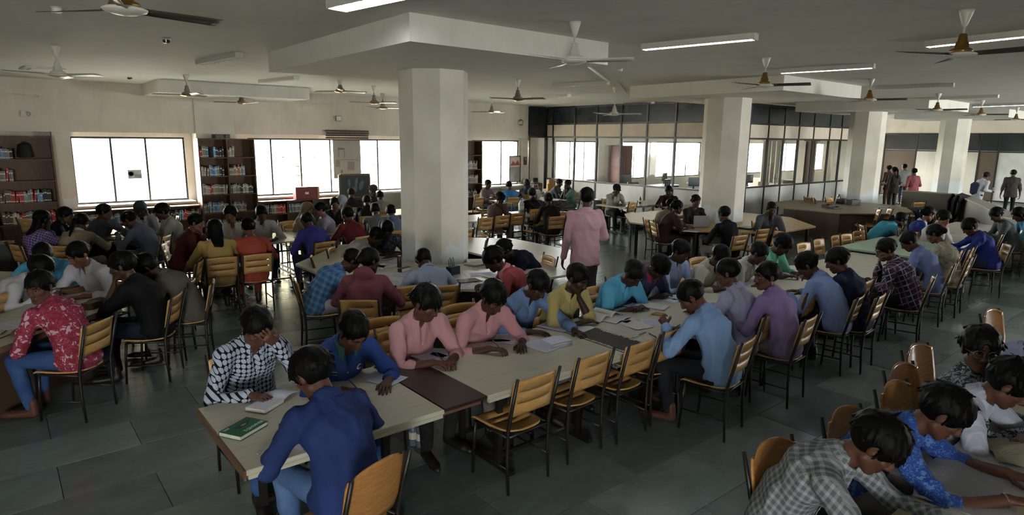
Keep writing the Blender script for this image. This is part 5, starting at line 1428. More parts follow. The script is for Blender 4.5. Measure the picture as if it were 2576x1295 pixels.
P(2236, 424, 70, 'person in long rust brown dress', 'partly hidden by the third column', c_('#4a2c25'), 'mid', stand=True, lean=0, hp=10, ra='bent', la='bent', hair='short', skin=0, neck='round', tmat=c_('#4a2c25'), fem=True)
P(2481, 443, -34, 'man in white shirt holding a phone', 'standing behind the low counter', c_('#a1a6ae'), 'mid', stand=True, lean=16, hp=24, ra='bent', la='bent', hair='short', skin=2, neck='v', tmat=DARKT)
P(2549, 436, 22, 'man in dark brown shirt', 'standing behind the counter', c_('#3a302e'), 'mid', stand=True, lean=2, hp=6, ra='side', la='side', hair='short', skin=1, neck='stand', sleeve='roll', tmat=c_('#0b0b0d'))
# ---- covered table in the corner
B_n1 = P(2203, 1116, -78, 'person in grey white checked shirt', 'bent over the cream covered table', c_('#5f666c', 'check', '#9aa1a6'), 'hero', seat=None, tz=.815, lean=34, hp=40, hy=6, ra='reach', la=('reach', (.1, .02, 0)), hair='mop', skin=2, neck='v', sleeve='long', wide=1.05)
B_n2 = P(2372, 1037, -80, 'person in blue floral shirt with a bracelet', 'reaching over the white sheet', c_('#14449c', 'floral', '#4d80c9'), 'hero', seat=None, tz=.815, lean=34, hp=36, hy=8, ra=('reach', (0, .02, 0)), la='reach', hair='mop', skin=2, neck='v', sleeve='roll', cuff=.12)
B_n3 = P(2538, 965, -84, 'man in white shirt with rolled sleeves', 'bent over the covered table', c_('#a9b0c6', 'stripe', '#b8bed2'), 'hero', seat=None, tz=.815, lean=30, hp=36, hy=6, ra='fold', la='reach', hair='mop', skin=2, neck='v', sleeve='roll', cuff=.3)
B_n4 = P(2466, 878, -88, 'person in lace print shirt and glasses', 'turning toward the camera', c_('#2a3138', 'lace', '#8b98a1'), 'hero', seat=None, tz=.815, lean=10, hp=0, hy=-62, ra='fold', la='fold', hair='messy', skin=0, neck='v')
P(2630, 858, -100, 'person in pale lilac shirt', 'cut by the frame behind the white shirt', c_('#8c8fb8'), 'near', seat=None, tz=.815, lean=30, hp=36, ra='fold', la='fold', hair='mop', skin=1, neck='stand')

# ------------------------------------------------------------------ empty chairs
for px, py, f, lb in [
    (1345, 985, 92, 'empty slat chair, first of the row along the near side of the long tables'),
    (1490, 930, 92, 'empty slat chair, second along the near side of the long tables'),
    (1610, 895, 92, 'empty slat chair, third along the near side, by the torn board'),
    (1692, 862, 92, 'empty slat chair just before the man in sky blue'),
    (1912, 808, 90, 'empty slat chair between sky blue and violet shirts'),
    (2037, 762, 94, 'empty slat chair behind the violet shirt'),
    (2175, 732, 92, 'empty slat chair before the chair of the navy shirt'),
    (2267, 710, 94, 'empty slat chair behind the plaid shirt'),
    (2333, 678, 94, 'empty slat chair behind the dusty blue shirt'),
    (2409, 652, 96, 'empty slat chair next to the cream printed top'),
    (2439, 644, 96, 'empty slat chair beside the royal blue jacket'),
    (2515, 609, 100, 'empty slat chair turned sideways beside the royal blue jacket')]:
    chair_at(px, py, f, lb, G_CH, bolts=px < 1700, jig=False)
for px, py, lb in [(957, 838, 'slat chair behind the student in royal blue jacket, standing empty'), (1152, 800, 'empty slat chair between the two pink shirts'),
                   (1755, 672, 'empty slat chair between pale blue and cream shirts'), (2020, 632, 'first of five empty chairs on the far side past the mint shirt'),
                   (2060, 622, 'second of five empty chairs on the far side past the mint shirt'), (2104, 612, 'third of five empty chairs on the far side past the mint shirt'),
                   (2128, 608, 'fourth of five empty chairs on the far side past the mint shirt'), (2157, 600, 'last of five empty chairs on the far side past the mint shirt')]:
    chair_at(px, py, -90, lb, G_CH, zb=.735)
chair_at(948, 1215, 106, 'slat chair of the man in deep blue shirt, turned toward the aisle', G_CH, zb=.74, style='plain' if 'plain' in CHAIR else 'gloss', bolts=True, jig=False)
GG = 'varnished plywood chairs at the cream covered table'
for px, py, f, lb in [(1946, 1180, -98, 'varnished plywood chair standing free before the checked shirt'), (2128, 1090, -98, 'varnished plywood chair behind the checked shirt'),
                      (2252, 1018, -98, 'varnished plywood chair behind the blue floral shirt'), (2270, 968, -98, 'varnished plywood chair with holes, behind the lace print shirt'),
                      (2310, 915, -98, 'varnished plywood chair, upper one of the shiny cluster'), (2496, 818, -98, 'varnished plywood chair peeking over the head with glasses')]:
    chair_at(px, py, f, lb, GG, style='gloss', zb=.72, bolts=True, jig=False)
for px, py, f, lb in [(70, 566, 40, 'yellowish slat chair against the half filled bookcase'), (96, 612, 60, 'empty slat chair behind the turquoise shirt, outer one'), (176, 612, 62, 'empty slat chair above the woman in white shirt'),
                      (446, 560, 170, 'slat chair nearest the low bookcase beside the octagonal table'), (12, 772, -40, 'slat chair cut by the frame behind the white shirt'),
                      (500, 682, 150, 'empty slat chair with sun on its back between the two groups'), (478, 735, 152, 'empty slat chair close behind the taupe shirt'),
                      (730, 572, -92, 'empty slat chair facing the sunlit table from the window side'), (790, 668, -20, 'empty slat chair beside the madras shirt'),
                      (1034, 745, 78, 'slat chair half hidden behind the tousled pink shirt youth'), (1222, 617, 140, 'empty slat chair right of the big column, turned away'),
                      (1168, 592, 88, 'empty slat chair touching the edge of the big column in view'), (1222, 562, 88, 'empty slat chair before the sunlit white table, first'), (1264, 556, 86, 'empty slat chair before the sunlit white table, middle'), (1300, 550, 86, 'empty slat chair before the sunlit white table, last'),
                      (1362, 552, 84, 'empty slat chair behind the man in black, nearer the aisle'), (1408, 546, 84, 'empty slat chair close to the tall man in pink'),
                      (1590, 520, 96, 'empty slat chair at the desk by the glass room'), (1918, 592, 84, 'empty slat chair at the pine table near the school boy'),
                      (1962, 600, 150, 'slat chair loaded with a cloth bag next to the school boy'), (2035, 507, -30, 'empty slat chair at the worn table, by the glass panels'), (2052, 512, -60, 'empty slat chair turned sideways at the worn table'),
                      (2086, 508, -90, 'empty slat chair on the glass room side of the worn table'), (2122, 500, -90, 'empty slat chair at the worn table beside the third column'),
                      (2208, 540, 120, 'empty slat chair before the turquoise shirt, at the worn table'), (2236, 538, 120, 'empty slat chair next to the turquoise shirt head'),
                      (2268, 574, 100, 'slat chair in front of the turquoise shirt'), (2310, 520, 60, 'slat chair with a grey jacket by the counter'),
                      (1205, 508, 100, 'slat chair by the pale youth near the narrow bookcase'), (1228, 500, 80, 'slat chair beside the dusty pink t-shirt')]:
    chair_at(px, py, f, lb, G_CH)

# ------------------------------------------------------------------ things on the tables and shelves
def paper_mat(lines=True, tint='#c9cbd2', ink='#4a4d5a', rows=34.0, key='a'):
    k = ('paper', lines, tint, ink, rows, key)
    if k in _mats: return _mats[k]
    t = NT('printed_paper'); co = t.new('ShaderNodeTexCoord').outputs['Generated']; B = t.b
    B.inputs['Roughness'].default_value = .7; B.inputs['Specular IOR Level'].default_value = .2
    if lines:
        x, y, z = t.sepxyz(co)
        ln = t.math('GREATER_THAN', t.math('SINE', t.math('MULTIPLY', y, rows * 6.28)), .25)
        n = t.noise(t.mapping(co, (26, rows, 1)), 3.0, 2); w = t.math('GREATER_THAN', n.outputs[0], .47)
        mx = t.math('MULTIPLY', t.math('GREATER_THAN', x, .1), t.math('LESS_THAN', x, .88)); my = t.math('MULTIPLY', t.math('GREATER_THAN', y, .08), t.math('LESS_THAN', y, .9))
        f = t.math('MULTIPLY', t.math('MULTIPLY', ln, w), t.math('MULTIPLY', mx, my))
        t.link(t.mix(t.math('MULTIPLY', f, .55), lin(tint), lin(ink)), B.inputs['Base Color'])
    else: B.inputs['Base Color'].default_value = lin(tint)
    _mats[k] = t.m; return t.m
PM = [paper_mat(), paper_mat(True, '#bfc3d3', '#50546a', 26.0, 'b'), paper_mat(True, '#cfcdc8', '#55534f', 42.0, 'c'), paper_mat(False, '#c6c8d4')]
irng = random.Random(21)
TT = .7512
def paper(px, py, rz, label, group=None, w=.21, h=.297, z=TT, m=None, curl=.006, xy=None):
    p = np.array([*xy, z]) if xy is not None else at(px, py, z)
    us = np.linspace(0, 1, 7); vs = np.linspace(0, 1, 5); a = irng.uniform(0, 6.28); c = irng.uniform(.3, 1) * curl
    P = [[((u - .5) * w, (v - .5) * h, .0012 + c * max(0, math.cos(a) * (u - .5) * 2 + math.sin(a) * (v - .5) * 2) ** 2) for v in vs] for u in us]
    o = plate(P, np.ones((6, 4), bool), .0009).build('paper', m or irng.choice(PM), None, p, math.radians(rz))
    return tag(o, label, 'paper', group)
def at_xy(x, y, z): return np.array([x, y, z])
def stack(px, py, rz, n, label, w=.21, h=.297, z=TT, cols=None, jit=.02):
    p = at(px, py, z); o = empty('paper_stack', p, math.radians(rz), label, 'papers')
    for k in range(n):
        MB().box((irng.uniform(-jit, jit), irng.uniform(-jit, jit), .002 + k * .0042), (w, h, .0038), rz=irng.uniform(-.12, .12)).build('sheet', irng.choice(PM if cols is None else cols), o)
    return o
def closed_book(px, py, rz, label, col, w=.15, h=.21, t=.025, z=TT, cat='book', grp=None):
    p = at(px, py, z); o = empty('book', p, math.radians(rz), label, cat, grp); cm = flat('book_cover', col, .4)
    MB().box((0, 0, .0015), (w, h, .003)).build('cover', cm, o); MB().box((0, 0, t - .0015), (w, h, .003)).build('cover', cm, o)
    MB().box((-w / 2 + .0015, 0, t / 2), (.003, h, t - .006)).build('spine', cm, o)
    MB().box((.001, 0, t / 2), (w - .007, h - .008, t - .006)).build('pages', flat('page_edges', '#c4c1b8', .8, var=.15, scale=60), o); return o
def open_book(px, py, rz, label, w=.17, h=.24, z=TT, lift=.03, cat='book'):
    p = at(px, py, z); o = empty('open_book', p, math.radians(rz), label, cat)
    for s in (-1, 1):
        us = np.linspace(0, 1, 8); P = [[(s * u * w, (v - .5) * h, .006 + lift * math.sin(PI * min(1, u * 1.15)) * (1 - .45 * u)) for v in (0, .5, 1)] for u in us]
        if s < 0: P = P[::-1]
        plate(P, np.ones((7, 2), bool), .004).build('pages', irng.choice(PM[:3]), o)
        MB().box((s * w / 2, 0, .0018), (w + .008, h + .012, .003)).build('cover', flat('book_cover', '#3a3d48', .5), o)
    return o
def pen(px, py, rz, label, col='#15161c', z=TT, grp=None):
    p = at(px, py, z + .006); o = empty('pen', p, math.radians(rz), label, 'pen', grp)
    MB().tube([(-.07, 0, 0), (.05, 0, 0)], .0042, 8).build('barrel', flat('pen_plastic', col, .3), o); MB().tube([(.05, 0, 0), (.066, 0, 0)], [.004, .001], 8).build('tip', M_FANS, o)
    MB().box((-.05, 0, .005), (.035, .002, .002)).build('clip', M_FANS, o); return o
# green book, notebook and loose things at the near table end
p = at(614, 1083, TT); gb = empty('book', p, math.radians(30), 'green covered book with white title lying flat at the near table end', 'book')
GW, GH = .225, .165
gc = flat('green_cover', '#0f5a38', .35, var=.08, scale=5)
MB().box((0, 0, .0015), (GW, GH, .003)).build('cover', gc, gb); MB().box((0, 0, .0265), (GW, GH, .003)).build('cover', gc, gb)
MB().box((-.001, .002, .014), (GW - .006, GH - .006, .0215)).build('pages', flat('page_edges', '#c4c1b8', .8, var=.15, scale=60), gb)
MB().box((0, GH / 2 - .0015, .014), (GW, .003, .022)).build('spine', gc, gb)
def blob(pts, z, th): return MB().prism(pts, z, z + th)
blob([(-.045 + .052 * math.cos(t) * (1 + .25 * math.sin(3 * t)) + .05, .018 + .026 * math.sin(t) * (1 + .2 * math.cos(2 * t))) for t in np.linspace(0, 2 * PI, 26)[:-1]], .0281, .0004).build('cover_picture', flat('cover_dark', '#12251b', .4), gb)  # dark shapes belonging to the cover picture
blob([(.03 + .075 * math.cos(t), .034 + .010 * math.sin(t) + .12 * .1 * math.cos(t)) for t in np.linspace(0, 2 * PI, 20)[:-1]], .0283, .0004).build('cover_picture', flat('cover_dark2', '#1a2b20', .4), gb)
blob([(.018 + .022 * math.cos(t), .018 + .010 * math.sin(t)) for t in np.linspace(0, 2 * PI, 14)[:-1]], .0286, .0004).build('cover_picture', flat('cover_hand', '#9a7a66', .5), gb)
def text(s, parent, loc, size, mat, rot=(0, 0, 0), name='lettering'):
    cu = D.curves.new('t', 'FONT'); cu.body = s; cu.size = size; cu.extrude = .0003; cu.align_x = 'CENTER'; cu.align_y = 'CENTER'; cu.resolution_u = 3
    o = D.objects.new('t', cu); COL.objects.link(o); bpy.context.view_layer.update()
    me = D.meshes.new_from_object(o.evaluated_get(bpy.context.evaluated_depsgraph_get())); D.objects.remove(o); me.materials.clear(); me.materials.append(mat)
    q = link(name, me, parent); q.location = loc; q.rotation_euler = rot; return q
M_INKW = flat('white_ink', '#d8dcd8', .5)
text('TGHVMSE', gb, (.028, -.052, .0284), .036, M_INKW, (0, 0, .02), 'cover_title')
text('JOURNAL\nNOTES', gb, (-.075, .062, .0284), .011, M_INKW, (0, 0, 0), 'cover_lettering')
nb = empty('notebook', at(672, 1020, TT), math.radians(33), 'thick open white notebook under the writing hand of the dotted shirt youth', 'notebook')
MB().box((-.02, 0, .012), (.19, .15, .024)).build('pages', flat('page_edges', '#c4c1b8', .8, var=.15, scale=60), nb)
MB().box((-.02, 0, .0246), (.188, .148, .001)).build('top_sheet', PM[3], nb); MB().box((-.02, 0, .001), (.196, .156, .002)).build('cover', flat('book_cover', '#20242e', .5), nb)
us = np.linspace(0, 1, 8); P = [[(.078 + .17 * u, (v - .5) * .15, .020 - .014 * u + .02 * math.sin(PI * u)) for v in (0, .5, 1)] for u in us]
plate(P, np.ones((7, 2), bool), .003).build('turned_leaves', PM[3], nb)
paper(752, 1110, 20, 'white sheet under the arm of the deep blue shirt', m=PM[3], w=.15, h=.2)
pen(660, 1126, 50, 'small white pen cap and pen by the elbow of the deep blue shirt', '#b9b9b5')
# sheets along the row, each where the photograph shows it
for a in [(965, 952, 25, 'sheet the blue jacket student writes on'), (1088, 886, 40, 'pale ruled sheets under the arm of the tousled pink shirt'), (1072, 893, 12, 'lilac sheet beneath the ruled ones by the dark board'),
          (1262, 853, 30, 'sheet under the wrists of the rose pink shirt'), (1240, 850, 55, 'second sheet under the rose pink shirt arm'), (1362, 870, 5, 'lilac sheet sticking out under the paper pile'),
          (1395, 822, 20, 'open sheet under the hands of the steel blue shirt'), (1425, 812, 60, 'pale sheet beside the torn dark board'), (1450, 822, 10, 'sheet lying on the corner of the torn dark board'),
          (1597, 817, -8, 'single sheet printed with a round stamp mark'), (1650, 812, 40, 'sheet under the hands of the sky blue shirt'), (1555, 800, 15, 'sheet between the open book and the cyan shirt'),
          (1610, 772, 8, 'blue tinted sheet before the cyan shirt'), (1640, 765, 50, 'second blue tinted sheet before the cyan shirt'), (1672, 752, 18, 'blue ruled sheet before the navy jacket'), (1690, 748, 30, 'white ruled sheet before the navy jacket'),
          (1790, 722, 12, 'sheet by the lavender shirt elbow'), (1870, 712, 30, 'white sheet between lavender and violet shirts'), (1885, 705, 10, 'white sheet before the off white shirt'),
          (1972, 684, -5, 'white sheet on the table before the mint shirt'), (1992, 678, 20, 'white sheet under the hands of the mint shirt'), (2010, 672, 50, 'leaning white sheet beside the mint shirt'),
          (2262, 640, 10, 'magenta edged sheet beside the plaid shirt'), (2320, 610, 25, 'white sheet by the cream printed top'), (2390, 612, 0, 'white sheet before the royal blue jacket'), (2410, 606, 40, 'white sheet under the stretched arm'),
          (2452, 568, 15, 'white sheet before the dark grey sweater'), (2462, 566, 45, 'second white sheet before the dark grey sweater'), (2380, 585, 20, 'sheet near the child in white')]:
    tint = 'blue' in a[3] or 'lilac' in a[3]
    paper(*a, m=PM[1] if tint else None)
# the folded pile beside the rose shirt: sheets with a curled top
o = empty('paper_stack', at(1400, 866, TT), math.radians(-6), 'thick pile of folded lilac sheets before the rose pink shirt', 'papers')
for k in range(7):
    us = np.linspace(0, 1, 8); P = [[((u - .5) * .23, (v - .5) * .15 + .004 * (k % 3), .002 + k * .0065 + .010 * math.sin(PI * u * 1.0) * (k / 7)) for v in (0, .5, 1)] for u in us]
    plate(P, np.ones((7, 2), bool), .005).build('sheet', PM[1] if k % 2 else PM[3], o)
open_book(1512, 795, 8, 'thick open book with raised pages before the mustard yellow shirt', .20, .25, lift=.055)
open_book(1545, 802, 12, 'open book with a dark picture page beside the thick open book', .15, .21, lift=.012)
closed_book(1655, 790, 15, 'ochre envelope sized booklet before the sky blue shirt', '#8a6a2c', .12, .10, .006)
stack(1640, 772, 20, 4, 'crumpled papers and folder beside the cyan shirt')
for a in [(1130, 893, 60, 'pen lying by the tousled pink shirt'), (1617, 838, 10, 'small black pen between sheets on the row'), (1640, 842, 70, 'black pen with clip before the sky blue shirt'), (1600, 846, 5, 'white pen by the stamped sheet'), (1905, 716, 20, 'black pen case by the off white shirt')]: pen(*a, col='#b9b9b5' if 'white' in a[3] else '#15161c')
ph = empty('phone', at(2152, 656, .90), math.radians(40), 'blue phone held up by the dark navy shirt', 'phone'); ph.rotation_euler = (math.radians(35), 0, math.radians(40))
MB().box((0, 0, 0), (.16, .085, .009), bev=.003).build('phone_case', flat('phone_blue', '#1f4d8c', .3), ph); MB().box((0, 0, .005), (.15, .075, .001)).build('screen', flat('dark_glass', '#0c1016', .1), ph)
# ring table by the frame
for a in [(30, 818, 20, 'white sheet before the youth in red floral shirt'), (62, 812, 35, 'second white sheet before the youth in red floral shirt'), (165, 708, 10, 'white sheet before the woman in white shirt'), (215, 712, 25, 'white sheet under the hands of the woman in white shirt'), (200, 742, 60, 'torn paper scrap by the wooden tray')]:
    paper(*a, m=PM[0] if 'sheet' in a[3] else PM[3], w=.21 if 'sheet' in a[3] else .08, h=.297 if 'sheet' in a[3] else .05)
for a in [(10, 835, 70, 'black knife like pen in front of the red floral shirt'), (30, 838, 62, 'grey pen in front of the red floral shirt'), (8, 848, 55, 'silver pen at the frame edge')]: pen(*a)
def cup(px, py, label, prof, mat, z=TT, cat='cup', name='cup', extra=None):
    p = at(px, py, z); o = empty(name, p, 0, label, cat); MB().lathe(prof, 18).build('body', mat, o)
    if extra: extra(o)
    return o
cup(165, 727, 'dark glass tumbler with a pale rim on the ring table', [(.026, 0), (.033, .005), (.038, .085), (.036, .085), (.030, .010), (.0005, .008)], flat('smoked_glass', '#23252b', .15), name='tumbler', extra=lambda o: MB().lathe([(.037, .083), (.039, .090), (.036, .091), (.035, .084)], 18).build('rim', flat('cup_rim', '#8f8f90', .3), o))
tr = empty('wooden_tray', at(185, 735, TT), math.radians(20), 'open brown wooden tray on the ring table with a small metal clamp', 'tray')
MB().box((0, 0, .008), (.36, .13, .012)).build('base', M_BROWN, tr)
for s in (-1, 1): MB().box((0, s * .062, .035), (.36, .008, .055)).build('side', M_EDGE, tr); MB().box((s * .176, 0, .035), (.008, .12, .055)).build('side', M_EDGE, tr)
MB().lathe([(.012, 0), (.022, .01), (.022, .03), (.010, .04)], 12, c=(.17, .02, .06)).build('clamp', M_BRASS, tr)
pp = empty('wooden_box', at(232, 775, TT), math.radians(45), 'small wooden box at the table edge behind the red shirt', 'box')
MB().box((0, 0, .03), (.16, .10, .06), bev=.003).build('box_body', M_BROWN, pp); MB().box((0, 0, .064), (.165, .105, .008), bev=.002).build('lid', M_EDGE, pp)
gp = empty('pouch', at(245, 762, TT), math.radians(30), 'flat grey pouch under the black shirt elbow', 'pouch'); MB().box((0, 0, .025), (.15, .09, .05), bev=.015).build('pouch_body', flat('pouch_cloth', '#55555a', .8), gp); MB().box((0, 0, .051), (.12, .006, .004)).build('zip', M_BOLT, gp)
# octagonal table
for a in [(318, 585, 10, 'sheet before the slate blue shirt'), (350, 580, 40, 'white sheet before the white shirt with face covering'), (300, 597, 0, 'sheet before the beige jacket'), (372, 575, 20, 'white sheet before the bearded man')]: paper(*a)
closed_book(283, 603, 10, 'thick black bag like book on the octagonal table', '#101114', .2, .16, .06); closed_book(288, 590, 0, 'black folder under the window on the octagonal table', '#15161a', .26, .2, .03)
cup(278, 580, 'clear plastic tumbler on the octagonal table', [(.028, 0), (.036, .11), (.034, .11), (.0005, .006)], flat('clear_plastic', '#b9bcc4', .15), name='tumbler')
# shared tables
for a in [(497, 607, 20, 'open white sheets before the maroon red shirt'), (515, 612, 60, 'second white sheet before the maroon red shirt'), (578, 598, 10, 'white sheets between yellow and orange'), (585, 597, 45, 'white sheet lying crooked between yellow and orange'), (662, 592, 10, 'white sheet before the man with glasses')]: paper(*a)
cup(701, 596, 'grey enamel mug on the corner of the shared table', [(.040, 0), (.044, .006), (.044, .115), (.041, .115), (.039, .012), (.0005, .010)], flat('grey_enamel', '#5d6878', .35), name='mug', cat='mug', extra=lambda o: MB().tube([(.042, 0, .095), (.075, 0, .085), (.080, 0, .055), (.070, 0, .03), (.042, 0, .022)], .006, 8).build('handle', flat('grey_enamel', '#5d6878', .35), o))
# column table
k = 0
for px, py in [(960, 650), (985, 648), (945, 672), (975, 668), (1000, 655), (958, 690), (982, 700), (1003, 690), (950, 705), (968, 718), (990, 718), (1200, 655), (1215, 668), (1212, 690), (1232, 692), (1225, 712), (1185, 718), (1210, 720), (1030, 712)]:
    paper(px, py, irng.uniform(-60, 60), ['newsprint sheet', 'white sheet', 'folded newspaper page'][k % 3] + ' on the column table near the ' + ('leaf print' if px < 1050 else 'coral') + ' shirt, ' + ORD[k] + ' strewn one', 'strewn papers on the column table', m=PM[k % 3], w=.24, h=.3); k += 1
stack(1200, 665, 10, 6, 'pile of yellowed newspapers at the foot of the big column', .3, .24, cols=[paper_mat(True, '#aba693', '#5b584e', 30.0, 'n')])
ph2 = empty('pen_holder', at(1140, 690, TT), .2, 'dark blue box pen holder with long pens at the column foot', 'pen holder')
MB().box((0, 0, .055), (.17, .09, .11), bev=.004).build('holder_box', flat('navy_plastic', '#10182a', .3), ph2)
for q in range(4): MB().tube([(-.06 + q * .03, 0, .05), (-.075 + q * .028, .01, .21 + .02 * (q % 2))], .0045, 6).build('pen_stick', flat('pen_plastic', '#15161c', .3), ph2)
lp = empty('tablet', at(1178, 707, TT), math.radians(-8), 'black tablet lying before the coral shirt', 'tablet'); MB().box((0, 0, .006), (.30, .20, .011), bev=.004).build('shell', flat('dark_case', '#0d0e11', .4), lp); MB().box((0, 0, .0122), (.27, .17, .001)).build('screen', flat('dark_glass', '#0e141c', .08), lp)
cup(1005, 672, 'brown bottle like tin at the column foot', [(.03, 0), (.032, .01), (.032, .12), (.025, .14), (.025, .16), (.0005, .16)], flat('brown_tin', '#3a1f18', .3), name='tin', cat='tin')
closed_book(1018, 682, 20, 'dark pencil pouch by the column foot', '#17171d', .2, .07, .05, cat='pouch')
# wall and window things
p0 = at_y(873, 338, YB - .44); pm = empty('wooden_pelmet', p0, 0, 'reddish brown slatted wooden pelmet above the hanging chart', 'pelmet')
for q in range(4): MB().box((irng.uniform(-.02, .02), -.03, -.10 + q * .065), (1.32, .05 + .02 * (q % 2), .052), bev=.004).build('slat', flat('red_brown_wood', '#4a241b', .5, var=.2, scale=9), pm)
p0 = at_y(873, 400, YB - .30); ch = empty('hanging_chart', p0, 0, 'pale hanging chart with a faint building sketch before the second window', 'chart')
MB().box((0, 0, 0), (.86, .008, 1.12)).build('sheet', flat('chart_paper', '#aaa79f', .7, var=.06, scale=3), ch)
ink = flat('faint_ink', '#8d8a83', .8); ink2 = flat('faint_ink_dark', '#77736b', .8)
for bx_ in [((-.18, 0, .30), (.20, .004, .05)), ((-.26, 0, .18), (.03, .004, .24)), ((-.08, 0, .18), (.03, .004, .26)), ((.08, 0, -.02), (.55, .004, .014)), ((-.30, 0, -.12), (.14, .004, .20)), ((.12, 0, -.20), (.22, .004, .26)), ((.33, 0, -.08), (.012, .004, .30)), ((-.18, 0, -.36), (.05, .004, .09))]:
    MB().box((bx_[0][0], -.006, bx_[0][2]), bx_[1]).build('sketch_mark', ink if bx_[1][2] > .1 else ink2, ch)
MB().box((0, -.01, -.56), (.30, .03, .05)).build('bottom_clip', M_DARK, ch); MB().tube([(-.44, 0, .56), (.44, 0, .56)], .016, 8).build('top_rod', M_EDGE, ch)
p0 = at_y(893, 490, YB - .75); es = empty('easel_board', (p0[0], p0[1], 0), 0, 'dark framed easel board with pale figures painted on it, under the chart', 'board')
MB().box((0, 0, 1.02), (.92, .03, .80)).build('board_face', flat('blackboard', '#1b1c1f', .5), es)
for s in (-1, 1): MB().box((s * .47, 0, 1.02), (.05, .05, .86)).build('frame_side', M_EDGE, es); MB().box((0, 0, 1.02 + s * .42), (.9, .05, .05)).build('frame_side', M_EDGE, es); MB().box((s * .36, .08, .31), (.04, .04, .62)).build('leg', M_EDGE, es)
for q, (x, z, r_) in enumerate([(-.18, 1.2, .07), (.05, 1.22, .08), (.20, 1.12, .10), (.0, 1.02, .09)]):
    MB().lathe([(r_, 0), (r_ * .97, .004), (.0005, .005)], 20, M=Matrix.Translation((x, -.016, z)) @ Matrix.Scale(1.7, 4, (0, 0, 1)) @ Matrix.Rotation(.4 * q, 4, 'Y') @ Matrix.Scale(.6, 4, (1, 0, 0)) @ Matrix.Rotation(PI / 2, 4, 'X')).build('painted_figure', flat('chalk', '#5d6470', .8), es)
p0 = at_y(339, 438, YB + .03); st = empty('window_notice', p0, 0, 'grey notice with a ring emblem stuck on the first window', 'notice')
MB().box((0, -.003, 0), (.30, .003, .22)).build('notice_sheet', flat('grey_print', '#8e8f92', .6, var=.2, scale=14), st)
MB().lathe([(.062, 0), (.062, .002), (.046, .003), (.045, 0)], 24, M=Matrix.Translation((-.08, -.005, .01)) @ Matrix.Rotation(PI / 2, 4, 'X')).build('ring_emblem', flat('dark_print', '#3c3d40', .6), st)
for q in range(4): MB().tube([(-.02, -.006, -.02 - q * .02), (.05, -.006, -.005 - q * .025), (.14, -.006, -.03 - q * .02)], .003, 5).build('printed_line', flat('dark_print', '#3c3d40', .6), st)
p0 = at_y(1295, 425, YB - .02); po = empty('poster', p0, 0, 'framed poster with a red mountain picture at the third window', 'poster')
MB().box((0, 0, 0), (.50, .012, .95)).build('poster_sheet', flat('poster_grey', '#807f82', .6, var=.25, scale=4), po); MB().box((0, -.008, .26), (.46, .004, .36)).build('upper_picture', flat('poster_pale', '#b8a8a2', .6), po)
MB().prism([(-.23, .12), (-.10, .30), (.02, .20), (.12, .32), (.23, .14)], 0, .004, M=Matrix.Translation((0, -.012, 0)) @ Matrix.Rotation(PI / 2, 4, 'X')).build('red_ridge', flat('poster_red', '#7c3a38', .6), po)
for z in (-.47, .47): MB().box((0, -.002, z), (.53, .03, .025)).build('frame_bar', M_DARK, po)
for s in (-1, 1): MB().box((s * .255, -.002, 0), (.025, .03, .97)).build('frame_bar', M_DARK, po)
p0 = at_y(1325, 397, YB - .02); sw = empty('switch_panel', (15.42, YB - .012, 1.72), 0, 'small dark and amber switch box on the wall beside the third window', 'switch'); MB().box((0, -.02, 0), (.11, .05, .30), bev=.004).build('box', flat('switch_box', '#4a3a30', .4), sw); MB().box((0, -.047, .06), (.06, .006, .06)).build('indicator', flat('amber', '#a65a28', .3), sw); MB().box((0, -.02, -.30), (.07, .03, .14)).build('plug_plate', M_FIX, sw)
p0 = at_y(557, 341, YS + .1); pj = empty('projector', (p0[0], YS + .15, 2.452), .1, 'black projector box on top of the two-bay bookcase', 'projector'); MB().box((0, 0, .05), (.36, .26, .09), bev=.01).build('case', flat('black_plastic', '#101113', .4), pj); MB().lathe([(.04, 0), (.04, .03), (.0005, .03)], 16, M=Matrix.Translation((.08, -.13, .05)) @ Matrix.Rotation(PI / 2, 4, 'X')).build('lens', flat('dark_glass', '#0c1016', .1), pj); MB().box((0, 0, .004), (.3, .2, .008)).build('foot_plate', M_FIX, pj)
p0 = at_y(62, 378, YS + .05); bg = empty('bag', (p0[0], YS + .17, 2.002), 0, 'black bag slumped on the top shelf of the half filled bookcase', 'bag'); MB().lathe([(.13, 0), (.15, .05), (.13, .20), (.11, .28), (.05, .31), (.001, .315)], 14).build('bag_body', flat('black_cloth', '#0d0e11', .9, bump=.5, scale=20), bg); MB().tube([(-.05, -.06, .28), (-.02, -.08, .34), (.04, -.08, .33), (.06, -.06, .27)], .008, 6).build('strap', flat('black_cloth', '#0d0e11', .9, bump=.5, scale=20), bg)
rb = empty('box_file', at_y(722, 525, YS + .1), 0, 'wide red box file standing on the low case under the second window', 'box file'); rb.location = (6.75, YS + .1, .8); MB().box((0, 0, .17), (.62, .22, .34), bev=.004).build('case', flat('red_board', '#6b1f1a', .6, var=.1), rb); MB().box((.34, 0, .17), (.05, .22, .34)).build('edge_board', M_PINE, rb); MB().box((0, -.115, .17), (.1, .004, .06)).build('label_plate', M_FIX, rb)
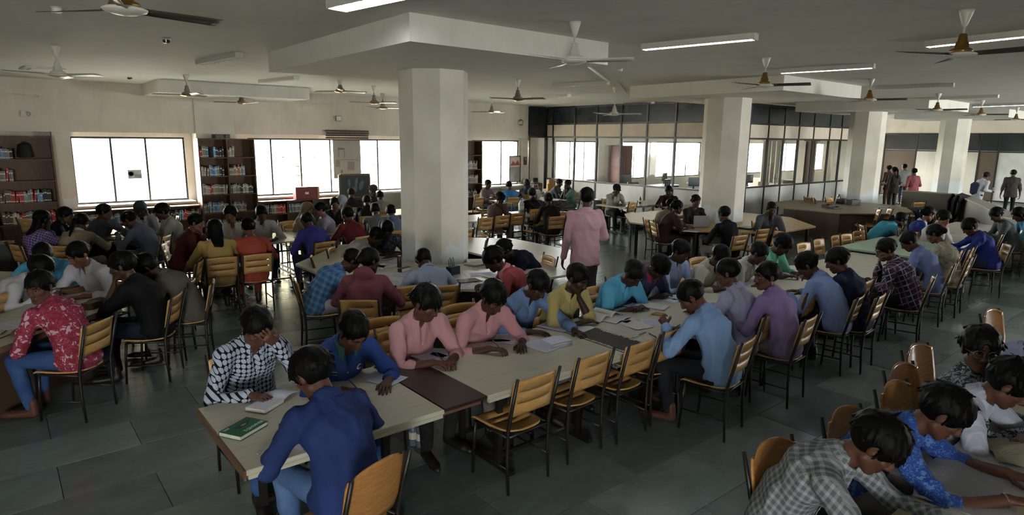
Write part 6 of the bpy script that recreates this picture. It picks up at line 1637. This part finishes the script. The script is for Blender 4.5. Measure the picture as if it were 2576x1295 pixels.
# paper bags, folders, laptop, bottles
def bag_(px, py, label, col='#8a6f4c', w=.26, h=.34, z=.75):
    p = at_xy(px, py, z); o = empty('paper_bag', p, irng.uniform(-.3, .3), label, 'bag'); m = MB()
    m.add([(-w / 2, -.06, 0), (w / 2, -.06, 0), (w / 2, .06, 0), (-w / 2, .06, 0), (-w / 2 - .01, -.05, h), (w / 2 + .01, -.06, h * .97), (w / 2, .05, h), (-w / 2, .06, h * .98)], [(0, 3, 2, 1), (0, 1, 5, 4), (1, 2, 6, 5), (2, 3, 7, 6), (3, 0, 4, 7)])
    m.build('bag_body', flat('kraft', col, .8, var=.1, scale=6), o); MB().tube([(-.06, -.06, h * .95), (-.04, -.065, h + .07), (.04, -.065, h + .07), (.06, -.06, h * .95)], .004, 6).build('handle', M_EDGE, o)
bag_(15.5, 16.6, 'folded stack of kraft paper bags by the glass room corner', '#a07c50'); bag_(15.1, 16.2, 'kraft bag leaning on the stack by the glass room corner', '#94723f', .3, .24)
bx1 = empty('wooden_crate', at_xy(14.45, 16.3, .751), .1, 'brown cardboard box with a black hat on it', 'box'); MB().box((0, 0, .14), (.42, .3, .28), bev=.005).build('box_body', flat('dark_card', '#3a2319', .7), bx1); MB().box((0, -.152, .14), (.3, .004, .05)).build('tape', M_EDGE, bx1)
ht = empty('hat', at_xy(14.45, 16.3, .751) + np.array([0, 0, .285]), 0, 'black brimmed hat resting on the cardboard box', 'hat'); MB().lathe([(.20, .01), (.21, .014), (.11, .025), (.10, .16), (.07, .18), (.0005, .17)], 20).build('crown', flat('black_felt', '#0a0a0c', .9), ht); MB().lathe([(.115, .030), (.113, .06), (.108, .06), (.108, .030)], 20).build('band', M_BOLT, ht)
lpt = empty('laptop', at(1757, 570, .75), math.radians(150), 'open laptop with pale lid between the maroon dress and the headband', 'laptop'); MB().box((0, 0, .01), (.34, .24, .018), bev=.004).build('base', flat('grey_plastic', '#7a7b80', .4), lpt)
l_ = MB().box((0, .12, .13), (.34, .010, .23), bev=.003).build('lid', flat('pale_lid', '#9fa0a6', .35), lpt); MB().box((0, .113, .13), (.31, .002, .19)).build('screen', flat('dark_glass', '#0c1016', .1), lpt)
stack(1880, 575, 4, 8, 'stack of navy blue folders at the second column', .36, .26, cols=[flat('navy_folder', '#141b33', .5)])
def bottle(px, py, label, col, h=.22, r=.033, z=.75, cap='#2a5a9a', xy=None):
    p = at(px, py, z) if xy is None else at_xy(*xy, z); o = empty('bottle', p, 0, label, 'bottle'); MB().lathe([(r * .9, 0), (r, .008), (r, h * .68), (r * .45, h * .84), (r * .4, h * .93)], 16).build('body', flat('bottle_plastic', col, .15), o); MB().lathe([(r * .46, h * .92), (r * .46, h), (.0005, h)], 12).build('cap', flat('bottle_cap', cap, .4), o)
    MB().lathe([(r * 1.02, h * .25), (r * 1.02, h * .5), (r * .99, h * .5), (r * .99, h * .25)], 16).build('paper_band', M_FIX, o)
bottle(1299, 522, 'white plastic jug shaped bottle beside the dusty pink t-shirt', '#a5a8ad', .34, .07, xy=(9.85, 11.6)); bottle(1446, 525, 'water bottle with a blue band beside the tall man in pink', '#8fa3bb', .26, .035, xy=(10.7, 11.6))
bottle(1930, 553, 'small white jar near the second column', '#97989b', .14, .03); bottle(1610, 512, 'small oil lamp shaped bottle on the desk along the glass room', '#4a4535', .2, .035, cap='#6b5a2a')
for a in [(1580, 513, 10, 'white sheets on the desk before the black cap'), (1560, 518, 40, 'second sheet on the desk before the black cap'), (1672, 522, 15, 'sheet on the brown fronted desk'), (1738, 582, 20, 'white sheet before the maroon dress'), (1722, 575, 50, 'second white sheet before the maroon dress'), (1930, 572, 0, 'white sheet before the school boy'), (1262, 536, 0, 'blue folder sheet before the dusty pink t-shirt'),
          (2225, 520, 20, 'grey sheet piled at the far table end'), (2215, 525, 50, 'second grey sheet piled at the far table end'), (1388, 500, 10, 'sheet on the table by the aqua shirt'), (1392, 503, 40, 'white sheet on the table by the aqua shirt')]: paper(*a)
for px, py, w, h, lb in [(2118, 512, .28, .14, 'black open box on the worn octagonal table'), (2146, 515, .34, .15, 'black drawer box on the worn octagonal table beside the other'), (2082, 520, .3, .07, 'brown leather case on the worn octagonal table'), (2100, 524, .36, .04, 'flat black case on the front of the worn table')]:
    o = empty('box', at(px, py, .75), irng.uniform(-.3, .3), lb, 'box'); m = flat('leather', '#4a2a1e', .5) if 'brown' in lb else flat('black_box', '#111215', .5)
    MB().box((0, 0, .006), (w, .2, .012)).build('base', m, o)
    for s in (-1, 1): MB().box((0, s * .096, h / 2), (w, .008, h)).build('side', m, o); MB().box((s * (w / 2 - .004), 0, h / 2), (.008, .184, h)).build('side', m, o)
bottle(2133, 500, 'small white topped bottle between the black boxes', '#20242c', .3, .03, cap='#c9c9cc', xy=(19.3, 8.25))
# bins, bags, clothes
bn = empty('bin', at(1515, 575, 0), 0, 'tall black bin standing beside the tall man in pink', 'bin'); MB().lathe([(.17, 0), (.20, .02), (.24, .80), (.25, .82), (.23, .82), (.18, .04), (.0005, .03)], 20).build('bin_body', flat('black_plastic', '#0d0e10', .5), bn); MB().lathe([(.25, .80), (.265, .81), (.265, .84), (.25, .84)], 20).build('rim', flat('black_plastic2', '#15161a', .4), bn)
def garment(loc, w, h, label, col, rz=0, cat='jacket'):
    o = empty('jacket', loc, rz, label, cat); us = np.linspace(0, 1, 15); vs = np.linspace(0, 1, 11); r = np.random.RandomState(int(loc[0] * 10))
    P = []
    for u in us:
        row = []
        for v in vs:
            ph_ = u * 9 + 2 * math.sin(v * 3); y = -.03 - .05 * math.sin(ph_) * (1 - v) - .08 * (1 - v) * math.sin(PI * u)
            z = -h * (1 - v) * (.82 + .18 * math.sin(PI * u + .5)); x = (u - .5) * w * (.62 + .38 * v)
            if v > .85: y += (v - .85) * 1.6; z += .03
            row.append((x, y, z))
        P.append(row)
    plate(P, np.ones((14, 10), bool), .010).build('cloth_fall', cloth(col), o)
    for s in (-1, 1): MB().tube([(s * w * .28, -.05, .0), (s * w * .34, -.12, -.2), (s * w * .26, -.13, -h * .9)], [.05, .055, .045], 10).build('sleeve', cloth(col), o)
    return o
garment((22.35, 6.10, 1.0), 1.3, .95, 'black jacket thrown over the low counter', '#101216', math.radians(205))
garment(tuple(at(2320, 528, .86)), .5, .62, 'dark blue jacket hung on the chair by the counter', '#1c2438', math.radians(-30))
wb_ = empty('shoulder_bag', at_xy(12.7, 14.3, .75), 0, 'white cloth bag beside the pale youth', 'bag'); MB().box((0, 0, .13), (.3, .12, .26), bev=.03).build('bag_body', flat('white_bag', '#a9a9a8', .7), wb_); MB().tube([(-.12, 0, .24), (-.10, 0, .40), (.08, 0, .42), (.12, 0, .24)], .010, 6).build('strap', flat('white_bag', '#a9a9a8', .7), wb_)
for q, (px, py, col, lb) in enumerate([(1560, 572, '#0e0f12', 'black shoe bag on the floor under the desk chair'), (1600, 574, '#15161a', 'black bundle on the floor under the glass room desk'), (1640, 578, '#101114', 'black bundle farther along the glass room desk')]):
    o = empty('bundle', at(px, py, 0), q * .5, lb, 'bag'); MB().lathe([(.20, .002), (.24, .04), (.20, .11), (.10, .15), (.0005, .155)], 12).build('bag_body', flat('black_cloth', col, .9, bump=.5, scale=20), o); MB().tube([(-.1, 0, .12), (-.04, .02, .2), (.06, 0, .13)], .008, 6).build('strap', M_BOLT, o)
cup(1588, 580, 'clear plastic bucket on the floor before the desk chair', [(.10, 0), (.12, .01), (.135, .30), (.128, .30), (.112, .012), (.0005, .010)], flat('clear_plastic', '#8f959c', .2), z=0, name='bucket', cat='bucket')
bs = empty('backpack', at(2560, 470, .96), 0, 'navy backpack on the counter behind the white shirt', 'bag'); bs.location = at(2452, 486, .961); MB().box((0, 0, .16), (.34, .2, .40), bev=.06).build('pack', flat('navy_cloth', '#0f1630', .8), bs); MB().box((0, -.11, .10), (.24, .04, .2), bev=.015).build('pocket', flat('navy_cloth', '#0f1630', .8), bs)
db = empty('drum', at(50, 650, 0), 0, 'dark framed board standing at the bookcase behind the turquoise shirt', 'board'); db.location = (-.35, 12.2, 0); MB().box((0, 0, .45), (1.0, .04, .86)).build('board_face', flat('blackboard', '#15161a', .6), db)
for s in (-1, 1): MB().box((s * .5, 0, .45), (.05, .06, .9)).build('frame_side', M_EDGE, db); MB().box((0, 0, .45 + s * .43), (.96, .06, .05)).build('frame_side', M_EDGE, db)
gbg = empty('cloth_bag', at(685, 1225, 0), 0, 'green cloth bag on the floor under the near table end', 'bag'); MB().lathe([(.07, .002), (.10, .05), (.085, .16), (.05, .22), (.045, .26), (.06, .28)], 14).build('bag_body', flat('green_cloth', '#3f6b58', .8, bump=.4, scale=14), gbg); MB().tube([(-.04, 0, .27), (-.02, 0, .40), (.03, 0, .40), (.04, 0, .27)], .006, 6).build('handle', flat('green_cloth', '#3f6b58', .8, bump=.4, scale=14), gbg)
for px, py, lb in [(1040, 1118, 'clear bottle standing on the floor under the joined tables'), (1058, 1122, 'second clear bottle under the joined tables')]: bottle(px, py, lb, '#5a6a74', .24, .035, z=0)
# equipment seen through the glass room
for q, (x, y) in enumerate([(17.6, 13.2), (19.4, 13.4), (21.2, 13.2), (23.0, 13.4), (24.8, 13.2), (18.5, 15.8), (21.0, 15.9), (23.6, 15.8)]):
    o = empty('computer_desk', (x, y, 0), 0, 'computer desk inside the glass room, %s counted from the corner' % ORD[q], 'desk', 'computer desks in the glass room')
    MB().box((0, 0, .735), (1.3, .7, .03)).build('desktop', flat('desk_grey', '#5d6066', .5), o)
    for s in (-1, 1): MB().box((s * .62, 0, .36), (.03, .64, .72)).build('side_panel', flat('desk_grey', '#5d6066', .5), o)
    m_ = empty('monitor', (x + .1, y, .751), .3 * (-1) ** q, 'dark computer monitor in the glass room, on the %s desk' % ORD[q], 'monitor', 'monitors in the glass room')
    MB().box((0, 0, .012), (.22, .16, .02)).build('foot', M_BOLT, m_); MB().box((0, .02, .10), (.05, .03, .18)).build('neck', M_BOLT, m_); MB().box((0, 0, .32), (.50, .035, .32), bev=.006).build('display', flat('black_plastic', '#101113', .4), m_)
    if q < 6:
        cc = empty('office_chair', (x - .3, y - .75, 0), .5 * q, 'pale back chair inside the glass room at the %s desk' % ORD[q], 'chair', 'office chairs in the glass room')
        MB().box((0, 0, .45), (.44, .42, .06), bev=.02).build('seat', flat('beige_shell', '#6f624c', .6), cc); MB().box((0, -.22, .76), (.42, .05, .48), bev=.02).build('backrest', flat('beige_shell', '#6f624c', .6), cc)
        for sx in (-1, 1):
            for sy in (-1, 1): MB().tube([(sx * .18, sy * .17, .43), (sx * .21, sy * .20, 0)], .012, 6).build('leg', M_STEEL, cc)
dr = empty('cupboard', (20.4, 17.6, 0), 0, 'tall red brown cupboard seen through the glass room', 'cupboard'); MB().box((0, 0, 1.15), (.8, .45, 2.3)).build('body', flat('red_brown_wood', '#4a241b', .5, var=.2, scale=9), dr)
for s in (-1, 1): MB().box((s * .195, -.232, 1.17), (.37, .02, 2.1)).build('door', flat('red_brown_wood', '#4a241b', .5, var=.2, scale=9), dr)

# cloth and bag on the covered table, conduits on the ceiling
us = np.linspace(0, 1, 16); vs = np.linspace(0, 1, 9); P = [[((u - .5) * .95, (v - .5) * .42 + .04 * math.sin(u * 5), .014 + .005 * math.sin(u * 14 + 3 * v) + .004 * math.sin(v * 9)) for v in vs] for u in us]
tag(plate(P, np.ones((15, 8), bool), .006).build('white_cloth', cloth('#b9bac2'), None, at(2470, 1205, .757), .1), 'white cloth spread on the cream covered table under the blue sleeves', 'cloth')
us = np.linspace(0, 1, 10); P = [[((u - .5) * .34, (v - .5) * .26, .03 + .045 * math.sin(PI * u) * math.sin(PI * v) + .008 * math.sin(u * 17 + v * 9)) for v in us] for u in us]
tag(plate(P, np.ones((9, 9), bool), .008).build('folded_cloth', cloth('#a39c84'), None, at(2556, 1150, .757), .5), 'crumpled beige folded cloth on the cream covered table at the frame edge', 'cloth')
for a, b, lb in (((1478, 165), (1530, 205), 'thin white conduit on the ceiling behind the big drop panel corner'), ((1553, 205), (1575, 232), 'short white conduit on the ceiling beside the white long rod fan')):
    A = at(*a, HC - .012); B = at(*b, HC - .012); d = B - A
    o = MB().box((0, 0, 0), (float(np.linalg.norm(d)), .035, .022)).build('conduit', M_FIX, None, (A + B) / 2, math.atan2(d[1], d[0])); tag(o, lb, 'conduit')
# ------------------------------------------------------------------ details on the nearest people
def on_shirt(body, sp, x, h):
    "surface point and normal on the front of the shirt, x to the person's right, h above the neck point along the spine"
    V, Nn = sp['shirt']; J = sp['J']; rel = V - J['N']
    d = (rel @ J['lat'] - x) ** 2 + (rel @ J['up'] - h) ** 2 + np.where(Nn @ J['fwd'] > .2, 0, 1.0)
    i = int(np.argmin(d)); return V[i], Nn[i]
def badge(body, sp, x, h, mb, mat, name, lift=.003):
    q, n_ = on_shirt(body, sp, x, h); J = sp['J']; up = _n(J['up'] - n_ * (J['up'] @ n_)); r = np.cross(up, n_)
    M = Matrix(((r[0], up[0], n_[0], q[0] + n_[0] * lift), (r[1], up[1], n_[1], q[1] + n_[1] * lift), (r[2], up[2], n_[2], q[2] + n_[2] * lift), (0, 0, 0, 1)))
    me = mb.mesh(name, mat); me.transform(M); return link(name, me, body)
b, sp = B_blue
arc = [(.022 * math.cos(t), .022 * math.sin(t)) for t in np.linspace(.7, 5.4, 16)] + [(.015 * math.cos(t) + .004, .015 * math.sin(t)) for t in np.linspace(5.2, .9, 16)]
badge(b, sp, -.085, -.15, MB().prism(arc, 0, .0012), M_INKW, 'chest_emblem')
badge(b, sp, .085, -.15, MB().box((0, 0, 0), (.030, .010, .0012)), flat('yellow_tab', '#b88a2a', .5), 'yellow_tab')
tx = text('VISMARD', b, (0, 0, 0), .013, M_INKW, name='name_lettering'); q, n_ = on_shirt(b, sp, .085, -.18); J = sp['J']; up = _n(J['up'] - n_ * (J['up'] @ n_)); r = -np.cross(n_, up) * -1
tx.matrix_local = Matrix(((np.cross(up, n_)[0], up[0], n_[0], q[0] + n_[0] * .003), (np.cross(up, n_)[1], up[1], n_[1], q[1] + n_[1] * .003), (np.cross(up, n_)[2], up[2], n_[2], q[2] + n_[2] * .003), (0, 0, 0, 1)))
b, sp = B_check
badge(b, sp, -.09, -.17, MB().box((0, 0, 0), (.09, .10, .0015), bev=.0005), sp['mat'], 'pocket')
for (b, sp), s, nm in ((B_check, -1, 'wrist_watch'), (B_blue, 1, 'bangle'), (B_n2, 1, 'bracelet')):
    S, E_, Wr, hd, nrm, cu = sp['J']['arms'][s]; d = _n(Wr - E_); u = _n(np.cross(d, [.3, .2, 1])); w = np.cross(d, u); c = Wr - d * .012
    ring_ = [tuple(c + (u * math.cos(t) + w * math.sin(t)) * .030) for t in np.linspace(0, 2 * PI, 17)]
    MB().tube(ring_, .0045 if nm == 'wrist_watch' else .0028, 6, closed=False).build(nm, M_BOLT if nm == 'wrist_watch' else flat('polished_metal', '#b5a98a', .2, .9), b)
# glasses
b, sp = B_n4; J = sp['J']; R = J['R']; T = lambda p: tuple(J['hd'] + R.T @ np.asarray(p, float))
gl = MB()
for s in (-1, 1):
    gl.tube([T((s * .034 + .026 * math.cos(t), .106 - .004 * abs(math.cos(t)), -.002 + .021 * math.sin(t))) for t in np.linspace(0, 2 * PI, 19)], .0016, 6, closed=False)
    gl.tube([T((s * .060, .102, .004)), T((s * .078, .06, .006)), T((s * .082, -.005, .004))], .0016, 6)
gl.tube([T((-.009, .108, .004)), T((0, .111, .007)), T((.009, .108, .004))], .0016, 6)
g_ = gl.build('glasses', flat('thin_metal', '#a8a29a', .25, .9), b)
for s in (-1, 1): MB().add([T((s * .034, .106, -.002))] + [T((s * .034 + .025 * math.cos(t), .105, -.002 + .020 * math.sin(t))) for t in np.linspace(0, 2 * PI, 17)[:-1]], [(0, 1 + k, 1 + (k + 1) % 16) for k in range(16)]).build('lens', M_GLASS, g_)
# pens held in writing hands, straps, sandals
for who, b, sp in people:
    if sp['lod'] in ('hero', 'near') and sp.get('ra') in ('write', 'hold') or (isinstance(sp.get('ra'), tuple) and sp['ra'][0] == 'write'):
        S, E_, Wr, hd, nrm, cu = sp['J']['arms'][1]; d = _n(hd); nn = _n(nrm - d * (nrm @ d)); lat = np.cross(d, nn)
        p = Wr + d * .105 - nn * .030 - lat * .028; e = p - d * .10 + nn * .085 - lat * .02
        loc = [b.matrix_basis @ Vector(p), b.matrix_basis @ Vector(e)]
        o = tag(MB().tube([loc[0], loc[0] * .9 + loc[1] * .1, loc[1]], [.0012, .0042, .0042], 8).build('pen', flat('pen_plastic', '#1a2136', .3)), 'pen held by the %s' % who, 'pen')
for who, b, sp in people:
    if who.startswith('man in white shirt holding'):
        S, E_, Wr, hd, nrm, cu = sp['J']['arms'][1]; w_ = b.matrix_basis @ Vector(Wr + hd * .1)
        o = empty('phone', w_, 0, 'pale phone in the hand of the man behind the counter', 'phone'); MB().box((0, 0, .03), (.08, .012, .16), bev=.004).build('phone_body', flat('pale_phone', '#9da3ad', .3), o); MB().box((0, -.008, .03), (.07, .002, .14)).build('screen', flat('dark_glass', '#0c1016', .1), o)
for who, b, sp in people:
    if who.startswith('man in dark navy shirt'):
        S, E_, Wr, hd, nrm, cu = sp['J']['arms'][1]; ph.location = b.matrix_basis @ Vector(Wr + hd * .115 + np.array([0, 0, .02]))
